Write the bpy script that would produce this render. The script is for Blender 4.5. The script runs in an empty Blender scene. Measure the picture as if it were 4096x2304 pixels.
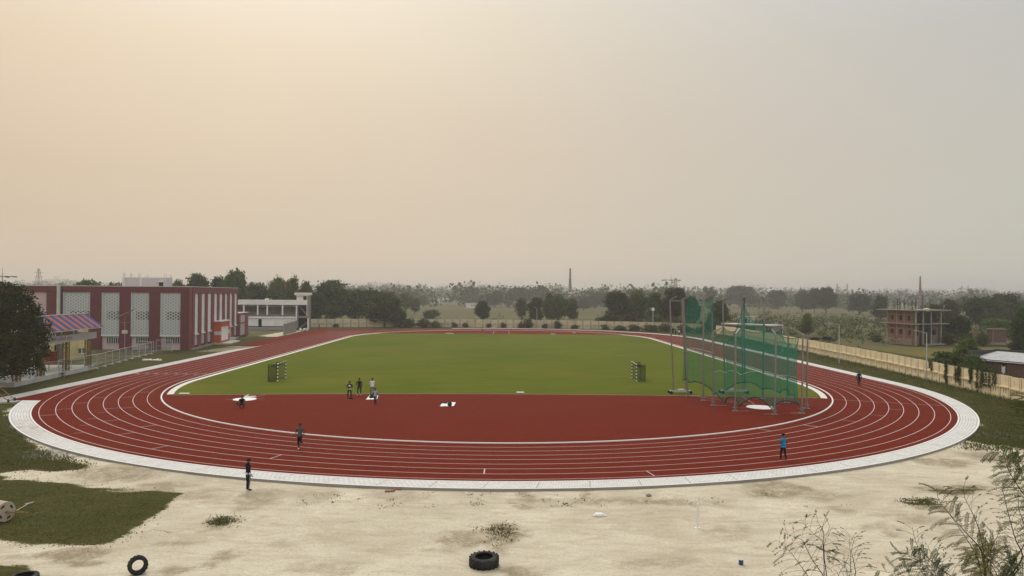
SKY_STR, SUN_E, HAZE_D, EXPO = 0.05, 1.0, 0.00045, 0.0
SKY_L = [(0.018, (0.578, 0.47, 0.354)), (0.058, (0.435, 0.35, 0.278)), (0.093, (0.355, 0.256, 0.192)), (0.146, (0.321, 0.196, 0.108)), (0.189, (0.342, 0.202, 0.079)), (0.259, (0.367, 0.22, 0.057)), (0.299, (0.379, 0.231, 0.058)), (0.46, (0.427, 0.359, 0.295)), (0.62, (.58, .59, .60)), (1.0, (.60, .61, .62))]
SKY_C = [(0.027, (0.564, 0.485, 0.396)), (0.076, (0.411, 0.346, 0.294)), (0.119, (0.352, 0.268, 0.21)), (0.182, (0.343, 0.229, 0.136)), (0.233, (0.349, 0.232, 0.113)), (0.316, (0.378, 0.275, 0.128)), (0.362, (0.379, 0.288, 0.139)), (0.46, (0.427, 0.393, 0.343)), (0.62, (.58, .59, .60)), (1.0, (.60, .61, .62))]
SKY_R = [(0.027, (0.507, 0.494, 0.44)), (0.067, (0.421, 0.424, 0.38)), (0.103, (0.386, 0.37, 0.331)), (0.155, (0.366, 0.325, 0.27)), (0.198, (0.363, 0.313, 0.25)), (0.269, (0.361, 0.309, 0.239)), (0.308, (0.356, 0.311, 0.238)), (0.46, (0.414, 0.407, 0.403)), (0.62, (.58, .59, .60)), (1.0, (.60, .61, .62))]
import bpy, math, random
import numpy as np
from math import sin, cos, pi, sqrt, radians, atan2, hypot
from mathutils import Vector, Matrix
random.seed(7)
SC = bpy.context.scene
COL = SC.collection
# ------------------------------------------------------------------ survey of the place (camera solved from the lane lines)
F, HC, PT, RO, YA = 2914.67, 10.424, 0.008024, -0.0078725, 0.0127037
GZ = -0.12                                    # natural ground, a step below the track
def ray(px, py):
    u = (px-2048)/F; v = (py-1152)/F
    c, s = cos(RO), sin(RO); u, v = c*u-s*v, s*u+c*v
    c, s = cos(PT), sin(PT); dy = c+s*v; dz = s-c*v
    c, s = cos(YA), sin(YA)
    return Vector((c*u+s*dy, -s*u+c*dy, dz))
def gp(px, py, z=0.0):                        # surveyed point on the ground
    d = ray(px, py); t = (z-HC)/d.z
    return Vector((d.x*t, d.y*t, z))
def at(px, py, Y):                            # surveyed point at distance Y
    d = ray(px, py); t = Y/d.y
    return Vector((d.x*t, Y, HC+d.z*t))
def mpp(Y): return Y/F                        # metres per survey pixel
# ------------------------------------------------------------------ objects and tags
ROOTS = {}
def tag(o, label=None, cat=None, group=None, kind=None):
    if label: o['label'] = label
    if cat: o['category'] = cat
    if group: o['group'] = group
    if kind: o['kind'] = kind
    return o
def thing(name, label, cat, loc=(0, 0, 0), rz=0.0, group=None):
    o = bpy.data.objects.new(name, None); COL.objects.link(o)
    o.empty_display_size = 0.3
    o.location = loc; o.rotation_euler = (0, 0, rz)
    ROOTS[o] = (Vector(loc), rz)
    return tag(o, label, cat, group)
def dup(root, loc, rz=0.0, scale=None, label=None, group=None, cat=None):
    r = root.copy(); COL.objects.link(r); r.location = loc; r.rotation_euler = (0, 0, rz)
    if scale: r.scale = scale
    if label: r['label'] = label
    if cat: r['category'] = cat
    if group: r['group'] = group
    for ch in list(root.children):
        c = ch.copy(); COL.objects.link(c); c.parent = r
        for g in ch.children:
            d = g.copy(); COL.objects.link(d); d.parent = c
    return r
def mesh_obj(name, me, mats, parent=None, loc=None, smooth=False):
    for m in (mats if isinstance(mats, (list, tuple)) else [mats]): me.materials.append(m)
    if smooth: me.polygons.foreach_set('use_smooth', [True]*len(me.polygons))
    o = bpy.data.objects.new(name, me); COL.objects.link(o)
    if parent is not None: o.parent = parent
    if loc is not None: o.location = loc
    return o
def fast_mesh(name, V, Q, mi=None):           # V (n,3), Q (m,4) or (m,3)
    V = np.asarray(V, dtype=np.float32); Q = np.asarray(Q, dtype=np.int32)
    me = bpy.data.meshes.new(name); k = Q.shape[1]
    me.vertices.add(len(V)); me.vertices.foreach_set('co', V.ravel())
    me.loops.add(Q.size); me.loops.foreach_set('vertex_index', Q.ravel())
    me.polygons.add(len(Q)); me.polygons.foreach_set('loop_start', np.arange(0, Q.size, k, dtype=np.int32))
    if mi is not None: me.polygons.foreach_set('material_index', np.asarray(mi, dtype=np.int32))
    me.update(calc_edges=True)
    return me
class MB:
    def __init__(s): s.v = []; s.f = []; s.m = []
    def add(s, vs, fs, mi=0):
        n = len(s.v); s.v += [tuple(v) for v in vs]
        for f in fs: s.f.append([i+n for i in f]); s.m.append(mi)
        return s
    def hexa(s, p, mi=0):                     # 8 corners, bottom 4 then top 4
        return s.add(p, [(3, 2, 1, 0), (4, 5, 6, 7), (0, 1, 5, 4), (1, 2, 6, 5), (2, 3, 7, 6), (3, 0, 4, 7)], mi)
    def box(s, x0, x1, y0, y1, z0, z1, mi=0):
        return s.hexa([(x0, y0, z0), (x1, y0, z0), (x1, y1, z0), (x0, y1, z0), (x0, y0, z1), (x1, y0, z1), (x1, y1, z1), (x0, y1, z1)], mi)
    def bar(s, a, b, w, h=None, mi=0):
        a = Vector(a); b = Vector(b); d = (b-a).normalized(); h = h or w
        up = Vector((0, 0, 1)) if abs(d.z) < .95 else Vector((0, 1, 0))
        r = d.cross(up).normalized()*w/2; u = r.cross(d).normalized()*h/2
        return s.hexa([a-r-u, a+r-u, b+r-u, b-r-u, a-r+u, a+r+u, b+r+u, b-r+u], mi)
    def tube(s, pts, r, n=6, mi=0, cap=True):
        pts = [Vector(p) for p in pts]; rs = r if isinstance(r, (list, tuple)) else [r]*len(pts)
        rings = []; base = len(s.v); prev = None
        for i, p in enumerate(pts):
            d = (pts[min(i+1, len(pts)-1)]-pts[max(i-1, 0)]).normalized()
            if prev is None:
                ax = Vector((0, 0, 1)) if abs(d.z) < .9 else Vector((1, 0, 0))
                x = d.cross(ax).normalized()
            else:
                x = (prev-d*prev.dot(d)).normalized()
            prev = x; y = d.cross(x)
            for k in range(n):
                a = 2*pi*k/n; q = p+(x*cos(a)+y*sin(a))*rs[i]; s.v.append((q.x, q.y, q.z))
        for i in range(len(pts)-1):
            for k in range(n):
                s.f.append([base+i*n+k, base+i*n+(k+1) % n, base+(i+1)*n+(k+1) % n, base+(i+1)*n+k]); s.m.append(mi)
        if cap:
            s.f.append([base+k for k in range(n)][::-1]); s.m.append(mi)
            s.f.append([base+(len(pts)-1)*n+k for k in range(n)]); s.m.append(mi)
        return s
    def prism(s, poly, z0, z1, mi=0, side=None):
        n = len(poly); b = len(s.v)
        s.v += [(p[0], p[1], z0) for p in poly]+[(p[0], p[1], z1) for p in poly]
        s.f.append([b+i for i in range(n)][::-1]); s.m.append(mi)
        s.f.append([b+n+i for i in range(n)]); s.m.append(mi)
        for i in range(n):
            j = (i+1) % n; s.f.append([b+i, b+j, b+n+j, b+n+i]); s.m.append(mi if side is None else side)
        return s
    def flat(s, poly, z, mi=0): return s.add([(p[0], p[1], z) for p in poly], [list(range(len(poly)))], mi)
    def disc(s, c, r, z0, z1, n=32, mi=0): return s.prism([(c[0]+r*cos(2*pi*k/n), c[1]+r*sin(2*pi*k/n)) for k in range(n)], z0, z1, mi)
    def ell(s, c, r, nu=12, nv=8, mi=0, jit=0.0, rnd=random):
        b = len(s.v)
        for j in range(nv+1):
            t = pi*j/nv
            for i in range(nu):
                a = 2*pi*i/nu; q = 1+rnd.uniform(-jit, jit)
                s.v.append((c[0]+r[0]*q*sin(t)*cos(a), c[1]+r[1]*q*sin(t)*sin(a), c[2]+r[2]*q*cos(t)))
        for j in range(nv):
            for i in range(nu):
                k = (i+1) % nu
                s.f.append([b+j*nu+i, b+(j+1)*nu+i, b+(j+1)*nu+k, b+j*nu+k]); s.m.append(mi)
        return s
    def build(s, name, mats, parent=None, smooth=False, world=True):
        V = s.v
        if parent is not None and world and parent in ROOTS:
            L, rz = ROOTS[parent]; c, sn = cos(-rz), sin(-rz)
            V = [((x-L.x)*c-(y-L.y)*sn, (x-L.x)*sn+(y-L.y)*c, z-L.z) for x, y, z in V]
        me = bpy.data.meshes.new(name); me.from_pydata(V, [], s.f)
        me.polygons.foreach_set('material_index', s.m); me.update()
        o = mesh_obj(name, me, mats, parent, None, smooth)
        if parent is not None and world and parent in ROOTS: ROOTS[o] = ROOTS[parent]
        return o
# ------------------------------------------------------------------ materials
MATS = {}
def nodes_of(name):
    m = bpy.data.materials.new(name); m.use_nodes = True
    nt = m.node_tree; nt.nodes.clear()
    out = nt.nodes.new('ShaderNodeOutputMaterial')
    MATS[name] = m
    return m, nt, out
class NT:                                     # tiny node helper
    def __init__(s, nt): s.nt = nt
    def n(s, t, **kw):
        x = s.nt.nodes.new(t)
        for k, v in kw.items(): setattr(x, k, v)
        return x
    def l(s, a, b): s.nt.links.new(a, b)
    def put(s, sock, v):
        if isinstance(v, bpy.types.NodeSocket): s.l(v, sock)
        else: sock.default_value = v
    def math(s, op, a, b=0.0, c=0.0, clamp=False):
        x = s.n('ShaderNodeMath', operation=op, use_clamp=clamp)
        s.put(x.inputs[0], a); s.put(x.inputs[1], b); s.put(x.inputs[2], c); return x.outputs[0]
    def mix(s, f, a, b, mode='MIX'):
        x = s.n('ShaderNodeMix', data_type='RGBA', blend_type=mode)
        s.put(x.inputs['Factor'], f)
        for sock, v in ((x.inputs[6], a), (x.inputs[7], b)):
            s.put(sock, v if isinstance(v, bpy.types.NodeSocket) else (*v, 1.0))
        return x.outputs[2]
    def noise(s, vec, scale, detail=3.0, rough=0.55, dist=0.0):
        x = s.n('ShaderNodeTexNoise'); s.l(vec, x.inputs['Vector'])
        x.inputs['Scale'].default_value = scale; x.inputs['Detail'].default_value = detail
        x.inputs['Roughness'].default_value = rough; x.inputs['Distortion'].default_value = dist
        return x.outputs[0]
    def ramp(s, f, a, b): 
        x = s.n('ShaderNodeMapRange'); s.put(x.inputs[0], f); x.inputs[1].default_value = a; x.inputs[2].default_value = b
        x.clamp = True; return x.outputs[0]
    def mapv(s, vec, scale=(1, 1, 1), rot=(0, 0, 0)):
        x = s.n('ShaderNodeMapping'); s.l(vec, x.inputs[0]); x.inputs['Scale'].default_value = scale; x.inputs['Rotation'].default_value = rot
        return x.outputs[0]
    def pos(s): return s.n('ShaderNodeNewGeometry').outputs['Position']
    def obj(s): return s.n('ShaderNodeTexCoord').outputs['Object']
    def principled(s, out, col, rough=0.8, metal=0.0, normal=None, spec=0.3):
        p = s.n('ShaderNodeBsdfPrincipled'); s.put(p.inputs['Base Color'], col if isinstance(col, bpy.types.NodeSocket) else (*col, 1.0))
        s.put(p.inputs['Roughness'], rough); p.inputs['Metallic'].default_value = metal
        p.inputs['Specular IOR Level'].default_value = spec
        if normal is not None: s.l(normal, p.inputs['Normal'])
        s.l(p.outputs[0], out.inputs[0]); return p
    def bump(s, h, strength=0.3, dist=0.02):
        b = s.n('ShaderNodeBump'); s.l(h, b.inputs['Height']); b.inputs['Strength'].default_value = strength; b.inputs['Distance'].default_value = dist
        return b.outputs[0]
def plain(name, col, var=0.12, scale=1.5, rough=0.75, metal=0.0, spec=0.12, dirt=None, dirt_amt=0.0, dirt_scale=0.6, bump=0.0):
    """a surface of one colour, unevenly toned, with optional blotches of dirt"""
    m, nt, out = nodes_of(name); N = NT(nt); v = N.pos()
    a = tuple(min(1, c*(1+var)) for c in col); b = tuple(c*(1-var) for c in col)
    c = N.mix(N.noise(v, scale, 4.0, 0.6), b, a)
    if dirt:
        c = N.mix(N.math('MULTIPLY', N.ramp(N.noise(v, dirt_scale, 5.0, 0.65), .48, .72), dirt_amt), c, dirt)
    nm = N.bump(N.noise(v, scale*14, 2.0), bump, 0.02) if bump else None
    N.principled(out, c, rough, metal, nm, spec)
    return m
def leafmat(name, c1, c2, c3, trans=0.25):
    m, nt, out = nodes_of(name); N = NT(nt)
    g = N.n('ShaderNodeNewGeometry'); oi = N.n('ShaderNodeObjectInfo')
    c = N.mix(g.outputs['Random Per Island'], c1, c2)
    c = N.mix(N.math('MULTIPLY', N.ramp(N.noise(g.outputs['Position'], 0.33, 2.0), .45, .65), .7), c, c3)
    hs = N.n('ShaderNodeHueSaturation'); N.l(c, hs.inputs['Color'])
    N.l(N.math('MULTIPLY_ADD', oi.outputs['Random'], .5, .75), hs.inputs['Value'])
    N.l(N.math('MULTIPLY_ADD', oi.outputs['Random'], .05, .475), hs.inputs['Hue'])
    d = N.n('ShaderNodeBsdfDiffuse'); t = N.n('ShaderNodeBsdfTranslucent'); mx = N.n('ShaderNodeMixShader')
    N.l(hs.outputs[0], d.inputs[0]); N.l(hs.outputs[0], t.inputs[0]); mx.inputs[0].default_value = trans
    N.l(d.outputs[0], mx.inputs[1]); N.l(t.outputs[0], mx.inputs[2]); N.l(mx.outputs[0], out.inputs[0])
    return m
def netmat(name, col, fac):
    m, nt, out = nodes_of(name); N = NT(nt)
    d0 = N.n('ShaderNodeBsdfDiffuse'); d0.inputs[0].default_value = (*col, 1); d1 = N.n('ShaderNodeBsdfTranslucent'); d1.inputs[0].default_value = (*col, 1); d = N.n('ShaderNodeMixShader'); d.inputs[0].default_value = .35; N.l(d0.outputs[0], d.inputs[1]); N.l(d1.outputs[0], d.inputs[2]); t = N.n('ShaderNodeBsdfTransparent'); mx = N.n('ShaderNodeMixShader')
    g = N.n('ShaderNodeNewGeometry')
    f = N.math('MULTIPLY_ADD', N.noise(g.outputs['Position'], 1.3, 4.0, .7), fac*.9, fac*.55)
    N.l(f, mx.inputs[0]); N.l(t.outputs[0], mx.inputs[1]); N.l(d.outputs[0], mx.inputs[2]); N.l(mx.outputs[0], out.inputs[0])
    return m
M = {}
def P(k, *a, **kw): M[k] = plain(k, *a, **kw)
P('white_paint', (.76, .76, .73), .05, 2.0, dirt=(.45, .42, .36), dirt_amt=.35)
P('line_paint', (.58, .49, .45), .12, 3.0, .8)
P('kerb_white', (.74, .73, .69), .05, 4.0, .7)
P('white_wall', (.62, .62, .60), .05, .5, dirt=(.36, .35, .32), dirt_amt=.45, dirt_scale=.25)
P('house_white', (.62, .59, .60), .05, .5, dirt=(.45, .43, .43), dirt_amt=.5, dirt_scale=.4)
P('grey_concrete', (.27, .26, .23), .15, 1.2, dirt=(.13, .125, .11), dirt_amt=.5)
P('pale_concrete', (.50, .49, .45), .08, 1.0, dirt=(.30, .29, .25), dirt_amt=.5)
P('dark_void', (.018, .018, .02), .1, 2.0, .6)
P('maroon', (.135, .042, .048), .07, .6, .7, dirt=(.10, .034, .038), dirt_amt=.4, dirt_scale=.18)  # backlit shade of the south front is put into this darker maroon
P('maroon_side', (.20, .078, .078), .07, .6, .75, dirt=(.17, .07, .07), dirt_amt=.4, dirt_scale=.2)  # lighter copy for the east side, without the backlit shade of the front
P('pink_wall', (.50, .40, .40), .05, .6, dirt=(.36, .29, .29), dirt_amt=.4)
P('jali', (.56, .60, .59), .06, 1.0)
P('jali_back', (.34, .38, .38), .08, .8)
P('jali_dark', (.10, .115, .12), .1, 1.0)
P('window_frame', (.42, .44, .43), .05)
P('window_glass', (.03, .035, .04), .2, 2.0, .15, spec=.5)
P('orange_paint', (.52, .11, .045), .08, 1.0)
P('galvanised', (.26, .26, .25), .18, 2.2, .45, .55)
P('dark_steel', (.05, .05, .05), .15, 3.0, .5, .3)
P('pale_steel', (.50, .50, .48), .08, 2.0, .5, .2)
P('black_paint', (.012, .012, .012), .1, 3.0, .5)
P('rubber', (.020, .021, .023), .35, 6.0, .65, dirt=(.10, .095, .075), dirt_amt=.5, dirt_scale=3.0, bump=.2)
P('yellow_wall', (.62, .53, .25), .08, .6, dirt=(.34, .27, .14), dirt_amt=.75, dirt_scale=.35)
P('yellow_truss', (.22, .15, .045), .2, 2.0, dirt=(.08, .045, .025), dirt_amt=.6)
P('fascia', (.40, .37, .37), .06, .5, dirt=(.28, .27, .26), dirt_amt=.5)
P('sheet_blue', (.05, .09, .22), .12, 1.0, .6)
P('sheet_red', (.42, .14, .10), .12, 1.0, .6)
P('text_red', (.17, .05, .06), .1, 2.0)
P('bark', (.07, .055, .042), .3, 2.0, .9, bump=.3)
P('pale_bark', (.17, .15, .13), .25, 2.0, .9)
P('brick_red', (.30, .135, .085), .18, .8, dirt=(.19, .10, .07), dirt_amt=.6)
P('frame_concrete', (.30, .275, .235), .1, 1.0, dirt=(.2, .18, .15), dirt_amt=.5)
P('stone', (.50, .47, .40), .15, 3.0, bump=.2)
P('rubble_stone', (.22, .20, .16), .2, 3.0)
P('roller_stone', (.42, .36, .27), .12, 3.0, dirt=(.24, .17, .10), dirt_amt=.6, dirt_scale=2.0)
P('wood_grey', (.16, .15, .13), .2, 2.0)
P('tin_roof', (.52, .52, .51), .12, 1.2, .5, dirt=(.22, .2, .17), dirt_amt=.7, dirt_scale=1.2)
P('cloth_white', (.80, .79, .76), .04, 3.0, .9)
P('bag_black', (.015, .016, .018), .2, 5.0)
P('bag_green', (.02, .045, .05), .2, 5.0)
P('bag_red', (.12, .02, .025), .2, 5.0)
P('can_blue', (.03, .08, .17), .15, 6.0, .4)
P('buffalo', (.014, .013, .013), .2, 3.0, .6)
P('solar_cell', (.02, .025, .045), .1, 3.0, .25, spec=.5)
P('red_paint', (.20, .03, .025), .15, 3.0)
P('cracked_board', (.70, .66, .58), .06, 4.0)
# brick walls with courses
def brickmat(name, c1, c2, mortar, sx=1.0):
    m, nt, out = nodes_of(name); N = NT(nt); v = N.pos()
    sep = N.n('ShaderNodeSeparateXYZ'); N.l(v, sep.inputs[0])
    cm = N.n('ShaderNodeCombineXYZ'); N.l(N.math('ADD', sep.outputs[0], sep.outputs[1]), cm.inputs[0]); N.l(sep.outputs[2], cm.inputs[1])
    b = N.n('ShaderNodeTexBrick'); N.l(cm.outputs[0], b.inputs['Vector'])
    b.inputs['Color1'].default_value = (*c1, 1); b.inputs['Color2'].default_value = (*c2, 1); b.inputs['Mortar'].default_value = (*mortar, 1)
    b.inputs['Scale'].default_value = 1.0; b.inputs['Brick Width'].default_value = .5*sx; b.inputs['Row Height'].default_value = .16*sx; b.inputs['Mortar Size'].default_value = .014
    c = N.mix(N.math('MULTIPLY', N.ramp(N.noise(v, .45, 5.0, .7), .45, .72), .55), b.outputs[0], tuple(x*.55 for x in c1))
    N.principled(out, c, .9); M[name] = m
brickmat('brick_wall', (.27, .125, .082), (.20, .092, .062), (.24, .175, .135))
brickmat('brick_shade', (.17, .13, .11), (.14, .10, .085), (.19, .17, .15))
brickmat('brick_pale', (.28, .185, .14), (.23, .15, .115), (.36, .30, .24))
brickmat('brick_shed', (.16, .085, .065), (.11, .065, .05), (.17, .14, .12))
brickmat('chimney_brick', (.20, .14, .12), (.17, .12, .105), (.2, .17, .15), 2.0)
M['leaf_dark'] = leafmat('leaf_dark', (.034, .050, .019), (.068, .090, .032), (.085, .105, .036))
M['leaf_mid'] = leafmat('leaf_mid', (.048, .066, .022), (.090, .112, .038), (.115, .125, .045))
M['leaf_light'] = leafmat('leaf_light', (.075, .105, .028), (.13, .16, .048), (.15, .165, .055))
M['leaf_scrub'] = leafmat('leaf_scrub', (.045, .058, .022), (.085, .095, .036), (.105, .10, .042))
M['leaf_near'] = leafmat('leaf_near', (.022, .033, .013), (.060, .080, .026), (.08, .095, .03), .25)
M['leaf_frond'] = leafmat('leaf_frond', (.06, .08, .022), (.105, .125, .035), (.085, .105, .03), .4)
M['leaf_frond_light'] = leafmat('leaf_frond_light', (.13, .14, .035), (.19, .19, .06), (.16, .17, .05), .4)
M['leaf_frond_dark'] = leafmat('leaf_frond_dark', (.018, .034, .014), (.035, .055, .02), (.03, .05, .02), .25)
M['leaf_grass'] = leafmat('leaf_grass', (.085, .10, .028), (.135, .138, .046), (.155, .14, .055), .45)
M['twig'] = plain('twig', (.055, .042, .036), .25, 8.0, .9)
M['net_green'] = netmat('net_green', (.010, .22, .145), .44)
M['net_hem'] = plain('net_hem', (.006, .06, .045), .1, 4.0, .9)
M['net_goal'] = netmat('net_goal', (.02, .025, .02), .36)
M['chain_link'] = netmat('chain_link', (.20, .20, .185), .30)
# ---- pavers (uv: metres along, metres across)
def paver_mat():
    m, nt, out = nodes_of('pavers'); N = NT(nt); uv = N.n('ShaderNodeUVMap').outputs[0]; v = N.pos()
    b = N.n('ShaderNodeTexBrick'); N.l(uv, b.inputs['Vector'])
    b.inputs['Color1'].default_value = (.70, .69, .64, 1); b.inputs['Color2'].default_value = (.60, .59, .545, 1); b.inputs['Mortar'].default_value = (.26, .26, .23, 1)
    b.inputs['Scale'].default_value = 1; b.inputs['Brick Width'].default_value = .30; b.inputs['Row Height'].default_value = .20; b.inputs['Mortar Size'].default_value = .012
    b.inputs['Bias'].default_value = -.1
    sp = N.n('ShaderNodeSeparateXYZ'); N.l(uv, sp.inputs[0])
    ph = N.math('ABSOLUTE', N.math('SUBTRACT', N.math('FRACT', N.math('DIVIDE', sp.outputs[0], 2.9)), .5))
    c = N.mix(N.math('MULTIPLY', N.math('LESS_THAN', ph, .012), .8), b.outputs[0], (.30, .30, .27))
    c = N.mix(N.math('MULTIPLY', N.ramp(N.noise(v, .5, 5.0, .7), .5, .75), .45), c, (.47, .42, .34))
    pt = N.n('ShaderNodeVectorMath', operation='DISTANCE'); N.l(v, pt.inputs[0]); pt.inputs[1].default_value = (-36.3, 55.5, .0)
    dirt = N.math('MULTIPLY', N.math('SUBTRACT', 1.0, N.ramp(pt.outputs['Value'], 1.5, 6.0)), N.ramp(N.noise(v, 1.6, 6.0, .75, .6), .42, .62))
    c = N.mix(N.math('MULTIPLY', dirt, .75), c, (.34, .24, .19))
    N.principled(out, c, .85); M['pavers'] = m
paver_mat()
# ---- running track: granular red polyurethane, dusty in the lanes
def track_mat():
    m, nt, out = nodes_of('track_red'); N = NT(nt); v = N.pos()
    a = N.noise(v, .12, 4.0, .6); b = N.noise(v, 1.1, 4.0, .65); g = N.noise(v, 60.0, 2.0, .7)
    c = N.mix(a, (.122, .0150, .0062), (.148, .0200, .0090))
    c = N.mix(N.math('MULTIPLY', N.ramp(b, .4, .75), .35), c, (.170, .033, .020))
    c = N.mix(N.math('MULTIPLY', N.ramp(g, .35, .7), .3), c, (.098, .011, .005))
    st = N.noise(N.mapv(v, (.05, .9, 1)), 1.0, 4.0, .7)
    c = N.mix(N.math('MULTIPLY', N.ramp(st, .52, .75), .25), c, (.175, .038, .025))
    N.principled(out, c, .88, 0, N.bump(g, .15, .01), .03); M['track_red'] = m
track_mat()
def turf_mat():
    m, nt, out = nodes_of('turf'); N = NT(nt); v = N.pos()
    a = N.noise(v, .045, 5.0, .62, .8); b = N.noise(N.mapv(v, (.3, 1.0, 1)), .55, 5.0, .65); g = N.noise(v, 9.0, 3.0, .7)
    c = N.mix(N.ramp(a, .3, .7), (.085, .116, .008), (.135, .142, .016))
    c = N.mix(N.math('MULTIPLY', N.ramp(N.noise(v, .03, 3.0, .5), .5, .68), .55), c, (.150, .130, .020))
    c = N.mix(N.math('MULTIPLY', N.ramp(b, .45, .75), .5), c, (.062, .085, .004))
    c = N.mix(N.math('MULTIPLY', N.ramp(g, .4, .7), .35), c, (.050, .066, .004))
    N.principled(out, c, .95, 0, N.bump(g, .35, .04), .03); M['turf'] = m
turf_mat()
# ---- natural ground: sand and rough grass, the mix comes from the 'zone' colours surveyed into the mesh (red bare soil, green dirt stain, blue gravel)
def ground_mat():
    m, nt, out = nodes_of('ground_soil'); N = NT(nt); v = N.pos()
    z = N.n('ShaderNodeVertexColor', layer_name='zone'); sp = N.n('ShaderNodeSeparateColor'); N.l(z.outputs[0], sp.inputs[0])
    n1 = N.noise(v, .22, 6.0, .62, .6); n2 = N.noise(v, 1.4, 7.0, .68, .4); n3 = N.noise(v, 8.0, 5.0, .7); n4 = N.noise(N.mapv(v, (.5, 1.7, 1), (0, 0, .35)), .9, 7.0, .72, 1.0)
    sand = N.mix(N.ramp(n1, .3, .7), (.47, .415, .30), (.66, .60, .455))
    sand = N.mix(N.math('MULTIPLY', N.ramp(n4, .46, .68), .6), sand, (.36, .29, .195))
    sand = N.mix(N.math('MULTIPLY', N.ramp(n2, .56, .74), .55), sand, (.78, .70, .52))
    sand = N.mix(N.math('MULTIPLY', N.ramp(n3, .54, .66), .62), sand, (.33, .27, .175))
    wob = N.n('ShaderNodeVectorMath', operation='SCALE'); N.l(N.n('ShaderNodeTexNoise').outputs[1], wob.inputs[0]); wob.inputs[3].default_value = .8
    wv = N.n('ShaderNodeVectorMath', operation='ADD'); N.l(v, wv.inputs[0]); N.l(wob.outputs[0], wv.inputs[1])
    vo = N.n('ShaderNodeTexVoronoi', feature='DISTANCE_TO_EDGE'); N.l(wv.outputs[0], vo.inputs['Vector']); vo.inputs['Scale'].default_value = .55
    crack = N.math('MULTIPLY', N.math('SUBTRACT', 1.0, N.ramp(vo.outputs[0], .004, .03)), N.ramp(n2, .42, .55))
    sand = N.mix(N.math('MULTIPLY', crack, .12), sand, (.31, .25, .165))
    spk = N.ramp(N.noise(v, 3.3, 8.0, .8, 1.5), .62, .72)
    sand = N.mix(N.math('MULTIPLY', spk, .75), sand, (.22, .195, .115))
    gsp = N.ramp(N.noise(N.mapv(v, (1, 1.6, 1)), 16.0, 4.0, .75, .8), .56, .66)
    sand = N.mix(N.math('MULTIPLY', gsp, N.math('MULTIPLY_ADD', N.ramp(n2, .35, .62), .45, .25)), sand, (.27, .215, .125))
    hgl = N.ramp(N.noise(v, 11.0, 4.0, .7), .60, .70)
    sand = N.mix(N.math('MULTIPLY', hgl, .4), sand, (.82, .75, .58))
    stain = N.math('MULTIPLY', sp.outputs[1], N.ramp(N.math('ADD', n2, N.math('MULTIPLY', n3, .6)), .55, .95))
    sand = N.mix(N.math('MINIMUM', N.math('MULTIPLY', stain, 1.15), .9), sand, (.25, .20, .125))
    gr = N.mix(N.ramp(n1, .3, .7), (.050, .052, .014), (.080, .072, .024))
    gr = N.mix(N.math('MULTIPLY', N.ramp(n4, .42, .68), .55), gr, (.118, .098, .045))
    gr = N.mix(N.math('MULTIPLY', N.ramp(n3, .42, .62), .55), gr, (.024, .029, .006))
    gr = N.mix(N.math('MULTIPLY', N.ramp(n2, .5, .72), .35), gr, (.062, .078, .018))
    grav = N.mix(n3, (.10, .10, .10), (.30, .29, .27))
    k = N.math('ADD', sp.outputs[0], N.math('MULTIPLY', N.math('SUBTRACT', N.math('ADD', N.math('MULTIPLY', n4, .55), N.math('MULTIPLY', n3, .45)), .5), 2.6))
    c = N.mix(N.ramp(k, .38, .62), gr, sand)
    c = N.mix(N.math('MULTIPLY', sp.outputs[2], N.ramp(n2, .35, .6)), c, grav)
    h = N.math('ADD', N.math('MULTIPLY', n2, .6), N.math('MULTIPLY', n3, .35))
    N.principled(out, c, .95, 0, N.bump(h, .45, .06), .03); M['ground_soil'] = m
ground_mat()
def field_mat():
    m, nt, out = nodes_of('field_soil'); N = NT(nt); v = N.pos()
    a = N.noise(N.mapv(v, (.0035, .028, 1)), 1.0, 5.0, .6, .3); b = N.noise(N.mapv(v, (.02, .12, 1)), 1.0, 5.0, .65); d = N.noise(v, .35, 6.0, .7)
    c = N.mix(N.ramp(a, .32, .68), (.080, .082, .034), (.165, .150, .078))
    c = N.mix(N.math('MULTIPLY', N.ramp(b, .45, .7), .65), c, (.060, .068, .026))
    c = N.mix(N.math('MULTIPLY', N.ramp(d, .45, .7), .5), c, (.125, .110, .048))
    pt = N.n('ShaderNodeVectorMath', operation='DISTANCE'); N.l(N.mapv(v, (1, 1.6, 0)), pt.inputs[0]); pt.inputs[1].default_value = (92, 205, 0)
    c = N.mix(N.math('MULTIPLY', N.math('SUBTRACT', 1.0, N.ramp(pt.outputs['Value'], 20, 60)), N.ramp(d, .3, .6)), c, (.155, .125, .032))
    N.principled(out, c, .95, 0, N.bump(d, .4, .2), .02); M['field_soil'] = m
field_mat()
# ================================================================== THE SETTING
X0, YC1, YC2 = -0.286, 87.24, 171.63          # centre line and the two bend centres of a 400 m track
R_IN, LANE = 36.5, 1.22
RING_I, RING_O = 46.75, 48.32
CH_Y = 69.3                                   # near end of the sprint chute on the home straight
def noise2(x, y, seed=0):                     # cheap value noise for arrays
    r = np.random.RandomState(seed); T = r.rand(256, 256)
    xi = np.floor(x).astype(int); yi = np.floor(y).astype(int); fx = x-xi; fy = y-yi
    fx = fx*fx*(3-2*fx); fy = fy*fy*(3-2*fy)
    g = lambda a, b: T[a % 256, b % 256]
    return (g(xi, yi)*(1-fx)+g(xi+1, yi)*fx)*(1-fy)+(g(xi, yi+1)*(1-fx)+g(xi+1, yi+1)*fx)*fy
def fbm(x, y, seed=0, o=4):
    s = 0; a = .5; t = 0
    for k in range(o): s = s+a*noise2(x*2**k, y*2**k, seed+k); t += a; a *= .5
    return s/t
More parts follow.
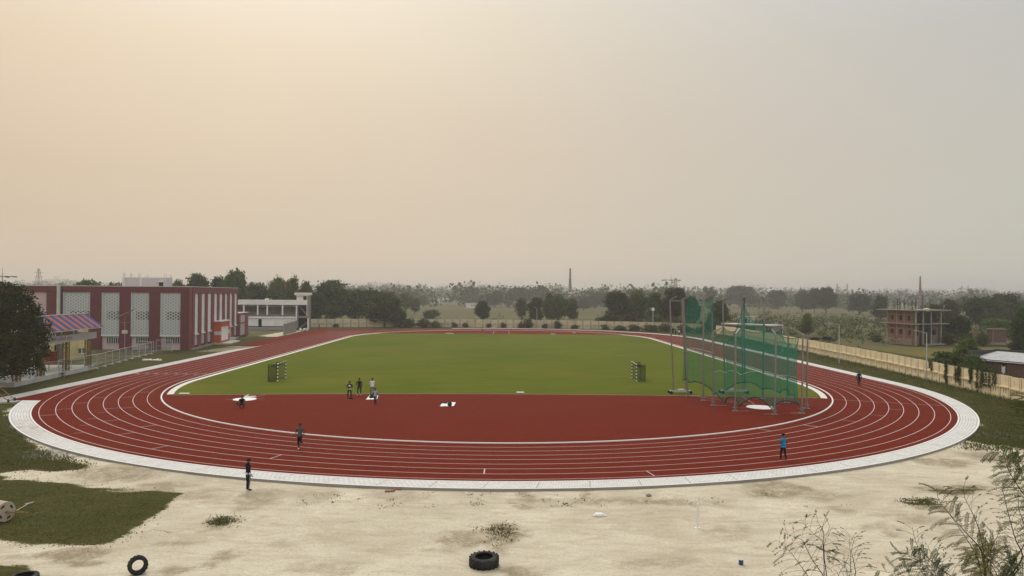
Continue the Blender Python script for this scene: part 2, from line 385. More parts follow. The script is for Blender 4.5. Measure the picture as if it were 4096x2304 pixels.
def inpoly(X, Y, poly):
    c = np.zeros(X.shape, bool); n = len(poly)
    for i in range(n):
        x1, y1 = poly[i]; x2, y2 = poly[(i+1) % n]
        if y1 == y2: continue
        c ^= ((y1 > Y) != (y2 > Y)) & (X < (x2-x1)*(Y-y1)/(y2-y1)+x1)
    return c
def G2(l): return [tuple(gp(x, y, GZ)[:2]) for x, y in l]
# --- near ground with surveyed patches of sand, grass, dirt and gravel
xs = np.concatenate([np.arange(-130, -62, 4.0), np.arange(-62, 40, .30), np.arange(40, 62, .5), np.arange(62, 75, 3.0)])
ys = np.concatenate([np.arange(-40, 16, 4.0), np.arange(16, 50, .26), np.arange(50, 80, .5), np.arange(80, 232, 1.6)])
GX, GY = np.meshgrid(xs, ys)
wx = GX+(fbm(GX*.5, GY*.5, 3)-.5)*2.4+(fbm(GX*2.3, GY*2.3, 9)-.5)*.9
wy = GY+(fbm(GX*.5, GY*.5, 13)-.5)*2.0+(fbm(GX*2.3, GY*2.3, 19)-.5)*.8
bare = np.ones(GX.shape)
def setz(arr, mask, val): arr[mask] = val
up_left = [(-3000, 1500), (20, 1600), (45, 1680), (60, 1720), (110, 1775), (190, 1812), (290, 1838), (364, 1868), (300, 1886), (170, 1880), (60, 1884), (-100, 1870), (-3000, 1800)]
bare[inpoly(wx, wy, G2(up_left))] = 0
lawn = [(-900, 1700), (0, 1868), (120, 1885), (200, 1925), (370, 1948), (480, 1953), (560, 1964), (734, 1972), (671, 2013), (560, 2098), (447, 2182), (312, 2178), (110, 2178), (0, 2150), (-900, 2120)]
lw = inpoly(GX+(wx-GX)*.35, GY+(wy-GY)*.35, G2(lawn)); bare[lw] = 0
bare[inpoly(wx, wy, G2([(20, 1900), (60, 1882), (150, 1878), (245, 1918), (335, 1938), (250, 1934), (60, 1916)]))] = .95
bare[inpoly(wx, wy, G2([(364, 1955), (420, 1958), (490, 1962), (480, 1972), (390, 1968)]))] = .75
bare[inpoly(wx, wy, G2([(100, 2058), (130, 2052), (162, 2056), (150, 2066), (112, 2067)]))] = .8
bare[inpoly(wx, wy, G2([(-400, 2240), (60, 2256), (100, 2278), (85, 2300), (60, 2420), (-400, 2420)]))] = .05
rg = inpoly(wx, wy, G2([(3700, 1600), (3905, 1700), (3885, 1740), (3800, 1772), (3870, 1764), (3990, 1780), (4096, 1798), (4700, 1900), (9000, 1800), (7000, 1500)])); bare[rg] = 0
far = (GY > 66) & ((GX < -40) | (GX > 44) | (GY > 150)); bare[far] = 0
bare[inpoly(wx, wy, [(-53.5, 127), (-48.6, 127), (-46.8, 144), (-52.5, 146)])] = .45
bare[inpoly(wx, wy, [(-72, 180), (-52.6, 172), (-54, 200), (-70, 204)])] = .8
bare[(GX < -58) & (GY > 100)] = .35
bare[inpoly(wx, wy, G2([(430, 1447), (200, 1514), (230, 1507), (440, 1438)]))] = .5
dirt = np.zeros(GX.shape); grav = np.zeros(GX.shape)
def ell_px(arr, px, py, rx, ry, amt):
    c = gp(px, py, GZ); e = gp(px+rx, py, GZ); f = gp(px, py-ry, GZ)
    ax = e.x-c.x; ay = f.y-c.y
    d = np.sqrt(((wx-c.x)/ax)**2+((wy-c.y)/ay)**2)
    np.maximum(arr, np.clip((1.25-d)/.5, 0, 1)*amt, out=arr)
for e in [(480, 1890, 190, 38, .8), (620, 1955, 120, 30, .75), (820, 1985, 130, 26, .5), (1040, 1998, 60, 40, .7), (1240, 1990, 90, 22, .5), (1600, 1985, 120, 24, .45),
          (2100, 2020, 90, 14, .7), (2250, 2010, 210, 20, .6), (2372, 1985, 24, 40, .95), (2105, 2000, 30, 34, .85), (2560, 2010, 200, 18, .75), (2760, 2018, 120, 16, .7),
          (1990, 2138, 85, 52, 1.0), (1850, 2150, 120, 32, .8), (2020, 2205, 26, 22, .7), (1770, 2180, 60, 18, .5), (2070, 2290, 60, 30, .8),
          (3080, 1950, 125, 34, .95), (3300, 1985, 130, 24, .6), (3370, 2033, 60, 12, .7), (3620, 2075, 130, 22, .6), (3600, 2130, 60, 16, .6), (3480, 2110, 60, 14, .5), (3760, 1848, 130, 15, .9), (3960, 1830, 120, 22, .8), (3780, 1955, 170, 18, .95), (3720, 2030, 60, 22, .9),
          (270, 2218, 120, 26, 1.0), (290, 2255, 100, 26, 1.0), (700, 2180, 60, 16, .7), (860, 2242, 80, 22, .75), (670, 2285, 80, 24, .8), (60, 2230, 60, 14, .8), (1300, 2270, 120, 26, .5), (1120, 2190, 90, 18, .4), (2650, 2240, 160, 20, .45), (2900, 2120, 90, 20, .4),
          (560, 1990, 120, 20, .7), (890, 2090, 70, 26, .7), (3730, 1792, 70, 12, .9)]:
    ell_px(dirt, *e)
for e in [(215, 1808, 90, 24, 1.0), (300, 1815, 110, 20, .8), (4010, 1742, 50, 16, .7), (3960, 1830, 60, 10, .4)]: ell_px(grav, *e)
gspot = np.zeros(GX.shape)
for e in [(890, 2086, 62, 20, .8), (3690, 2008, 80, 10, .85), (2000, 2120, 50, 34, .5), (2060, 2296, 60, 12, .55), (3810, 1962, 130, 14, .6), (3740, 2030, 50, 18, .5), (640, 2130, 60, 40, .3)]: ell_px(gspot, *e)
bare = np.clip(bare-gspot, 0, 1)
for _ in range(2):
    b_ = np.pad(bare, 1, mode='edge'); bare = (b_[1:-1, 1:-1]*2+b_[:-2, 1:-1]+b_[2:, 1:-1]+b_[1:-1, :-2]+b_[1:-1, 2:])/6
GH = GZ+(fbm(GX*.35, GY*.35, 31)-.5)*.05*(bare > .5)+(fbm(GX*1.7, GY*1.7, 41)-.5)*.03
hump = np.exp(-(((GX-gp(480, 1890, GZ).x)/4)**2+((GY-gp(480, 1885, GZ).y)/1.6)**2))*.06; GH = GH+hump
nx, ny = len(xs), len(ys)
idx = np.arange(nx*ny).reshape(ny, nx)
Q = np.stack([idx[:-1, :-1], idx[:-1, 1:], idx[1:, 1:], idx[1:, :-1]], -1).reshape(-1, 4)
me = fast_mesh('ground', np.stack([GX, GY, GH], -1).reshape(-1, 3), Q)
ca = me.color_attributes.new('zone', 'FLOAT_COLOR', 'POINT')
ca.data.foreach_set('color', np.stack([bare, dirt, grav, np.ones_like(bare)], -1).astype(np.float32).ravel())
tag(mesh_obj('ground', me, M['ground_soil'], smooth=True), kind='structure')
# --- open fields out to the horizon, as one sheet under it
mb = MB(); mb.flat([(-3900, -80), (3900, -80), (3900, 3950), (-3900, 3950)], GZ-.16)
tag(mb.build('fields', M['field_soil']), kind='structure')
# --- arcs
def arc(R, a0, a1, yc, n):                    # a=0 is the left straight, pi the right straight (near bend below yc)
    return [(X0-R*cos(a0+(a1-a0)*k/n), yc-R*sin(a0+(a1-a0)*k/n)) for k in range(n+1)]
def farc(R, a0, a1, n): return [(X0+R*cos(a0+(a1-a0)*k/n), YC2+R*sin(a0+(a1-a0)*k/n)) for k in range(n+1)]
def a_at(R, y): return math.asin((YC1-y)/R)
def ribbon(mbx, pa, pb, z, mi=0, uvs=None):
    n = len(pa); b = len(mbx.v)
    for p, q in zip(pa, pb): mbx.v += [(p[0], p[1], z), (q[0], q[1], z)]
    for i in range(n-1): mbx.f.append([b+2*i, b+2*i+1, b+2*i+3, b+2*i+2]); mbx.m.append(mi)
# red surface
a0 = a_at(RING_I, CH_Y)
poly = [(-46.6, CH_Y)]+arc(RING_I, a0, pi, YC1, 72)+[(X0+RING_I, YC2)]+farc(RING_I, 0, pi*.62, 44)
p = poly[-1]; poly += [(-30.0, 209.0), (-52.5, 208.6), (-52.3, 143.0), (-46.6, 141.8)]
mb = MB(); mb.flat(poly, 0.0)
tag(mb.build('running_track', M['track_red']), kind='structure')
# infield turf between the two straight edges of the D-zones
RG = 35.4
def near_d(x): return 75.9-1.85*((x-X0)/33.0)**2+.010*x
def far_d(x): return 188.9-.2*((x-X0)/33.0)**2
xa = sqrt(RG**2-(YC1-74.2)**2); xb = sqrt(RG**2-(188.7-YC2)**2)
poly = [(x, near_d(x)) for x in np.linspace(X0-xa, X0+xa, 25)]
aL = a_at(RG, 74.2)
poly += arc(RG, pi-aL, pi, YC1, 10)[1:]
aR = math.asin((188.7-YC2)/RG)
poly += farc(RG, 0, aR, 12)
poly += [(x, far_d(x)) for x in np.linspace(X0+xb, X0-xb, 15)][1:-1]
poly += farc(RG, pi-aR, pi, 12)
poly += arc(RG, 0, aL, YC1, 10)[:-1]
mb = MB(); mb.flat(poly, .012)
tag(mb.build('infield_grass', M['turf']), kind='structure')
# white drain band and kerb of the inside lane
mb = MB()
Lb = farc(36.02, pi+.0001-0, pi, 1)
def inner_path(R, ycut0, ycut1):              # left side from near cut to far cut, then right side back
    al = a_at(R, ycut0); ar = math.asin((ycut1-YC2)/R)
    left = arc(R, al, 0, YC1, 14)+farc(R, pi, pi-ar, 14)
    right = arc(R, pi-al, pi, YC1, 14)+farc(R, 0, ar, 14)
    return left, right
for (pa, pb) in zip(inner_path(36.02, 73.9, 189.2), inner_path(RG-.01, 74.15, 188.75)): ribbon(mb, pa, pb, .018)
tag(mb.build('drain_cover_path', M['cracked_board']), kind='structure')
mb = MB()
def stadium(R, n=72): return arc(R, 0, pi, YC1, n)+farc(R, 0, pi, n)+[arc(R, 0, pi, YC1, 1)[0]]
ko, ki = stadium(R_IN+.03), stadium(R_IN-.10)
ribbon(mb, ko, ki, .07)
for path in (ko, ki):
    b = len(mb.v)
    for q in path: mb.v += [(q[0], q[1], .0), (q[0], q[1], .07)]
    for i in range(len(path)-1): mb.f.append([b+2*i, b+2*i+2, b+2*i+3, b+2*i+1]); mb.m.append(0)
tag(mb.build('track_kerb', M['kerb_white']), kind='structure')
# lane lines; the outer two stop where the far bend runs into the widened straight
mb = MB(); LW = .055
for k in range(1, 9):
    R = R_IN+LANE*k
    st = [arc, ]
    pth = lambda r: [(X0-r, 200.0)]+[(X0-r, YC2)]+arc(r, 0, pi, YC1, 80)+farc(r, 0, pi*(.985 if k < 5 else .9), 60)
    ribbon(mb, pth(R), pth(R-LW), .004)
def lane_mark(px, py, lo=None, span=1.0, w=.06):
    g = gp(px, py); dx = g.x-X0; dy = g.y-YC1
    if dy > 0: return
    r = hypot(dx, dy); k = int((r-R_IN)/LANE) if lo is None else lo
    a = atan2(dy, dx); r0 = R_IN+LANE*k; r1 = r0+LANE*span; t = Vector((-sin(a), cos(a)))*w/2
    A = Vector((X0+r0*cos(a), YC1+r0*sin(a))); B = Vector((X0+r1*cos(a), YC1+r1*sin(a)))
    mb.flat([A-t, B-t, B+t, A+t], .008)
sA = lambda x, y: (x*.31056, 1480+y*.31056)
sC = lambda x, y: (3200+x*.31056, 1500+y*.31056)
sD = lambda x, y: (2300+x*.3882, 1680+y*.3882)
for q in [(600, 584), (820, 505), (1050, 425), (1290, 355), (1440, 495), (1630, 487), (1650, 348), (1890, 285), (1400, 655), (1865, 728), (1575, 827), (2000, 1008)]: lane_mark(*sA(*q))
for q in [(1140, 632), (1020, 722), (955, 820), (1270, 550)]: lane_mark(*sA(*q), span=.55, w=.04)
for q in [(775, 550), (2000, 110), (2450, 65)]: lane_mark(*sD(*q))
for q in [(1250, 445), (1010, 520), (665, 595), (185, 660)]: lane_mark(*sC(*q), w=.045)
for q in [(690, 165), (700, 222), (650, 290), (1450, 305), (1440, 240)]: lane_mark(*sC(*q), span=.4, w=.045)
lane_mark(1600+1088*.31056, 1700+588*.31056, w=.07); lane_mark(1118, 1822, w=.07)
g = gp(*sC(1100, 353)); a = atan2(g.y-YC1, g.x-X0); t = Vector((-sin(a), cos(a)))*.03
A = Vector((X0+R_IN*cos(a), YC1+R_IN*sin(a))); B = Vector((X0+(R_IN+8*LANE)*cos(a), YC1+(R_IN+8*LANE)*sin(a))); mb.flat([A-t, B-t, B+t, A+t], .008)
# start line of the home straight
ys0 = 93.2
mb.flat([(X0-R_IN-8*LANE, ys0), (X0-R_IN, ys0), (X0-R_IN, ys0+.06), (X0-R_IN-8*LANE, ys0+.06)], .008)
# far runway lines in the far D-zone
for xx in (-2.4, 1.75): mb.flat([(xx, 190.2), (xx+.09, 190.2), (xx+.09, 206.8), (xx, 206.8)], .009)
# edge line of the two turf edges
xs_ = np.linspace(X0-xa+.3, X0+xa-.3, 30)
ribbon(mb, [(x, near_d(x)-.10) for x in xs_], [(x, near_d(x)-.02) for x in xs_], .009)
# throwing sectors
hc = gp(3042, 1629); sc_ = gp(979, 1597)
def sline(a, b, w=.05): 
    a = Vector(a[:2]); b = Vector(b[:2]); d = (b-a).normalized(); t = Vector((-d.y, d.x))*w/2; mb.flat([a-t, b-t, b+t, a+t], .0095)
sline(gp(3018, 1621), gp(2790, 1587)); sline(gp(3020, 1618), gp(2958, 1580))
sline(gp(2965, 1631), gp(2990, 1630)); sline(gp(3096, 1624), gp(3115, 1623))
sline(gp(900, 1597), gp(930, 1598)); sline(gp(1028, 1594.7), gp(1060, 1594.7)); sline(gp(1022, 1587.5), gp(1058, 1580))
tag(mb.build('lane_lines', M['line_paint']), kind='structure')
# pavement ring with pavers: near bend from the chute, right straight, far bend
def ring_paths(r0, r1, far_end=pi*.60):
    def one(R):
        a = a_at(R, CH_Y); return arc(R, a, pi, YC1, 110)+[(X0+R, YC1+(YC2-YC1)*t) for t in np.linspace(.02, 1, 40)]+farc(R, 0, far_end, 50)[1:]
    return one(r0), one(r1)
PZ = .035
mb = MB(); uv = []
def ring(r0, r1, z, mi, rows=1):
    pa, pb = ring_paths(r0, r1); L = 0
    for i in range(len(pa)-1):
        b = len(mb.v); mb.v += [(pa[i][0], pa[i][1], z), (pb[i][0], pb[i][1], z), (pb[i+1][0], pb[i+1][1], z), (pa[i+1][0], pa[i+1][1], z)]
        d = hypot(pb[i+1][0]-pb[i][0], pb[i+1][1]-pb[i][1]); mb.f.append([b, b+1, b+2, b+3]); mb.m.append(mi)
        uv.extend([(L, 0), (L, r1-r0), (L+d, r1-r0), (L+d, 0)]); L += d
def wall_ring(R, z0, z1, mi):
    pa, _ = ring_paths(R, R)
    for i in range(len(pa)-1):
        b = len(mb.v); mb.v += [(pa[i][0], pa[i][1], z0), (pa[i+1][0], pa[i+1][1], z0), (pa[i+1][0], pa[i+1][1], z1), (pa[i][0], pa[i][1], z1)]
        mb.f.append([b, b+1, b+2, b+3]); mb.m.append(mi); uv.extend([(0, 0)]*4)
ring(RING_I, RING_I+.13, PZ, 1); ring(RING_I+.17, RING_O-.16, PZ-.004, 0); ring(RING_O-.14, RING_O, PZ, 1)
ring(RING_I+.13, RING_I+.17, PZ-.02, 2); ring(RING_O-.16, RING_O-.14, PZ-.02, 2)
wall_ring(RING_I, -.01, PZ, 1); wall_ring(RING_O, -.3, PZ, 2)
wall_ring(RING_I+.13, PZ-.02, PZ, 1); wall_ring(RING_O-.14, PZ-.02, PZ, 1)
# slab at the chute end
b = len(mb.v)
o = mb.build('pavement', [M['pavers'], M['kerb_white'], M['grey_concrete']])
ul = o.data.uv_layers.new(name='UVMap'); ul.data.foreach_set('uv', np.array(uv, dtype=np.float32).ravel())
tag(o, kind='structure')
mb = MB()
mb.prism([(-48.4, 70.1), (-46.6, 70.3), (-46.6, 141.8), (-48.4, 130.0)], -.3, .03)
mb.prism([(-47.3, 68.2), (-45.35, 68.5), (-45.2, 69.25), (-46.75, 69.25)], -.3, .036)
mb.prism([(-49.8, 69.3), (-46.62, 69.3), (-46.62, 70.28), (-49.8, 70.05)], -.3, .022)
tag(mb.build('concrete_path', M['pale_concrete']), kind='structure')
# lane numbers at the start of each lane
def text_mesh(body, size, depth=0.0):
    cu = bpy.data.curves.new('txt', 'FONT'); cu.body = body; cu.size = size; cu.align_x = 'CENTER'; cu.align_y = 'CENTER'; cu.extrude = depth
    ob = bpy.data.objects.new('txt', cu); COL.objects.link(ob)
    dg = bpy.context.evaluated_depsgraph_get(); me = bpy.data.meshes.new_from_object(ob.evaluated_get(dg))
    bpy.data.objects.remove(ob); bpy.data.curves.remove(cu)
    return me
V = []; Fc = []
for k in range(8):
    me = text_mesh(str(k+1), 1.0); n = len(V); cx = X0-R_IN-LANE*(k+.5)
    V += [(cx+v.co.x*1.1, ys0-.9+v.co.y, .0085) for v in me.vertices]; Fc += [[i+n for i in p_.vertices] for p_ in me.polygons]
me = bpy.data.meshes.new('lane_numbers'); me.from_pydata(V, [], Fc); me.update()
tag(mesh_obj('lane_numbers_markings', me, M['line_paint']), kind='structure')

# ================================================================== CAMERA, SKY, SUN, AIR
cam = bpy.data.cameras.new('camera'); co = bpy.data.objects.new('camera', cam); COL.objects.link(co)
f0 = ray(2048, 1152); r_ = (ray(2048+F, 1152)-f0).normalized(); d_ = (ray(2048, 1152+F)-f0).normalized(); f_ = f0.normalized()
mw = Matrix(((r_.x, -d_.x, -f_.x, 0), (r_.y, -d_.y, -f_.y, 0), (r_.z, -d_.z, -f_.z, HC), (0, 0, 0, 1)))
co.matrix_world = mw; cam.sensor_width = 36; cam.lens = 36*F/4096; cam.clip_start = .2; cam.clip_end = 9000
SC.camera = co
SUN_AZ, SUN_EL = radians(-20), radians(52)    # azimuth from +Y, negative to the left
sdir = Vector((sin(SUN_AZ)*cos(SUN_EL), cos(SUN_AZ)*cos(SUN_EL), sin(SUN_EL)))
W = bpy.data.worlds.new('World'); SC.world = W; W.use_nodes = True
nt = W.node_tree; nt.nodes.clear(); N = NT(nt)
out = N.n('ShaderNodeOutputWorld'); tc = N.n('ShaderNodeTexCoord').outputs['Generated']
sky = N.n('ShaderNodeTexSky', sky_type='NISHITA'); sky.sun_disc = False; sky.sun_elevation = SUN_EL; sky.sun_rotation = SUN_AZ
sky.dust_density = 5.0; sky.air_density = 1.5
bg1 = N.n('ShaderNodeBackground'); N.l(sky.outputs[0], bg1.inputs[0]); bg1.inputs[1].default_value = SKY_STR
# thick haze-scattered light on top of the clear-sky model: warm towards the veiled sun, cool grey away from it
sp = N.n('ShaderNodeSeparateXYZ'); N.l(tc, sp.inputs[0])
def hazeramp(stops):
    cr = N.n('ShaderNodeValToRGB'); N.l(sp.outputs[2], cr.inputs[0]); els = cr.color_ramp.elements
    els[0].position = stops[0][0]; els[0].color = (*stops[0][1], 1); els[1].position = stops[-1][0]; els[1].color = (*stops[-1][1], 1)
    for a_, c_ in stops[1:-1]:
        e = els.new(a_); e.color = (*c_, 1)
    return cr.outputs[0]
L_, C_, R_ = (hazeramp(q) for q in (SKY_L, SKY_C, SKY_R))
nrm = N.math('DIVIDE', sp.outputs[0], N.math('MAXIMUM', N.math('SQRT', N.math('SUBTRACT', 1.0, N.math('MULTIPLY', sp.outputs[2], sp.outputs[2]))), .02))
c_ = N.mix(N.ramp(nrm, 0.0, .58), N.mix(N.ramp(nrm, -.58, 0.0), L_, C_), R_)
back_boost = N.math('MULTIPLY_ADD', N.ramp(sp.outputs[1], .1, -.6), .8, 1.0)  # added boost of the unseen sky behind the camera, lights walls facing it
bg2 = N.n('ShaderNodeBackground'); N.l(c_, bg2.inputs[0]); N.l(back_boost, bg2.inputs[1])
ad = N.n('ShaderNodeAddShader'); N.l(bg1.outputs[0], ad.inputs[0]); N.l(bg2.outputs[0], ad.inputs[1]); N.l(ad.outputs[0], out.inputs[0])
sl = bpy.data.lights.new('sun', 'SUN'); sl.energy = SUN_E; sl.angle = radians(14); sl.color = (1, .96, .90)
so = bpy.data.objects.new('sun', sl); COL.objects.link(so); so.rotation_euler = (-sdir).to_track_quat('-Z', 'Y').to_euler()
# hazy air
m, nt, out = nodes_of('haze_air'); N = NT(nt); pv = N.n('ShaderNodeVolumePrincipled')
pv.inputs['Color'].default_value = (.985, .965, .93, 1); pv.inputs['Density'].default_value = HAZE_D; pv.inputs['Anisotropy'].default_value = .45
N.l(pv.outputs[0], out.inputs['Volume'])
mb = MB(); mb.box(-3950, 3950, -90, 4000, GZ-1.2, 52)
tag(mb.build('haze', m), kind='stuff')
SC.view_settings.view_transform = 'Standard'; SC.view_settings.look = 'None'; SC.view_settings.exposure = EXPO; SC.view_settings.gamma = 1
SC.cycles.use_denoising = True
try:
    SC.cycles.denoiser = 'OPENIMAGEDENOISE'; SC.cycles.denoising_input_passes = 'RGB_ALBEDO_NORMAL'; SC.cycles.denoising_prefilter = 'ACCURATE'
except Exception: pass
SC.cycles.max_bounces = 6; SC.cycles.diffuse_bounces = 3; SC.cycles.transparent_max_bounces = 24; SC.cycles.volume_bounces = 0
SC.cycles.sample_clamp_indirect = 4.0
# ================================================================== BUILDINGS AND WALLS
class Wall:
    """a vertical plane through ground points A -> B; u runs along it, d outwards (to the viewer's side), all sizes in metres"""
    def __init__(s, A, B, flip=False):
        s.A = Vector((A[0], A[1], 0)); d = Vector((B[0]-A[0], B[1]-A[1], 0)); s.L = d.length; s.u = d/s.L
        s.n = Vector((s.u.y, -s.u.x, 0))*(-1 if flip else 1)
    def uz(s, px, py):                        # where the sight line to a surveyed pixel meets the plane
        d = ray(px, py); C = Vector((0, 0, HC)); t = (s.A-C).dot(s.n)/d.dot(s.n); q = C+d*t
        return (q-s.A).dot(s.u), q.z
    def p(s, u, d, z): q = s.A+s.u*u+s.n*d; return Vector((q.x, q.y, z))
    def box(s, mb, u0, u1, z0, z1, d0, d1, mi=0):
        mb.hexa([s.p(u0, d0, z0), s.p(u1, d0, z0), s.p(u1, d1, z0), s.p(u0, d1, z0), s.p(u0, d0, z1), s.p(u1, d0, z1), s.p(u1, d1, z1), s.p(u0, d1, z1)], mi)
    def pbox(s, mb, x0, x1, y0, y1, d0, d1, mi=0):   # from surveyed pixel corners
        ym = (y0+y1)/2
        u0 = s.uz(x0, ym)[0]; u1 = s.uz(x1, ym)[0]; xm = (x0+x1)/2
        z1 = s.uz(xm, y0)[1]; z0 = s.uz(xm, y1)[1]
        s.box(mb, min(u0, u1), max(u0, u1), z0, z1, d0, d1, mi); return min(u0, u1), max(u0, u1), z0, z1
sB2 = lambda x, y: (380+x*.23465, 1080+y*.23465)
sZ1 = lambda x, y: (x*.38653, 1040+y*.38653)
sB5 = lambda x, y: (900+x*.17945, 1120+y*.17945)
sP = lambda x, y: (x/5.795, 1230+y/5.795)
# ---------------------------------------------------------------- maroon sports hall
hall = thing('sports_hall', 'large maroon sports hall with tall honeycomb screen panels and a red porch', 'sports hall', (-80, 148, GZ))
A = Vector((-55.7, 131.4)); LFT = Vector((-118.0, 131.9)); B = Vector((-60.3, 166.8))
SF = Wall(LFT, A); EF = Wall(A, B)
ztop = at(*sB2(1650, 292), 131.4).z
mb = MB()
RD = .45
bays = []                                     # (u0, u1, ztop, zbottom of screen)
for x0, x1 in ((1115, 1458), (612, 923), (112, 416)):
    u0 = SF.uz(*sB2(x0, 700))[0]; u1 = SF.uz(*sB2(x1, 700))[0]; bays.append((u0, u1))
u0 = SF.uz(*sZ1(650, 500))[0]; u1 = SF.uz(*sZ1(932, 500))[0]; bays.append((u0, u1))
u0 = SF.uz(*sZ1(150, 430))[0]; u1 = SF.uz(*sZ1(480, 430))[0]; lw = (u0, u1)
zs = SF.uz(*sB2(1280, 388))[1]; zb = SF.uz(*sB2(1280, 1110))[1]
zlt = SF.uz(*sZ1(330, 328))[1]
cols = sorted([(b[0], b[1]) for b in bays]+[lw])
prev = 0
for u0, u1 in cols+[(SF.L, None)]:
    if u0 > prev+.05: SF.box(mb, prev, u0, GZ, zs if u1 or True else zs, -RD, 0)
    if u1: prev = u1
for u0, u1 in cols: pass
SF.box(mb, 0, SF.L, zs, ztop, -RD, 0)
# body behind the facade
bk = [SF.p(0, -RD, 0), SF.p(SF.L-.45, -RD, 0), EF.p(EF.L, -RD, 0), Vector((-118, 168, 0))]
mb.prism([(q.x, q.y) for q in bk], GZ, ztop-.3)
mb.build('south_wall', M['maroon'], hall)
mb = MB()
# parapet cap
SF.box(mb, -.1, SF.L+.1, ztop, ztop+.14, -.5, .06); EF.box(mb, .12, EF.L+.05, ztop+.002, ztop+.142, -.5, .06)
mb.build('parapet_cap', M['pale_concrete'], hall)
def hexscreen(W, u0, u1, z0, z1, d, name, win):
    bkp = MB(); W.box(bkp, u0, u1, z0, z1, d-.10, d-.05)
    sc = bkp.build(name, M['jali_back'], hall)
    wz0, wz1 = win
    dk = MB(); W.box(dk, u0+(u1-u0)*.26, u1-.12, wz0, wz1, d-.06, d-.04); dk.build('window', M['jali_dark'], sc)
    hx = MB(); r = .30; th = .075; dx = r*1.5; dz = r*sqrt(3)
    ni = int((u1-u0)/dx)+2; nj = int((z1-z0)/dz)+2
    for i in range(ni):
        for j in range(nj):
            cu = u0+i*dx; cz = z0+j*dz+(dz/2 if i % 2 else 0)
            if cu-r*.5 < u0 or cu+r*.5 > u1 or cz-r*.5 < z0 or cz+r*.5 > z1: continue
            o_ = []; i_ = []
            for k in range(6):
                a = k*pi/3; cl = lambda v, lo, hi: max(lo, min(hi, v))
                o_.append(W.p(cl(cu+r*cos(a), u0, u1), d, cl(cz+r*sin(a), z0, z1))); i_.append(W.p(cl(cu+(r-th)*cos(a), u0, u1), d, cl(cz+(r-th)*sin(a), z0, z1)))
            b = len(hx.v); hx.v += [tuple(q) for q in o_+i_]
            for k in range(6): hx.f.append([b+k, b+(k+1) % 6, b+6+(k+1) % 6, b+6+k]); hx.m.append(0)
    W.box(hx, u0, u1, z0-.28, z0, d-.12, d+.22); W.box(hx, u0, u0+.10, z0, z1, d-.05, d+.1)
    hx.build('lattice', M['jali'], sc)
wz1 = SF.uz(*sB2(1300, 712))[1]; wz0 = SF.uz(*sB2(1300, 852))[1]
for (u0, u1) in bays: hexscreen(SF, u0, u1, zb, zs, -.12, 'screen_panel', (wz0, wz1))
def win_unit(W, parent, u0, u1, z0, z1, n, d=-.30):
    fr = MB(); W.box(fr, u0, u1, z0-.08, z0, d, d+.1); W.box(fr, u0, u1, z1, z1+.08, d, d+.1)
    w = (u1-u0)/n
    for k in range(n+1): W.box(fr, u0+k*w-.06, u0+k*w+.06, z0, z1, d, d+.08)
    zt = z0+(z1-z0)*.76; W.box(fr, u0+.06, u1-.06, zt, zt+.12, d, d+.09)
    f = fr.build('window', M['window_frame'], parent)
    gl = MB(); W.box(gl, u0, u1, z0, z1, d-.04, d+.02); gl.build('pane', M['window_glass'], f)
mb = MB()
for (u0, u1) in bays: SF.box(mb, u0, u1, GZ, zb-.28, -.40, -.31)
SF.box(mb, lw[0], lw[1], zlt-9.4, zlt, -.40, -.31); SF.box(mb, lw[0], lw[1], zlt, zs, -.40, 0.0, 0)
mb.build('lower_wall', M['pink_wall'], hall)
for (x0, x1) in ((1195, 1430), (685, 918), (185, 412)):
    win_unit(SF, hall, SF.uz(*sB2(x0, 1180))[0], SF.uz(*sB2(x1, 1180))[0], SF.uz(*sB2(x0, 1252))[1], SF.uz(*sB2(x0, 1120))[1], 6)
win_unit(SF, hall, SF.uz(*sZ1(358, 575))[0], SF.uz(*sZ1(472, 575))[0], SF.uz(*sZ1(400, 618))[1], SF.uz(*sZ1(400, 537))[1], 4)
mb = MB(); SF.box(mb, lw[0], lw[1]+2.4, SF.uz(*sZ1(400, 640))[1], SF.uz(*sZ1(400, 632))[1], 0, .35); mb.build('ledge', M['pale_concrete'], hall)
mb = MB(); SF.box(mb, SF.uz(*sZ1(602, 500))[0], SF.uz(*sZ1(634, 500))[0], GZ, SF.uz(*sZ1(620, 253))[1], 0.001, .5); mb.build('pilaster', M['pale_concrete'], hall)
mb = MB(); q = SF.uz(*sZ1(640, 500))[0]; mb.tube([SF.p(q, .2, GZ), SF.p(q, .2, ztop)], .09, 6); mb.build('downpipe', M['dark_steel'], hall)
# east side: louvred slots between piers
mb = MB(); slots = [(1705, 1768, 1085), (1820, 1882, 1058), (1925, 1988, 1035), (2035, 2090, 885), (2125, 2178, 870), (2217, 2262, 972), (2300, 2343, 955), (2380, 2424, 938)]
zst = EF.uz(*sB2(1740, 405))[1]; pu = 0.0; su = []
for x0, x1, yb in slots:
    a, b = EF.uz(*sB2(x0, 700))[0], EF.uz(*sB2(x1, 700))[0]; su.append((a, b, EF.uz(*sB2((x0+x1)/2, yb))[1]))
    EF.box(mb, pu, a, GZ, zst, -RD, 0); pu = b
EF.box(mb, pu, EF.L, GZ, zst, -RD, 0); EF.box(mb, .001, EF.L, zst, ztop-.001, -RD, 0)
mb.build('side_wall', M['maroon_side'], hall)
for k, (a, b, z) in enumerate(su):
    s_ = MB(); EF.box(s_, a, b, z, zst, -RD+.05, -.22); n = int((zst-z)/.45)
    for j in range(n): EF.box(s_, a+.1, b-.02, z+.1+j*.45, z+.40+j*.45, -.22, -.14)
    EF.box(s_, a, a+.12, z, zst, -.22, -.02); EF.box(s_, a, b, z-.18, z, -.25, .12)
    s_.build('louvre_panel', M['white_paint'], hall)
mb = MB()
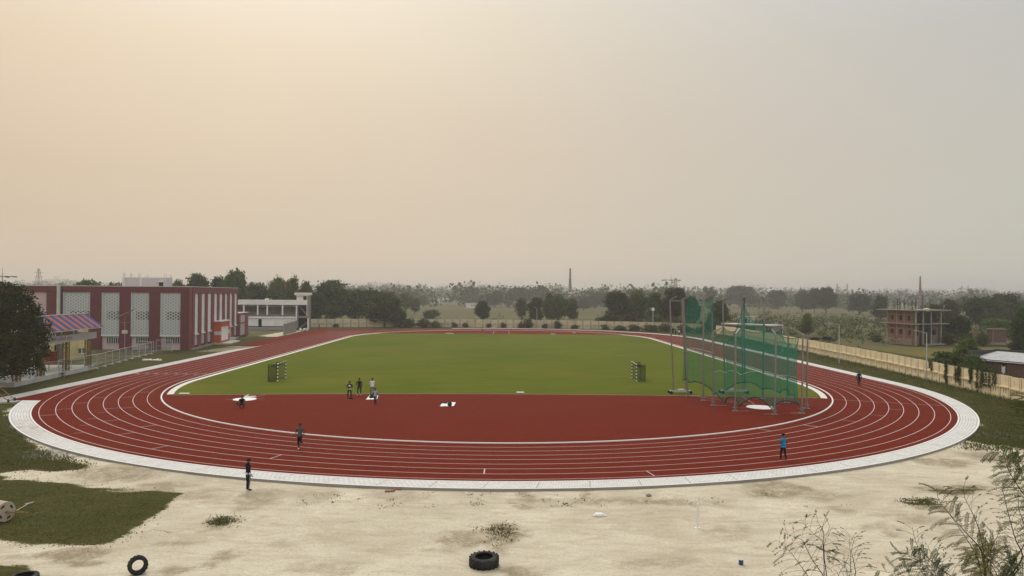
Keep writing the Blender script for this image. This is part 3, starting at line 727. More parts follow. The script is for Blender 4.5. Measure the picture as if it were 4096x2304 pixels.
for k, (a, b, z) in enumerate(su):
    if k in (3, 4): continue
    EF.box(mb, a, b, GZ+.7, z-.18, -RD+.05, -.2)
mb.build('side_lower_wall', M['pink_wall'], hall)
mb = MB(); EF.box(mb, 0, EF.L, GZ-.1, GZ+.35, .0, .35); mb.build('plinth', M['grey_concrete'], hall)
# porch with white door
PW = Wall(EF.p(su[3][0]-.35, 1.3, 0).to_2d(), EF.p(su[4][1]+.55, 1.3, 0).to_2d())
zp1 = PW.uz(*sB2(2110, 890))[1]; zp0 = GZ+.25
mb = MB(); PW.box(mb, 0, PW.L, zp1-1.0, zp1, -1.3, 0); PW.box(mb, 0, .75, zp0, zp1-1.0, -1.3, 0); PW.box(mb, PW.L-.55, PW.L, zp0, zp1-1.0, -1.3, 0); PW.box(mb, .75, PW.L-.55, zp0, zp0+.35, -1.3, 0)
po = mb.build('porch', M['orange_paint'], hall)
mb = MB(); PW.box(mb, -.2, PW.L+.15, zp1, zp1+.2, -1.3, .25); PW.box(mb, -.03, .78, zp0+(zp1-zp0)*.38, zp0+(zp1-zp0)*.55, -1.2, .03); PW.box(mb, PW.L-.58, PW.L+.03, zp0+(zp1-zp0)*.38, zp0+(zp1-zp0)*.55, -1.2, .03)
mb.build('band', M['white_wall'], po)
mb = MB(); PW.box(mb, .75, PW.L-.55, zp0+.35, zp1-1.0, -.25, -.15)
for j in range(5): PW.box(mb, .8, PW.L-.6, zp0+.6+j*.8, zp0+.64+j*.8, -.15, -.12)
mb.build('door', M['white_paint'], po)
mb = MB(); PW.box(mb, -.6, PW.L+1.2, GZ-.1, GZ+.25, -1.3, 1.9); PW.box(mb, PW.L+1.3, PW.L+7, GZ-.1, GZ+.6, -1.2, -.2); mb.build('step', M['pale_concrete'], hall)
# low annex at the far end
AN = Wall(EF.p(EF.L+.02, .35, 0).to_2d(), EF.p(EF.L+9.5, .35, 0).to_2d()); zan = AN.uz(*sB2(2480, 742))[1]
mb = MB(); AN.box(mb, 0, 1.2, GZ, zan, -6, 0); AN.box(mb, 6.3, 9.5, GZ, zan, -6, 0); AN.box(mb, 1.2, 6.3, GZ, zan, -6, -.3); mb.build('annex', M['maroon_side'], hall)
mb = MB(); AN.box(mb, 1.2, 6.3, GZ+3.4, zan-.35, -.3, -.12); AN.box(mb, 1.2, 6.3, GZ+.5, GZ+3.1, -.3, -.15); AN.box(mb, -.1, 9.6, zan, zan+.15, -6, .15); mb.build('annex_panel', M['pink_wall'], hall)
# ---------------------------------------------------------------- unfinished white house showing over the hall
wh = thing('unfinished_house', 'white unfinished house with bare reinforcement rods, showing above the maroon roof', 'house', (-93, 190, GZ))
HW = Wall(at(*sB2(478, 200), 186).to_2d(), at(*sB2(1222, 200), 186).to_2d())
zt = HW.uz(*sB2(800, 128))[1]
mb = MB(); HW.box(mb, 0, HW.L, GZ, zt, -3.2, 0)
mb.build('wall', M['house_white'], wh)
mb = MB()
for x in (492, 785): u = HW.uz(*sB2(x, 200))[0]; HW.box(mb, u-.35, u+.35, GZ, zt+.003, 0, .16)
HW.box(mb, HW.uz(*sB2(1060, 200))[0], HW.uz(*sB2(1180, 200))[0], HW.uz(*sB2(1100, 208))[1], HW.uz(*sB2(1100, 200))[1], 0, .4)
mb.build('pilaster', M['white_paint'], wh)
mb = MB(); HW.pbox(mb, 380+1088*.23465, 380+1163*.23465, 1080+210*.23465, 1080+285*.23465, -.2, .012); mb.build('window', M['dark_void'], wh)
mb = MB()
for x, h in ((482, 50), (497, 25), (513, 55), (604, 60), (615, 45), (627, 70), (745, 55), (757, 60), (781, 45), (885, 80), (905, 75), (1185, 60), (1215, 55), (1282, 80), (1303, 80)):
    p0 = at(*sB2(x, 135), 186.5); p1 = at(*sB2(x, h), 186.5); mb.tube([(p0.x, p0.y, zt-.1), p1], .05, 4)
mb.build('reinforcement_rod', M['pale_concrete'], wh)
# ---------------------------------------------------------------- white spectator terrace beyond the track
te = thing('spectator_terrace', 'white two storey terrace with open columned gallery and a stair tower', 'terrace building', (-70, 205, GZ))
A = at(*sB5(250, 900), 203.0); Bq = at(*sB5(1600, 900), 206.5)
TW = Wall((A.x-14, A.y-.6), (Bq.x, Bq.y))
U = lambda x: TW.uz(*sB5(x, 700))[0]
Z = lambda y, x=900: TW.uz(*sB5(x, y))[1]
mb = MB()
TW.box(mb, 0, U(1835), Z(552), Z(440), -.6, .25)                                   # roof fascia
TW.box(mb, 0, U(1590), Z(552)+.25, Z(440)-.25, -9, -.6)
TW.box(mb, 0, U(1575), Z(852), Z(815), -.5, .25)                                   # gallery ledge
TW.box(mb, 0, U(742), Z(1025), Z(852), -.5, 0); TW.box(mb, U(822), U(1580), Z(1025), Z(852), -.5, 0); TW.box(mb, U(742), U(822), Z(872), Z(852), -.5, 0)
TW.box(mb, 0, U(1580), GZ, Z(575), -9.0, -8.6)
mb.build('wall', M['white_paint'], te)
mb = MB(); TW.box(mb, U(742), U(822), GZ+.6, Z(872), -.45, -.3); mb.build('door', M['dark_void'], te)
for x0, x1, y1 in ((400, 432, 780), (712, 742, 780), (925, 955, 780), (1265, 1297, 780), (1578, 1608, 900)):
    mb = MB(); TW.box(mb, U(x0), U(x1), Z(y1), Z(552), -.4, .05); mb.build('column', M['white_paint'], te)
mb = MB()                                                                         # seating steps in shade
for k in range(6): TW.box(mb, 0, U(1578), Z(852)+.02, Z(815)+.35+k*.42, -1.6-(k+1)*1.15, -1.6-k*1.15)
TW.box(mb, 0, U(1578), Z(852)+.01, Z(815)-.05, -1.6, -.5)
mb.build('seating', M['grey_concrete'], te)
mb = MB(); TW.box(mb, -1, U(1590), GZ, GZ+.75, -.3, 2.2); TW.box(mb, -1, U(1560), GZ, GZ+.3, 2.2, 3.4); mb.build('plinth', M['grey_concrete'], te)
tw = MB()
TW.box(tw, U(1545), U(1905), Z(330), Z(275), -3.6, .35); TW.box(tw, U(1580), U(1870), Z(352), Z(330), -3.3, .2)
TW.box(tw, U(1592), U(1740), Z(440), Z(352), -3.0, 0); TW.box(tw, U(1818), U(1832), Z(800), Z(352), -.3, .1)
st = tw.build('stair_tower', M['white_paint'], te)
tw = MB(); TW.box(tw, U(1838), U(1880), GZ, Z(340), -3.2, .0); TW.box(tw, U(1610), U(1838), Z(840), Z(805), -3, .1)
tw.build('tower_frame', M['grey_concrete'], st)
tw = MB(); TW.box(tw, U(1838), U(1872), GZ, Z(850), 0.001, .22); tw.build('column', M['white_paint'], st)
tw = MB(); TW.box(tw, U(1608), U(1838), GZ, Z(352), -3.3, -3.0); tw.build('stairwell', M['dark_void'], st)
tw = MB()
for k in range(9): TW.box(tw, U(1625)+k*.30, U(1625)+(k+1)*.30, GZ+k*.24, GZ+.4+k*.24, -2.8, -1.5)
for k in range(9): TW.box(tw, U(1815)-(k+1)*.22, U(1815)-k*.22, Z(805)+k*.3, Z(805)+.5+k*.3, -2.8, -1.5)
tw.build('stair', M['grey_concrete'], st)
mb = MB(); u = U(935); TW.box(mb, u-.7, u+.2, Z(440), Z(412), -2, -1.2); TW.box(mb, u+.7, u+.8, Z(440), Z(412), -2, -1.9); mb.build('rooftop_tank', M['white_paint'], te)
# bare concrete side wall with rods
rk = thing('retaining_wall', 'bare ribbed concrete wall with rods sticking out, beside the white terrace', 'wall', (-54.2, 187, GZ))
RW = Wall((-53.6, 180.0), (-55.1, 196.0)); mb = MB()
z0 = RW.uz(*sB5(1325, 985))[1]; z1 = RW.uz(*sB5(1595, 905))[1]
n = 9
for k in range(n):
    u0 = RW.L*k/n; u1 = RW.L*(k+1)/n; zz = z0+(z1-z0)*(k+.5)/n
    RW.box(mb, u0, u1-.12, GZ, zz, -.3, 0); RW.box(mb, u1-.12, u1, GZ, zz-.04, -.3, -.12)
mb.build('wall_panel', M['grey_concrete'], rk)
mb = MB()
for k in range(n): u = RW.L*(k+.4)/n; mb.tube([RW.p(u, -.15, 1.5), RW.p(u, -.15, z0+(z1-z0)*k/n+.7)], .03, 4)
mb.build('reinforcement_rod', M['dark_steel'], rk)
# ---------------------------------------------------------------- yellow pavilion with striped canopy
pv = thing('yellow_pavilion', 'yellow pavilion with striped canopy, trussed columns and a lettered white fascia', 'pavilion', (-57, 90, GZ))
FW = Wall((-52.75, 79.6), (-54.75, 98.9)); PLZ = .42
mb = MB(); FW.box(mb, 0, FW.L, GZ-.2, PLZ, -7.6, 0); mb.build('plinth', M['pale_concrete'], pv)
zf0 = FW.uz(*sP(2165, 715))[1]; zf1 = FW.uz(*sP(2165, 570))[1]
mb = MB(); FW.box(mb, -.3, FW.L, zf0, zf1, -.25, .10); FW.box(mb, -.3, FW.L, zf0, zf1, -7.4, -7.2); FW.box(mb, FW.L-.2, FW.L, zf0, zf1, -7.2, -.25)
for k in range(1, 8): FW.box(mb, k*2.45, k*2.45+.03, zf0+.01, zf1-.01, .10, .108)
fa = mb.build('fascia', M['fascia'], pv)
me = text_mesh('क्रिकमीं चाचिनाती जर्वेल', 1.0)
vs = np.array([v.co[:] for v in me.vertices]) if len(me.vertices) else np.zeros((0, 3))
if len(vs):
    w0, w1 = vs[:, 0].min(), vs[:, 0].max(); h0, h1 = vs[:, 1].min(), vs[:, 1].max()
    ua = FW.uz(*sP(1100, 740))[0]; ub = FW.uz(*sP(1655, 700))[0]; hh = (zf1-zf0)*.74
    for v, c in zip(me.vertices, vs):
        q = FW.p(ua+(c[0]-w0)/(w1-w0)*(ub-ua), .112, zf0+(zf1-zf0)*.12+(c[1]-h0)/(h1-h0)*hh)-Vector((-57, 90, GZ)); v.co = q
    o = mesh_obj('lettering', me, M['text_red'], fa)
def truss(W, u, z0, z1, parent):
    t = MB(); w = .62
    for du in (0, w):
        for dd in (-.1, -.55): t.bar(W.p(u+du, dd, z0), W.p(u+du, dd, z1), .11)
    n = int((z1-z0)/.5)
    for k in range(n):
        za = z0+k*(z1-z0)/n; zb_ = z0+(k+1)*(z1-z0)/n
        t.bar(W.p(u+(0 if k % 2 else w), -.1, za), W.p(u+(w if k % 2 else 0), -.1, zb_), .07); t.bar(W.p(u, -.1, za), W.p(u+w, -.1, za), .06)
        t.bar(W.p(u, -.1 if k % 2 else -.55, za), W.p(u, -.55 if k % 2 else -.1, zb_), .06)
    t.build('trussed_column', M['yellow_truss'], parent)
for x, y in ((2075, 1000), (1570, 1000), (985, 1100)): truss(FW, FW.uz(*sP(x, y))[0], PLZ, zf0, pv)
truss(FW, .7, PLZ, zf0, pv)
truss(FW, FW.L-.75, zf1, zf1+1.0, pv)
for x in (1570, 985): u_ = FW.uz(*sP(x, 1000))[0]; truss(FW, u_, zf1, zf1+.9, pv)
# striped canopy sheets sloping to the track
zc0 = FW.uz(*sP(2310, 440))[1]; cm = MB(); L0, L1 = .6, FW.L+.7; ns = 22; zc1 = zc0+1.75
cmr = [MB(), MB()]
for k in range(ns):
    a = L0+(L1-L0)*k/ns; b = L0+(L1-L0)*(k+1)/ns; q = cmr[k % 2]
    for j in range(4):
        u0 = a+(b-a)*j/4; u1 = a+(b-a)*(j+.5)/4; u2 = a+(b-a)*(j+1)/4
        ri = .05
        for (ua_, ub_, ha, hb) in ((u0, u1, 0, ri), (u1, u2, ri, 0)):
            sl_ = -.9
            q.add([FW.p(ua_, .75, zc0+ha), FW.p(ub_, .75, zc0+hb), FW.p(ub_+sl_, -1.15, zc1+hb), FW.p(ua_+sl_, -1.15, zc1+ha)], [(0, 1, 2, 3)])
cp = cmr[0].build('canopy', M['sheet_red'], pv); cmr[1].build('canopy_stripe', M['sheet_blue'], cp)
mb = MB()
mb.bar(FW.p(L0, .72, zc0-.06), FW.p(L1, .72, zc0-.06), .08); mb.bar(FW.p(L0-.9, -1.15, zc1+.08), FW.p(L1-.9, -1.15, zc1+.08), .12)
for k in range(7): u = L0+.5+(L1-L0-1)*k/6; mb.bar(FW.p(u, .7, zc0-.1), FW.p(u-.9, -1.13, zc1-.1), .09); mb.bar(FW.p(u-.9, -1.1, zf1), FW.p(u-.9, -1.1, zc1-.1), .09)
mb.build('canopy_frame', M['pale_steel'], pv)
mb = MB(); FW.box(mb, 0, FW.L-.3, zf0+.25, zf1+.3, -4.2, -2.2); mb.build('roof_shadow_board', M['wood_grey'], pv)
mb = MB(); FW.box(mb, FW.uz(*sP(1280, 640))[0], FW.uz(*sP(1380, 640))[0], zf1-.02, zf1+.36, -1.6, -.4); FW.box(mb, FW.uz(*sP(1190, 640))[0], FW.uz(*sP(1275, 640))[0], zf1-.02, zf1+.15, -1.6, -.4); mb.build('rooftop_box', M['white_paint'], pv)
# back wall with windows
wA = gp(290, 1441, GZ); wB = gp(358, 1433.5, GZ); dW = (wA-wB).normalized()
BW = Wall((wB+dW*22).to_2d(), wB.to_2d())
mb = MB(); BW.box(mb, 0, BW.L, GZ-.1, zf0+.9, -.3, 0); BW.box(mb, BW.L-.3, BW.L, GZ-.1, zf0+.9, -5, -.3); bw = mb.build('back_wall', M['yellow_wall'], pv)
fr = MB(); u0 = BW.uz(*sP(1815, 1000))[0]; u1 = BW.uz(*sP(1960, 1000))[0]; za = BW.uz(*sP(1880, 1060))[1]; zb2 = BW.uz(*sP(1880, 945))[1]
BW.box(fr, u0-.1, u1+.1, za-.12, za, 0.001, .12); BW.box(fr, (u0+u1)/2-.06, (u0+u1)/2+.06, za, zb2, 0, .1); w_ = fr.build('window', M['white_paint'], bw)
gl = MB(); BW.box(gl, u0, u1, za, zb2, 0.0, .06); gl.build('pane', M['jali_dark'], w_)
mb = MB(); BW.pbox(mb, *(sP(1305, 0)[0], sP(1385, 0)[0]), sP(0, 840)[1], sP(0, 1280)[1], 0, .5); mb.build('pillar', M['wood_grey'], pv)
mb = MB(); BW.pbox(mb, sP(1100, 0)[0], sP(1195, 0)[0], sP(0, 1010)[1], sP(0, 1115)[1], 0, .02); BW.pbox(mb, sP(1260, 0)[0], sP(1300, 0)[0], sP(0, 870)[1], sP(0, 1150)[1], 0, .015); mb.build('doorway', M['dark_void'], pv)
mb = MB(); u = FW.uz(*sP(1440, 1000))[0]
for du in (0, 1.5): mb.bar(FW.p(u+du, -2.2, PLZ), FW.p(u+du, -2.2, 3.4), .06)
for k in range(6): mb.bar(FW.p(u, -2.2, .8+k*.5), FW.p(u+1.5, -2.2, .8+k*.5), .05)
tag(mb.build('metal_rack', M['yellow_truss']), 'tall yellow ladder frame standing on the pavilion floor', 'ladder frame')
mb = MB(); q = gp(*sP(1190, 1285), PLZ); mb.box(q.x-.6, q.x+.6, q.y-.4, q.y+.4, PLZ, PLZ+1.5); mb.box(q.x-.66, q.x+.66, q.y-.46, q.y+.46, PLZ+1.5, PLZ+1.62); mb.box(q.x-.5, q.x+.5, q.y-.44, q.y-.4, PLZ+.4, PLZ+.9)
tag(mb.build('wooden_cabinet', M['red_paint']), 'dark red cabinet standing against the yellow pavilion wall', 'cabinet')
# ---------------------------------------------------------------- chain-link fence on the left
fe = thing('chain_link_fence', 'pale chain link fence with pipe posts in front of the yellow pavilion', 'fence', (-55, 95, GZ))
fl = [(-52.6, 66), (-53.3, 76), (-54.0, 85), (-54.45, 92), (-54.6, 99.3), (-57.0, 112), (-58.85, 124.3)]
def walk(pl, step):
    out = [Vector((pl[0][0], pl[0][1], 0))]; acc = 0
    for i in range(len(pl)-1):
        a = Vector((*pl[i], 0)); b = Vector((*pl[i+1], 0)); L = (b-a).length; s = step-acc
        while s <= L: out.append(a+(b-a)*s/L); s += step
        acc = L-(s-step)
    return out
fp = walk(fl, 3.0); FH = 1.95
mesh_ = MB(); rl = MB()
gap = [i for i, q in enumerate(fp) if 86.5 < q.y < 89.5]
for i, q in enumerate(fp):
    pm = MB(); pm.tube([(q.x, q.y, GZ-.1), (q.x, q.y, GZ+FH)], .035, 6); pm.box(q.x-.18, q.x+.18, q.y-.18, q.y+.18, GZ-.1, GZ+.12, 1)
    pm.build('post', [M['pale_steel'], M['pale_concrete']], fe)
    if i < len(fp)-1 and i not in gap:
        r = fp[i+1]
        rl.tube([(q.x, q.y, GZ+FH), (r.x, r.y, GZ+FH)], .035, 6); rl.tube([(q.x, q.y, GZ+.2), (r.x, r.y, GZ+.2)], .03, 6)
        mesh_.add([(q.x, q.y, GZ+.22), (r.x, r.y, GZ+.22), (r.x, r.y, GZ+FH-.03), (q.x, q.y, GZ+FH-.03)], [(0, 1, 2, 3)])
rl.build('rail', M['pale_steel'], fe); mesh_.build('wire_mesh', M['chain_link'], fe)
# open gate leaves at the gap, and a free gate frame at the end of the fence
def gateframe(a, b, h, label):
    t = MB(); a = Vector(a); b = Vector(b)
    for q in (a, b): t.tube([(q.x, q.y, GZ), (q.x, q.y, GZ+h)], .035, 6)
    for z in (.25, h*.5, h): t.tube([(a.x, a.y, GZ+z), (b.x, b.y, GZ+z)], .03, 6)
    g_ = t.build('gate', M['pale_steel']); tag(g_, label, 'gate', None)
    mm = MB(); mm.add([(a.x, a.y, GZ+.28), (b.x, b.y, GZ+.28), (b.x, b.y, GZ+h-.04), (a.x, a.y, GZ+h-.04)], [(0, 1, 2, 3)]); mm.build('wire_mesh', M['chain_link'], g_, world=False)
gateframe((-53.2, 89.3), (-55.0, 88.2), 1.9, 'pale pipe gate leaf standing open at the gap in the fence')
gateframe((-59.2, 124.6), (-62.4, 125.6), 1.95, 'square pipe frame set across the far end of the fence')
gateframe((-60.2, 127.6), (-57.6, 127.9), 2.0, 'free standing pipe frame beside the maroon hall corner')
q = gp(*sB2(1015, 1350), GZ)
mb = MB(); mb.box(q.x-1.9, q.x+1.9, q.y-.5, q.y+.5, GZ+.25, GZ+1.15); mb.box(q.x-2.0, q.x+2.0, q.y-.6, q.y+.6, GZ+1.15, GZ+1.27); mb.box(q.x-1.6, q.x-1.3, q.y-.4, q.y+.4, GZ-.1, GZ+.25); mb.box(q.x+1.3, q.x+1.6, q.y-.4, q.y+.4, GZ-.1, GZ+.25)
tag(mb.build('water_trough', M['white_wall']), 'white trough standing by the end of the chain link fence', 'trough')
# benches by the fence gap
q = gp(222, 1506, GZ)
mb = MB(); mb.box(q.x-1.1, q.x+1.1, q.y-.25, q.y+.25, GZ+.42, GZ+.48)
for dx in (-.95, .95): mb.box(q.x+dx-.05, q.x+dx+.05, q.y-.2, q.y+.2, GZ-.05, GZ+.42)
tag(mb.build('bench', M['dark_steel']), 'dark low bench standing by the gap in the fence', 'bench')
# ================================================================== BOUNDARY WALL, LAMPS, FAR BUILDINGS
P('wall_cream', (.82, .70, .45), .05, .8, dirt=(.46, .38, .24), dirt_amt=.6, dirt_scale=.5)
P('wall_groove', (.20, .165, .10), .1, 2.0)
P('wall_far', (.58, .51, .36), .08, .8, dirt=(.30, .27, .19), dirt_amt=.8, dirt_scale=.3)
def precast_wall(root, pl, step, mats, h=2.35, slots=True):
    pts = walk(pl, step)
    # one panel and one post, then copies turned along the line
    L = step
    pm = MB(); w2 = L-.24; z0 = GZ-.15
    pm.box(.31, L-.13, -.05, .05, h*.52, h); pm.box(.20, L-.08, -.16, .16, h*.46, h*.52)
    a = .24+(w2-.1)*.36; b = .24+(w2-.1)*.64; zs0, zs1 = h*.22, h*.42
    pm.box(.31, L-.13, -.03, .03, z0, zs0); pm.box(.31, L-.13, -.03, .03, zs1, h*.46)
    pm.box(.31, a-.06, -.03, .03, zs0, zs1); pm.box(a+.06, b-.06, -.03, .03, zs0, zs1); pm.box(b+.06, L-.13, -.03, .03, zs0, zs1)
    pm.box(a-.06, a+.06, -.012, .012, zs0, zs1, 1); pm.box(b-.06, b+.06, -.012, .012, zs0, zs1, 1)
    po = MB(); po.box(-.055, .055, -.09, .09, z0, h+.02); po.box(.115, .20, -.07, .07, z0, h); po.box(.055, .115, -.03, .03, z0, h-.02, 1); po.box(-.13, -.055, -.03, .03, z0, h-.02, 1); po.box(.20, .31, -.025, .025, z0, h-.02, 1)
    panel = pm.build('wall_panel', mats, root, world=False); post = po.build('wall_post', mats, root, world=False)
    L0 = ROOTS[root][0]
    rr = random.Random(5)
    for i in range(len(pts)-1):
        d = pts[i+1]-pts[i]; rz = atan2(d.y, d.x); off = pts[i]-L0; sx = d.length/L
        for k, src in enumerate((panel, post)):
            o = src if i == 0 else src.copy()
            if i: COL.objects.link(o); o.parent = root
            o.location = (off.x, off.y, rr.uniform(-.03, .03)); o.rotation_euler = (0, rr.uniform(-.004, .004), rz); o.scale = (sx, 1, 1)
bw_ = thing('boundary_wall', 'cream precast panel wall running along the right side of the track', 'boundary wall', (54, 110, 0))
WR = [(50.2, 56), (51.4, 66), (52.3, 76), (53.4, 87), (54.6, 100), (55.6, 113), (56.4, 127), (57.6, 150), (58.6, 172), (59.0, 186), (57.5, 196)]
precast_wall(bw_, WR, 1.82, [M['wall_cream'], M['wall_groove']])
fw_ = thing('boundary_wall', 'weathered precast wall behind the far bend, half hidden by bushes and trees', 'boundary wall', (0, 222, 0))
precast_wall(fw_, [(55.5, 203), (47, 215), (36, 220), (20, 224), (0, 227.5), (-20, 228.5), (-42, 225), (-62, 220)], 2.4, [M['wall_far'], M['wall_groove']])
# ---------------------------------------------------------------- street lamps along the wall
def lamp_at(px, py, ptop, label, xdir=-1, arm=1.5):
    b = gp(px, py, GZ); t = at(px, ptop, b.y); h = t.z-GZ
    r = thing('street_lamp', label, 'street lamp', b, 0, 'street lamps around the track')
    m_ = MB(); m_.tube([(0, 0, -.1), (0, 0, .5), (0, 0, h)], [.10, .075, .05], 8); m_.box(-.16, .16, -.16, .16, -.1, .06); m_.build('pole', M['pale_steel'], r, world=False)
    m_ = MB(); m_.tube([(0, 0, h-.03), (xdir*arm*.55, -.2, h+.12), (xdir*arm, -.35, h+.28)], .03, 6); a_ = m_.build('arm', M['pale_steel'], r, world=False)
    m_ = MB(); m_.hexa([(xdir*arm*.96-.02, -.45, h+.22), (xdir*(arm+.45), -.6, h+.30), (xdir*(arm+.45), -.36, h+.30), (xdir*arm*.96-.02, -.25, h+.22), (xdir*arm*.96-.02, -.45, h+.29), (xdir*(arm+.45), -.6, h+.35), (xdir*(arm+.45), -.36, h+.35), (xdir*arm*.96-.02, -.25, h+.29)])
    m_.build('lamp_head', M['pale_steel'], a_, world=False)
    return r
lamp_at(3706, 1524, 1331, 'pale street lamp standing in front of the ivy end of the cream wall')
lamp_at(3356, 1452, 1300, 'pale street lamp at the cream wall, left of the unfinished brick house')
lamp_at(3130, 1405, 1283, 'slim street lamp at the cream wall seen through the right of the cage net')
lamp_at(2848, 1348, 1248, 'slim street lamp behind the cage net beside the layered dark tree', arm=1.2)
lamp_at(2147, 1308, 1232, 'slim street lamp in front of the far wall, before the round dark tree', arm=.8)
lamp_at(1676, 1307, 1233, 'slim street lamp in front of the far wall among the bushes', arm=.9)
# ---------------------------------------------------------------- floodlight masts
def flood(px, ptop, Y, label, arms, W):
    t = at(px, ptop, Y); h = t.z-GZ
    r = thing('floodlight_mast', label, 'floodlight mast', (t.x, Y, GZ), 0, 'floodlight masts')
    m_ = MB(); m_.tube([(0, 0, 0), (0, 0, h)], [.22, .10], 8); m_.build('pole', M['pale_steel'], r, world=False)
    for k in range(arms):
        a = 2*pi*k/arms+.2
        m_ = MB(); m_.bar((0, 0, h-.75), (W*.72*cos(a), W*.72*sin(a), h-.62), .09)
        ar = m_.build('arm', M['dark_steel'], r, world=False)
        m_ = MB(); c, s = cos(a), sin(a)
        m_.hexa([(W*.7*c-.3*s, W*.7*s+.3*c, h-.82), (W*1.0*c-.3*s, W*1.0*s+.3*c, h-.92), (W*1.0*c+.3*s, W*1.0*s-.3*c, h-.92), (W*.7*c+.3*s, W*.7*s-.3*c, h-.82),
                 (W*.7*c-.3*s, W*.7*s+.3*c, h-.55), (W*1.0*c-.3*s, W*1.0*s+.3*c, h-.65), (W*1.0*c+.3*s, W*1.0*s-.3*c, h-.65), (W*.7*c+.3*s, W*.7*s-.3*c, h-.55)])
        m_.build('lamp', M['galvanised'], ar, world=False)
    m_ = MB(); m_.tube([(0, 0, h-.1), (0, 0, h+1.1)], .03, 4); m_.build('lightning_rod', M['dark_steel'], r, world=False)
    return r
flood(2685, 1112, 246, 'tall floodlight mast with a ring of lamps, behind the trees by the cage', 6, 3.4)
flood(10, 1092, 150, 'floodlight mast with lamps on arms, behind the big tree at the left edge', 4, 2.6)
# ---------------------------------------------------------------- lattice towers
def pylon(px, ptop, Y, w, label, cat='pylon', name='pylon', cross=True):
    t = at(px, ptop, Y); h = t.z-GZ
    m_ = MB(); r_ = .12 if Y < 1000 else .3
    lv = [0, .25, .45, .62, .76, .88, 1.0]; ww = [w*(1-.86*q) for q in lv]
    for i in range(len(lv)-1):
        for sx in (-1, 1):
            for sy in (-1, 1):
                m_.bar((t.x+sx*ww[i]/2, Y+sy*ww[i]/2, GZ+h*lv[i]), (t.x+sx*ww[i+1]/2, Y+sy*ww[i+1]/2, GZ+h*lv[i+1]), r_*1.6)
        for sy in (-1, 1):
            m_.bar((t.x-ww[i]/2, Y+sy*ww[i]/2, GZ+h*lv[i]), (t.x+ww[i+1]/2, Y+sy*ww[i+1]/2, GZ+h*lv[i+1]), r_); m_.bar((t.x+ww[i]/2, Y+sy*ww[i]/2, GZ+h*lv[i]), (t.x-ww[i+1]/2, Y+sy*ww[i+1]/2, GZ+h*lv[i+1]), r_)
    if cross:
        for q in (.62, .76, .88): m_.bar((t.x-w*.55, Y, GZ+h*q), (t.x+w*.55, Y, GZ+h*q), r_*1.8)
    o = m_.build(name, M['dark_steel']); return tag(o, label, cat)
pylon(155, 1074, 620, 7.0, 'lattice power pylon far behind the maroon hall roof')
pylon(2702, 1112, 640, 7.0, 'lattice power pylon behind the floodlight mast by the cage')
pylon(3349, 1134, 1500, 5.0, 'faint lattice mast on the hazy horizon, left of a close pair', 'mast', 'radio_mast', False)
pylon(3389, 1134, 1500, 5.0, 'faint lattice mast on the hazy horizon, right of a close pair', 'mast', 'radio_mast', False)
# ---------------------------------------------------------------- brick kiln chimneys
def chimney(px, ptop, Y, w0, w1, bands, label, pale=None):
    t = at(px, ptop, Y); h = t.z-GZ
    r = thing('kiln_chimney', label, 'chimney', (t.x, Y, GZ))
    m_ = MB(); n = 16; lv = [0, .15, .3, .55, .8, 1.0]; rs = [w0/2+(w1-w0)/2*min(1, q*1.15) for q in lv]
    m_.tube([(0, 0, h*q) for q in lv], rs, n); m_.build('shaft', M['chimney_brick'], r, world=False)
    for q in bands:
        rr_ = (w0/2+(w1-w0)/2*min(1, q*1.15))*1.04+.05
        b_ = MB(); b_.tube([(0, 0, h*q-.16), (0, 0, h*q+.16)], rr_, n); b_.build('band', M['pale_concrete'], r, world=False)
    if pale:
        q0, q1 = pale; b_ = MB(); b_.tube([(0, 0, h*q0), (0, 0, h*q1)], [(w0/2+(w1-w0)/2*q*1.15)*1.02+.03 for q in (q0, q1)], n); b_.build('painted_band', M['white_wall'], r, world=False)
chimney(2281, 1073, 700, 4.6, 1.7, (.48, .75), 'tall tapering brick kiln chimney with white bands and smoke at its foot', (.245, .36))
chimney(3681, 1105, 560, 3.6, 1.1, (.40, .72), 'slender brick kiln chimney rising behind the unfinished brick house')
# smoke at the kiln
m, nt, out = nodes_of('smoke'); N = NT(nt); pv_ = N.n('ShaderNodeVolumePrincipled'); pv_.inputs['Color'].default_value = (.97, .97, .96, 1); pv_.inputs['Density'].default_value = .020; pv_.inputs['Anisotropy'].default_value = .3
N.l(pv_.outputs[0], out.inputs['Volume'])
mb = MB(); rs = random.Random(3)
for px, py, rx, rz_, in ((2318, 1190, 26, 9), (2348, 1180, 30, 9), (2390, 1174, 34, 7), (2300, 1172, 16, 8)):
    c = at(px, py, 690); mb.ell((c.x, c.y, max(c.z, 2)), (rx*mpp(690), 6, rz_*mpp(690)*1.3), 14, 10)
o = mb.build('smoke', m); tag(o, kind='stuff')
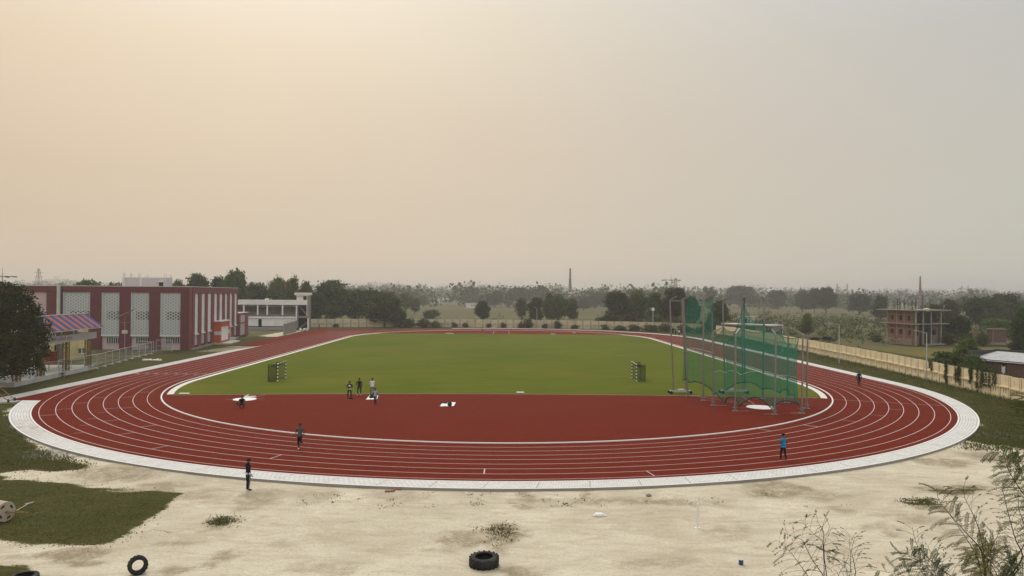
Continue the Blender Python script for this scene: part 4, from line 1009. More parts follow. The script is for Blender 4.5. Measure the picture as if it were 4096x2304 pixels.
# ---------------------------------------------------------------- unfinished brick house on the right
bh = thing('brick_house', 'two storey unfinished brick house with open bays and rods on the roof', 'house', (90, 158, GZ))
sB = lambda x, y: (3450+x*.15528, 1180+y*.15528)
cY = 156.0; cn = at(*sB(1370, 1310), cY)
lf = at(*sB(640, 1220), 165.0); rt = at(*sB(2050, 1270), 161.0)
LW_ = Wall((lf.x, lf.y), (cn.x, cn.y)); FWn = Wall((cn.x, cn.y), (rt.x, rt.y))
zl = lambda y: LW_.uz(*sB(1000, y))[1]; ul = lambda x: LW_.uz(*sB(x, 900))[0]
zf = lambda y: FWn.uz(*sB(1700, y))[1]; uf = lambda x: FWn.uz(*sB(x, 900))[0]
z_roof = LW_.uz(*sB(1360, 410))[1]; z_mid = LW_.uz(*sB(1360, 765))[1]; z_pl = LW_.uz(*sB(1360, 1150))[1]
holes = []
for (x0, x1, y0, y1) in ((725, 795, 505, 635), (948, 1018, 515, 645), (1155, 1225, 525, 660), (1195, 1240, 455, 485), (718, 803, 860, 990), (945, 1017, 875, 1005), (1175, 1243, 893, 1023), (738, 780, 770, 806), (970, 995, 775, 806), (1188, 1230, 795, 840)):
    xm = (x0+x1)/2; holes.append((ul(x0), ul(x1), LW_.uz(*sB(xm, y1))[1], LW_.uz(*sB(xm, y0))[1]))
def holed(W, mb, u0, u1, z0, z1, hs, d0, d1, mi=0):
    us = sorted({u0, u1} | {max(u0, min(u1, v)) for h in hs for v in h[:2]})
    for a, b in zip(us, us[1:]):
        if b-a < .01: continue
        zz = sorted([(h[2], h[3]) for h in hs if h[0] < (a+b)/2 < h[1] and h[3] > z0 and h[2] < z1]); c = z0
        for s, e in zz:
            if s > c: W.box(mb, a, b, c, s, d0, d1, mi)
            c = max(c, e)
        if c < z1: W.box(mb, a, b, c, z1, d0, d1, mi)
mb = MB(); holed(LW_, mb, 0, LW_.L, z_pl, z_roof, holes, -.28, 0); mb.build('brick_wall', M['brick_wall'], bh)
mb = MB(); LW_.box(mb, 0, LW_.L, GZ, z_pl, -.3, .03); mb.build('plinth', M['brick_pale'], bh)
mb = MB()
for x in (640, 885, 1072, 1362): u = ul(x); LW_.box(mb, u-.13, u+.13, z_pl, z_roof, -.2, .035)
LW_.box(mb, 0, LW_.L, z_pl-.12, z_pl, 0.031, .07)
for (u0, u1, a, b) in holes[:3]+holes[4:7]: LW_.box(mb, u0-.12, u1+.12, b, b+.13, 0.001, .045)
mb.build('concrete_frame', M['frame_concrete'], bh)
back = LW_.n*-1
mb = MB(); poly = [LW_.p(.5, -.8, 0), LW_.p(LW_.L-1.6, -.8, 0), FWn.p(1.0, -1.5, 0), FWn.p(FWn.L-.25, -1.5, 0), FWn.p(FWn.L-.25, -8, 0), LW_.p(.5, -8.0, 0)]
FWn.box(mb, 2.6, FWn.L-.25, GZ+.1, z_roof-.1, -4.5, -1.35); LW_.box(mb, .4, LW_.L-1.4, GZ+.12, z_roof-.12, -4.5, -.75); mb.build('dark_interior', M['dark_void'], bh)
mb = MB()
sh = [LW_.p(-2.4, 1.1, 0), LW_.p(LW_.L+.9, 1.2, 0), FWn.p(FWn.L+2.0, .9, 0), FWn.p(FWn.L+1.0, -9, 0), LW_.p(-2.2, -8.5, 0)]
mb.prism([q.to_2d() for q in sh], z_roof, z_roof+.22)
sh = [LW_.p(-1.7, .75, 0), LW_.p(LW_.L+.6, .85, 0), FWn.p(FWn.L+1.6, .7, 0), FWn.p(FWn.L+.8, -8, 0), LW_.p(-1.6, -8, 0)]
mb.prism([q.to_2d() for q in sh], z_mid, z_mid+.2); mb.build('slab', M['grey_concrete'], bh)
mb = MB()
hs2 = [(uf(1455), uf(1545), z_mid+.2, z_mid+2.5), (uf(1430), uf(1515), zf(1035), zf(905)), (uf(1590), uf(1770), GZ+.9, z_mid-.1), (uf(1590), uf(1770), z_mid+.21, z_roof), (uf(1805), uf(2020), z_mid+.21, z_roof), (uf(1855), uf(1970), zf(1040), zf(905))]
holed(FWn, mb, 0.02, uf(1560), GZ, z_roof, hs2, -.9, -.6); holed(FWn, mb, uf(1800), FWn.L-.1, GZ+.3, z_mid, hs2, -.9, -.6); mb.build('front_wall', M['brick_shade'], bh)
mb = MB()
for x in (1578, 1780, 2035): u = uf(x); FWn.box(mb, u-.16, u+.16, GZ, z_roof, -.35, -.02)
mb.build('column', M['frame_concrete'], bh)
mb = MB(); FWn.box(mb, uf(1570), FWn.L+.1, GZ, GZ+.35, -.9, .5); FWn.box(mb, uf(1590), FWn.L-.2, GZ+.35, GZ+.9, -1.2, -.9); mb.build('porch_floor', M['grey_concrete'], bh)
rb = MB()
for x, h in ((905, 85), (967, 80), (1083, 90), (1285, 100), (1375, 95), (1545, 0), (1740, 110), (2035, 90)):
    p0 = at(*sB(x, 400), 160); p1 = at(*sB(x, h), 160)
    for dx in (-.12, .12): rb.tube([(p0.x+dx, 160, z_roof+.2), (p1.x+dx, 160, p1.z)], .035, 4)
    rb.tube([(p0.x, 160.1, z_roof+.2), (p1.x, 160.1, p1.z-.2)], .05, 4)
rb.build('reinforcement_rod', M['dark_steel'], bh)
c = at(*sB(1650, 400), 157.5); mb = MB(); mb.ell((c.x, c.y, z_roof+.22), (.8, .7, .45), 12, 8, jit=.08); tag(mb.build('sand_heap', M['stone']), 'small pale sand heap on the flat roof of the brick house', 'sand heap')
# ---------------------------------------------------------------- brick shed with tin roof behind the wall (right edge)
sR = lambda x, y: (3650+x*.2208, 1300+y*.2208)
sd = thing('brick_shed', 'low brick shed with sheet tin roof and a white curtained window behind the wall', 'shed', (66, 92, GZ))
eL = at(*sR(1010, 665), 95); eR = at(*sR(2080, 690), 88); SW = Wall((eL.x, eL.y), (eR.x, eR.y)); SW = Wall((eL.x, eL.y), SW.p(SW.L+3, 0, 0).to_2d())
ze = SW.uz(*sR(1500, 665))[1]; zr = ze+.95
wa = SW.uz(*sR(1600, 770))[0]; wb = SW.uz(*sR(1705, 770))[0]; wz0_ = SW.uz(*sR(1650, 860))[1]; wz1_ = SW.uz(*sR(1650, 705))[1]
mb = MB(); holed(SW, mb, .3, SW.L, GZ, ze-.05, [(wa, wb, wz0_, wz1_)], -.25, 0); SW.box(mb, .3, SW.L, GZ, ze-.1, -5.2, -5.0); SW.box(mb, .3, .5, GZ, ze+.3, -5, -.25); mb.build('brick_wall', M['brick_shed'], sd)
mb = MB(); SW.box(mb, wa, wb, wz0_, wz1_, -.6, -.3); wn = mb.build('window', M['dark_void'], sd)
cu = MB(); k = 9; top = []; W_ = wb-wa
cu.add([SW.p(wa+W_*.15+W_*.7*i/k, .02+.05*(i % 2), wz1_-.15-(.2 if 0 < i < k else 0)*abs(sin(pi*i/k))) for i in range(k+1)]+[SW.p(wa+W_*.15+W_*.7*i/k, .03+.06*(i % 2), wz0_+.3*abs(cos(pi*i/k))-.25) for i in range(k+1)], [(i, i+1, k+2+i, k+1+i) for i in range(k)])
cu.build('curtain', M['cloth_white'], wn)
mb = MB(); SW.box(mb, 0, SW.L, ze+.14, ze+.22, .12, .35); mb.build('roof_beam', M['black_paint'], sd)
mb = MB(); n_ = int(SW.L/.22)
for i in range(n_):
    a = i*.22
    for (x0, x1, h0, h1) in ((a, a+.11, 0, .05), (a+.11, a+.22, .05, 0)):
        mb.add([SW.p(x0, .30, ze+h0), SW.p(x1, .30, ze+h1), SW.p(x1, -5.4, zr+h1), SW.p(x0, -5.4, zr+h0)], [(0, 1, 2, 3)])
mb.build('roof', M['tin_roof'], sd)
mb = MB(); SW.box(mb, -.2, SW.L, zr-.05, zr+.28, -5.7, -5.4); SW.box(mb, -.15, .15, ze, zr+.2, -5.4, .3); mb.build('parapet', M['dark_steel'], sd)
# ruined brick building further right
ru = thing('brick_ruin', 'roofless overgrown brick building behind the yellow grass field', 'ruin', (124, 160, GZ))
a = at(*sR(1190, 330), 160); b = at(*sR(1700, 330), 158); RU = Wall((a.x, a.y), (b.x, b.y)); zz = RU.uz(*sR(1500, 80))[1]
mb = MB(); RU.box(mb, 0, RU.L*.28, GZ, zz-1.1, -.4, 0); RU.box(mb, RU.L*.28, RU.L*.52, GZ, zz-.3, -.4, 0); RU.box(mb, RU.L*.52, RU.L, GZ, zz-.05, -.4, 0); RU.box(mb, 0, .4, GZ, zz-.8, -6, -.4); RU.box(mb, RU.L-.4, RU.L, GZ, zz, -6, -.4); mb.build('brick_wall', M['brick_shed'], ru)
mb = MB(); RU.box(mb, RU.L*.30, RU.L*.98, zz+.0, zz+.2, -.6, .2); RU.box(mb, RU.L*.52, RU.L*.54, GZ, zz-.1, 0.001, .1); RU.box(mb, RU.L*.28, RU.L*.30, GZ, zz-.4, 0.001, .1); RU.box(mb, RU.L*.25, RU.L*1.02, GZ+.2, GZ+.75, 0.101, .35); mb.build('concrete_frame', M['grey_concrete'], ru)
# long grey shed seen through the cage
gs = thing('storage_shed', 'long low grey shed with flat roof and dark doorways behind the cage net', 'shed', (70, 195, GZ))
sG = lambda x, y: (2880+x*.20186, 1180+y*.20186)
a = at(*sG(75, 700), 192); b = at(*sG(1035, 790), 182); GW = Wall((a.x, a.y), (b.x, b.y)); zz = GW.uz(*sG(500, 600))[1]
mb = MB(); GW.box(mb, 0, GW.L, GZ, zz, -5, 0); mb.build('wall', M['grey_concrete'], gs)
mb = MB(); GW.box(mb, -.5, GW.L+.3, zz, zz+.28, -5.3, .6); mb.build('roof', M['pale_concrete'], gs)
for x0, x1 in ((95, 425), (500, 700), (925, 945), (980, 1020)):
    mb = MB(); GW.box(mb, GW.uz(*sG(x0, 700))[0], GW.uz(*sG(x1, 700))[0], GZ, zz-.25, 0.001, .02); mb.build('doorway', M['jali_dark'], gs)
# little roof and tanks in the fields
def small_house(px0, px1, py0, py1, Y, mat, label, win=True, flat=True):
    a = at(px0, py1, Y); b = at(px1, py1, Y); zt = at(px0, py0, Y).z
    r = thing('farm_house', label, 'house', ((a.x+b.x)/2, Y, GZ)); W2 = Wall((a.x, a.y), (b.x, b.y+.01))
    m_ = MB(); W2.box(m_, 0, W2.L, GZ, zt, -W2.L*.6, 0); m_.build('wall', mat, r)
    if flat:
        m_ = MB(); W2.box(m_, -.3, W2.L+.3, zt, zt+.3, -W2.L*.6-.3, .3); m_.build('roof', mat, r)
    else:
        m_ = MB(); q = [W2.p(-.8, .8, zt), W2.p(W2.L+.8, .8, zt), W2.p(W2.L+.8, -W2.L*.3, zt+2.2), W2.p(-.8, -W2.L*.3, zt+2.2), W2.p(-.8, -W2.L*.6-.8, zt), W2.p(W2.L+.8, -W2.L*.6-.8, zt)]
        m_.add(q, [(0, 1, 2, 3), (3, 2, 5, 4)]); m_.build('roof', M['tin_roof'], r)
    if win:
        for f_ in win: m_ = MB(); W2.box(m_, W2.L*f_[0], W2.L*f_[1], GZ+(zt-GZ)*f_[2], GZ+(zt-GZ)*f_[3], 0.001, .05); m_.build('window', M['dark_void'], r)
small_house(1863, 1912, 1214, 1231, 520, M['white_wall'], 'small white walled hut with two dark openings in the far fields', [(.45, .55, .45, .65), (.63, .72, .45, .65)])
small_house(1732, 1757, 1197, 1206, 800, M['white_wall'], 'tiny white house far across the fields under the hazy trees', [(.55, .72, .2, .75)])
small_house(1774, 1808, 1199, 1206, 830, M['wood_grey'], 'tiny farm house with white tin roof far across the fields', None, False)
small_house(2966, 3020, 1268, 1282, 262, M['pale_concrete'], 'low pale hut in the scrub seen through the upper cage net', [(.2, .4, .2, .8)])
c = at(2612, 1237, 214); mb = MB(); mb.tube([(c.x, c.y, GZ), (c.x, c.y, c.z-.4)], .06, 6); mb.box(c.x-.42, c.x+.42, c.y-.1, c.y+.1, c.z-.45, c.z+.45); mb.bar((c.x-.9, c.y, c.z-.4), (c.x-.9, c.y, c.z+.5), .05); mb.bar((c.x-.9, c.y, c.z+.5), (c.x-.4, c.y, c.z+.4), .04)
tag(mb.build('signboard', M['white_paint']), 'small blank white board on a post among the dark trees', 'board')
# ---------------------------------------------------------------- solar lamp
b = gp(498, 1418, GZ); Y = b.y
so_ = thing('solar_lamp', 'tall solar lamp post with a tilted panel in front of the maroon hall', 'solar lamp', b)
pz = lambda y: at(500, y, Y).z-GZ
mb = MB(); mb.tube([(0, 0, 0), (0, 0, pz(1262))], [.09, .06], 8); mb.build('pole', M['galvanised'], so_, world=False)
xa_ = at(463, 1272, Y); xb_ = at(533, 1241, Y); d1 = Vector((xa_.x-b.x, 0, xa_.z-GZ)); d2 = Vector((xb_.x-b.x, 0, xb_.z-GZ))
mb = MB(); o_ = Vector((0, .8, .25)); nn = Vector((-(d2.z-d1.z), 0, d2.x-d1.x)).normalized()*.06
mb.hexa([d1-o_, d2-o_, d2+o_, d1+o_, d1-o_+nn, d2-o_+nn, d2+o_+nn, d1+o_+nn]); mb.bar((0, 0, pz(1262)-.1), (d1+d2)/2, .08); mb.build('solar_panel', M['solar_cell'], so_, world=False)
mb = MB(); z_ = pz(1292); mb.bar((-.75, 0, z_+.15), (0, 0, z_), .06); mb.bar((.75, 0, z_+.15), (0, 0, z_), .06); mb.build('lamp_arm', M['galvanised'], so_, world=False)
mb = MB(); z_ = pz(1327); mb.box(-.38, .38, -.22, .22, z_-.3, z_+.25); mb.build('battery_box', M['pale_steel'], so_, world=False)
# ================================================================== HAMMER CAGE
s5 = lambda x, y: (2600+x*.4279, 1060+y*.4279)
cg = thing('hammer_cage', 'tall green netted hammer throw cage with grey steel poles and wheeled gates', 'throwing cage', (hc.x, hc.y, 0))
cen = Vector((hc.x-.3, hc.y+1.0, 0))
poles = {}
def cpole(key, top, base, plate=True, arm=.95, z0=0.0):
    b = gp(*s5(*base), z0); t = at(*s5(*top), b.y); h = t.z
    poles[key] = (b, h, t.x)
    dirv = (cen-Vector((b.x, b.y, 0))).normalized()
    lean = t.x-b.x
    m_ = MB(); m_.tube([(b.x, b.y, z0), (b.x+lean, b.y, h)], .085, 8)
    if plate:
        m_.box(b.x-.24, b.x+.24, b.y-.24, b.y+.24, .0, .03); m_.tube([(b.x, b.y, .02), (b.x, b.y, .55)], .115, 8)
        m_.box(b.x-.17, b.x+.17, b.y-.17, b.y+.17, .30, .33)
    p_ = m_.build('pole', M['galvanised'], cg)
    m_ = MB(); e = Vector((b.x+lean, b.y, h))+dirv*arm+Vector((0, 0, .42)); m_.bar((b.x+lean, b.y, h-.03), e, .10, .12); m_.build('arm', M['galvanised'], p_)
    poles[key] = (b, h, e)
    return p_
for key, top, base in (('c', (500, 322), (498, 1265)), ('b2', (312, 318), (355, 1225)), ('d', (590, 622), (590, 1312)), ('e', (800, 642), (795, 1365)), ('f', (1178, 652), (1165, 1395)), ('g', (1428, 652), (1420, 1385)), ('h', (1473, 660), (1465, 1340)), ('i', (1293, 632), (1282, 1285)), ('j', (1068, 332), (1055, 1250)), ('k', (875, 326), (888, 1195))):
    cpole(key, top, base)
# ground sockets: short white lines painted beside the poles
mb = MB()
for key, dx in (('c', .9), ('d', 1.3), ('e', 1.3), ('b2', 1.2), ('f', -1.0), ('g', -1.0), ('h', -.9), ('i', -1.0), ('j', -.9)):
    b = poles[key][0]; mb.flat([(b.x, b.y-.03), (b.x+dx, b.y-.03), (b.x+dx, b.y+.04), (b.x, b.y+.04)], .010)
tag(mb.build('cage_markings', M['line_paint']), kind='structure')
# wheeled gates: two uprights on a trolley with a tie at the top
def cgate(ta, ba, tb, bb, dark):
    a = gp(*s5(*ba), .35); b = gp(*s5(*bb), .35); A1 = at(*s5(*ta), a.y); B1 = at(*s5(*tb), b.y)
    mat = M['galvanised']
    m_ = MB(); m_.tube([a, A1], .08, 8); m_.tube([b, B1], .08, 8)
    m_.bar(A1-Vector((0, 0, .12)), B1-Vector((0, 0, .12)), .09)
    dv = (cen-Vector((a.x, a.y, 0))).normalized()
    for q in (A1, B1): m_.bar(q-Vector((0, 0, .03)), q+dv*.95+Vector((0, 0, .42)), .10, .12)
    zz = a.z+(A1.z-a.z)*.56; m_.bar(Vector((a.x, a.y, zz)), Vector((b.x, b.y, zz)), .05)
    g_ = m_.build('gate', mat, cg)
    m_ = MB(); d = (b-a); d.z = 0; d.normalize(); n = Vector((-d.y, d.x, 0))
    p0 = Vector((a.x, a.y, .30))-d*.35; p1 = Vector((b.x, b.y, .30))+d*.35
    for s_ in (-.35, .35): m_.bar(p0+n*s_, p1+n*s_, .10)
    for q in (p0, p1, (p0+p1)/2): m_.bar(q-n*.4, q+n*.4, .10)
    m_.box(a.x+.5, a.x+1.1, a.y-.25, a.y+.25, .36, .48)
    t_ = m_.build('trolley', M['pale_steel'], g_)
    for q in (p0, p1):
        for s_ in (-.42, .42):
            c_ = q+n*s_; w = MB(); c_.z = .17
            w.tube([c_-n*.05, c_+n*.05], .17, 12); w.build('wheel', M['rubber'], t_)
    return a, b, A1, B1, dv
ga = cgate((185, 328), (220, 1172), (297, 322), (340, 1172), False)
gb = cgate((680, 342), (700, 1170), (857, 328), (868, 1170), True)
# the net, hung from the arm ends, in two curtains with a scalloped hem
def curtain(tops, lows, name, sag=.9, seed=1, hemamp=.5):
    rr = random.Random(seed); V = []; Fq = []; hem = []; nz = 10
    colsN = []
    for i in range(len(tops)-1):
        a, b = Vector(tops[i]), Vector(tops[i+1]); la, lb = lows[i], lows[i+1]
        for k in range(8 if i < len(tops)-2 else 9):
            t = k/8; q = a.lerp(b, t); zt = q.z-sag*4*t*(1-t); zl = la+(lb-la)*t+hemamp*sin(pi*t)*(.6+.5*((i*7) % 3)/2)
            inw = cen-q; inw.z = 0; inw = inw.normalized()
            wob = .18*sin(i*1.7+k*.9)
            colsN.append((q, zt, zl, inw, wob))
    for (q, zt, zl, inw, wob) in colsN:
        for j in range(nz+1):
            s = j/nz; z = zt+(zl-zt)*s; off = (.05+.35*sin(pi*s)*.5+wob*s)
            V.append((q.x+inw.x*off, q.y+inw.y*off, z))
    m_ = MB(); m_.v = V; n = nz+1
    for i in range(len(colsN)-1):
        for j in range(nz): m_.f.append([i*n+j, i*n+j+1, (i+1)*n+j+1, (i+1)*n+j]); m_.m.append(0)
    nt_ = m_.build(name, M['net_green'], cg, smooth=True)
    h_ = MB(); h_.tube([V[i*n+nz] for i in range(len(colsN))], .055, 5); h_.build('hem_rope', M['net_hem'], nt_)
    h_ = MB(); h_.tube([V[i*n] for i in range(len(colsN))], .022, 4); h_.build('top_rope', M['net_hem'], nt_)
    if seed < 3: h_ = MB(); h_.tube([V[i*n+int(nz*.62)] for i in range(len(colsN))], .018, 4); h_.build('tie_rope', M['pale_steel'], nt_)
E_ = lambda k: poles[k][2]
PG = Vector((poles['g'][0].x-.25, poles['g'][0].y+.05, poles['g'][1]-.25))
tip = lambda q, dv: q+dv*.95+Vector((0, 0, .42))
# tall curtain: left gate to pole c
gA0 = tip(ga[2], ga[4]); gA1 = tip(ga[3], ga[4])
curtain([gA0+Vector((.8, .8, -1.1)), gA1, E_('c')], [1.4, 1.3, .9], 'net', .5, 1, .55)
# low curtain round the back of the circle
curtain([E_('c')-Vector((0, 0, 4.2)), E_('d'), E_('e'), E_('f'), PG], [.7, .25, .35, .35, .75], 'net', .35, 2, .8)
# right side, then tall curtain on to the right gate
curtain([PG, E_('h')-Vector((.5, .0, 1.2)), E_('i')], [.75, 1.2, 1.0], 'net', .7, 3, .5)
curtain([E_('i'), E_('j')-Vector((0, 0, 2.4)), E_('k')-Vector((0, 0, 1.0))], [1.0, 1.1, 1.25], 'net', .8, 4, .3)
gB0 = tip(gb[2], gb[4]); gB1 = tip(gb[3], gb[4])
curtain([E_('k')-Vector((0, 0, 1.0)), gB1-Vector((0, 0, .2)), gB0-Vector((0, 0, 4.6))], [1.25, 1.35, .5], 'net', 1.2, 5, .2)
# throwing circles
mb = MB(); mb.disc((hc.x, hc.y), 1.28, -.02, .016, 40); o = mb.build('throwing_circle', M['cloth_white']); tag(o, 'white round throwing circle inside the netted cage', 'throwing circle')
r = thing('throwing_circle', 'white round shot put circle with a stop board, behind the crouching person', 'throwing circle', (sc_.x, sc_.y, 0))
mb = MB(); mb.disc((sc_.x, sc_.y), 1.10, -.02, .016, 40); mb.build('circle', M['cloth_white'], r)
mb = MB(); b0 = gp(974, 1591); b1 = gp(1021, 1590)
mb.bar((b0.x, b0.y+.2, .06), (b1.x, b1.y+.2, .06), .22, .12); mb.build('stop_board', M['cloth_white'], r)
mb = MB(); q = gp(980, 1585); mb.bar((q.x, q.y+.25, 0.013), (q.x, q.y+1.0, 0.013), .12, .03); mb.build('sector_marker', M['cloth_white'], r)
# ================================================================== GOALS
def goal(pf, pn, pbk, label, sgn):
    a = gp(*pf); b = gp(*pn); k = gp(*pbk); dp = (k-b); dp.z = 0
    r = thing('small_goal', label, 'goal', (b.x, b.y, 0), 0, 'small goals on the infield')
    H = 2.0
    for q in (a, b):
        m_ = MB(); n = 10
        for i in range(n): m_.bar((q.x, q.y, H*i/n), (q.x, q.y, H*(i+1)/n), .11, .11, i % 2)
        m_.build('goal_post', [M['white_paint'], M['black_paint']], r)
    m_ = MB(); n = 14; A_, B_ = Vector((a.x, a.y, H-.05)), Vector((b.x, b.y, H-.05))
    A2 = A_+(A_-B_).normalized()*.05; B2 = B_+(B_-A_).normalized()*.05; A2.z = B2.z = H+.05
    for i in range(n): m_.bar(A2.lerp(B2, i/n), A2.lerp(B2, (i+1)/n), .10, .10, (i//2) % 2)
    m_.build('crossbar', [M['white_paint'], M['black_paint']], r)
    m_ = MB(); bs = 1.0
    a2, b2 = a+dp, b+dp
    for q, q2 in ((a, a2), (b, b2)):
        m_.bar((q.x, q.y, H-.03), (q2.x, q2.y, H-.03), .05); m_.bar((q.x, q.y, .03), (q2.x, q2.y, .03), .05); m_.bar((q2.x, q2.y, .0), (q2.x, q2.y, H), .05)
    m_.bar((a2.x, a2.y, .03), (b2.x, b2.y, .03), .05)
    m_.build('back_frame', M['black_paint'], r)
    m_ = MB()
    def patch(p0, p1, p2, p3, sagv, n=6):
        bse = len(m_.v)
        for i in range(n+1):
            for j in range(n+1):
                s, t = i/n, j/n; q = Vector(p0)*(1-s)*(1-t)+Vector(p1)*s*(1-t)+Vector(p2)*s*t+Vector(p3)*(1-s)*t+Vector(sagv)*sin(pi*s)*sin(pi*t); m_.v.append((q.x, q.y, q.z))
        for i in range(n):
            for j in range(n): k_ = bse+i*(n+1)+j; m_.f.append([k_, k_+1, k_+n+2, k_+n+1]); m_.m.append(0)
    Z = Vector((0, 0, H-.05)); o_ = Vector((0, 0, .04))
    for q, q2 in ((a, a2), (b, b2)): patch(q+o_, q2+o_, q2+Z, q+Z, (0, .06, 0))
    patch(a2+o_, b2+o_, b2+Z*.9, a2+Z*.9, dp*-.25); patch(a+Z, a2+Z*.9, b2+Z*.9, b+Z, (0, 0, -.35))
    m_.build('net', M['net_goal'], r)
goal((1142, 1513), (1110, 1526), (1072, 1527), 'small striped goal on the left of the infield, open towards the centre', 1)
goal((2527, 1513), (2546, 1526), (2581, 1526), 'small striped goal on the right of the infield beside the cage', -1)
# ================================================================== SMALL THINGS
def slab(px, py, w, d, h, name, label, cat, mat='white_paint', group=None, rz=0):
    q = gp(px, py, .012); m_ = MB(); c, s = cos(rz), sin(rz)
    P4 = [(-w/2, -d/2), (w/2, -d/2), (w/2, d/2), (-w/2, d/2)]; pl = [(q.x+x*c-y*s, q.y+x*s+y*c) for x, y in P4]
    m_.prism(pl, .0, h*.7); cx_ = [(q.x+(x-q.x)*.94, q.y+(y-q.y)*.94) for x, y in pl]; m_.prism(cx_, h*.7, h)
    return tag(m_.build(name, M[mat]), label, cat, group)
slab(2081, 1570, .8, .45, .07, 'white_board', 'white board lying on the near edge of the turf', 'board')
slab(737, 1574, 1.0, .4, .06, 'white_board', 'white board lying in the left corner of the turf', 'board')
slab(1798, 1333.5, 2.1, .5, .08, 'white_board', 'long white board at the far edge of the turf, left of the runway', 'board')
slab(2212, 1336, 1.2, .5, .08, 'white_board', 'white board at the far edge of the turf, right of the runway', 'board')
slab(2296, 1331.5, .9, .4, .08, 'white_board', 'small white board on the red of the far bend', 'board')
slab(1972, 1309.5, 1.5, 1.2, .08, 'white_board', 'white board beside the far outer edge, left of the runway end', 'board')
slab(2042, 1309.5, 1.5, 1.2, .08, 'white_board', 'white board beside the far outer edge, right of the runway end', 'board')
# mats with bags
def mat_sheet(pts, label):
    P_ = [gp(*p) for p in pts]; m_ = MB(); n = 8; rr = random.Random(4)
    for i in range(n+1):
        for j in range(n+1):
            s, t = i/n, j/n; q = P_[0]*(1-s)*(1-t)+P_[1]*s*(1-t)+P_[2]*s*t+P_[3]*(1-s)*t; m_.v.append((q.x+rr.uniform(-.02, .02), q.y+rr.uniform(-.03, .03), .018+rr.uniform(0, .02)))
    for i in range(n):
        for j in range(n): k = i*(n+1)+j; m_.f.append([k, k+1, k+n+2, k+n+1]); m_.m.append(0)
    return tag(m_.build('mat', M['cloth_white'], smooth=True), label, 'mat')
mat_sheet([(1464, 1599), (1508, 1598), (1513, 1582), (1478, 1582)], 'white sheet on the red ground beside the group of standing people')
mat_sheet([(1760, 1626), (1815, 1626), (1823, 1610), (1769, 1611)], 'white sheet lying alone in the middle of the red ground')
def bag(px, py, w, h, mat, label, pack=True):
    q = gp(px, py, .02); m_ = MB(); m_.ell((q.x, q.y, h*.45), (w/2, w*.32, h*.5), 14, 10, jit=.05)
    b_ = m_.build('bag', M[mat], smooth=True); tag(b_, label, 'bag')
    if pack:
        m_ = MB(); m_.tube([(q.x-.08, q.y-.05, h*.85), (q.x, q.y-.05, h*1.05), (q.x+.08, q.y-.05, h*.85)], .015, 5); m_.build('handle', M['bag_black'], b_, world=False)
        m_ = MB(); m_.ell((q.x, q.y-w*.30, h*.35), (w*.28, w*.10, h*.26), 10, 8); m_.build('pocket', M[mat], b_, world=False, smooth=True)
bag(1799, 1624, .42, .42, 'bag_green', 'dark green rucksack standing on the lone white sheet')
bag(1772, 1612.5, .55, .16, 'bag_red', 'dark red heap of clothes at the left end of the lone white sheet', False)
bag(1783, 1613.5, .40, .12, 'bag_black', 'black folded jacket on the back edge of the lone white sheet', False)
bag(1486, 1592, .5, .30, 'bag_black', 'black bag lying on the white sheet beside the group')
bag(1493, 1586, .5, .28, 'bag_black', 'black bag at the back of the white sheet behind the boy')
bag(1404, 1594.5, .5, .16, 'bag_black', 'flat black bag on the red ground at the feet of the first person', False)
# tyres
def tyre(name, label, R, w, rim, lugs, loc, rot, mat='rubber'):
    r = thing(name, label, 'tyre', loc)
    r.rotation_euler = rot
    prof = [(rim, -w*.42), (rim*1.02, -w*.5), (R*.80, -w*.52), (R*.93, -w*.44), (R*.955, -w*.25), (R*.96, 0), (R*.955, w*.25), (R*.93, w*.44), (R*.80, w*.52), (rim*1.02, w*.5), (rim, w*.42), (rim*1.10, w*.40), (R*.86, w*.36), (R*.90, 0), (R*.86, -w*.36), (rim*1.10, -w*.40)]
    n = 56; m_ = MB(); k = len(prof)
    for i in range(n):
        a = 2*pi*i/n; m_.v += [(p[0]*cos(a), p[0]*sin(a), p[1]) for p in prof]
    for i in range(n):
        for j in range(k): m_.f.append([i*k+j, i*k+(j+1) % k, ((i+1) % n)*k+(j+1) % k, ((i+1) % n)*k+j]); m_.m.append(0)
    m_.build('casing', M[mat], r, smooth=True, world=False)
    if lugs:
        l_ = MB()
        for i in range(lugs):
            for sd_ in (-1, 1):
                a0_ = 2*pi*(i+(.5 if sd_ > 0 else 0))/lugs; da = 2*pi/lugs*.78
                pts_ = []
                for (t, z) in ((0, .04), (.45, .27), (1, .50)):
                    a = a0_+da*t; pts_.append((a, z*w*sd_))
                wd = 2*pi/lugs*.16
                for (a, z), (a2, z2) in zip(pts_, pts_[1:]):
                    r0, r1 = R*.93, R*1.0
                    q = lambda a, z, rr_: (rr_*cos(a), rr_*sin(a), z)
                    l_.hexa([q(a-wd, z, r0), q(a+wd, z, r0), q(a2+wd, z2, r0), q(a2-wd, z2, r0), q(a-wd*.8, z, r1), q(a+wd*.8, z, r1), q(a2+wd*.8, z2, r1), q(a2-wd*.8, z2, r1)])
        l_.build('tread', M[mat], r, world=False)
    return r
q = gp(1936, 2262, GZ)
tyre('tractor_tyre', 'large tractor tyre lying flat on the sand', .585, .36, .34, 17, (q.x, q.y, GZ+.19), (.03, -.03, .4))
q = gp(548, 2300, GZ)
tyre('tractor_tyre', 'small tractor tyre standing upright on the sand', .345, .30, .205, 15, (q.x, q.y+.05, GZ+.345), (radians(82), radians(5), radians(32)))
q = gp(118, 2309, GZ)
tyre('car_tyre', 'smooth worn tyre lying flat at the bottom left edge', .50, .20, .31, 0, (q.x, q.y-.3, GZ+.10), (0, 0, 0))
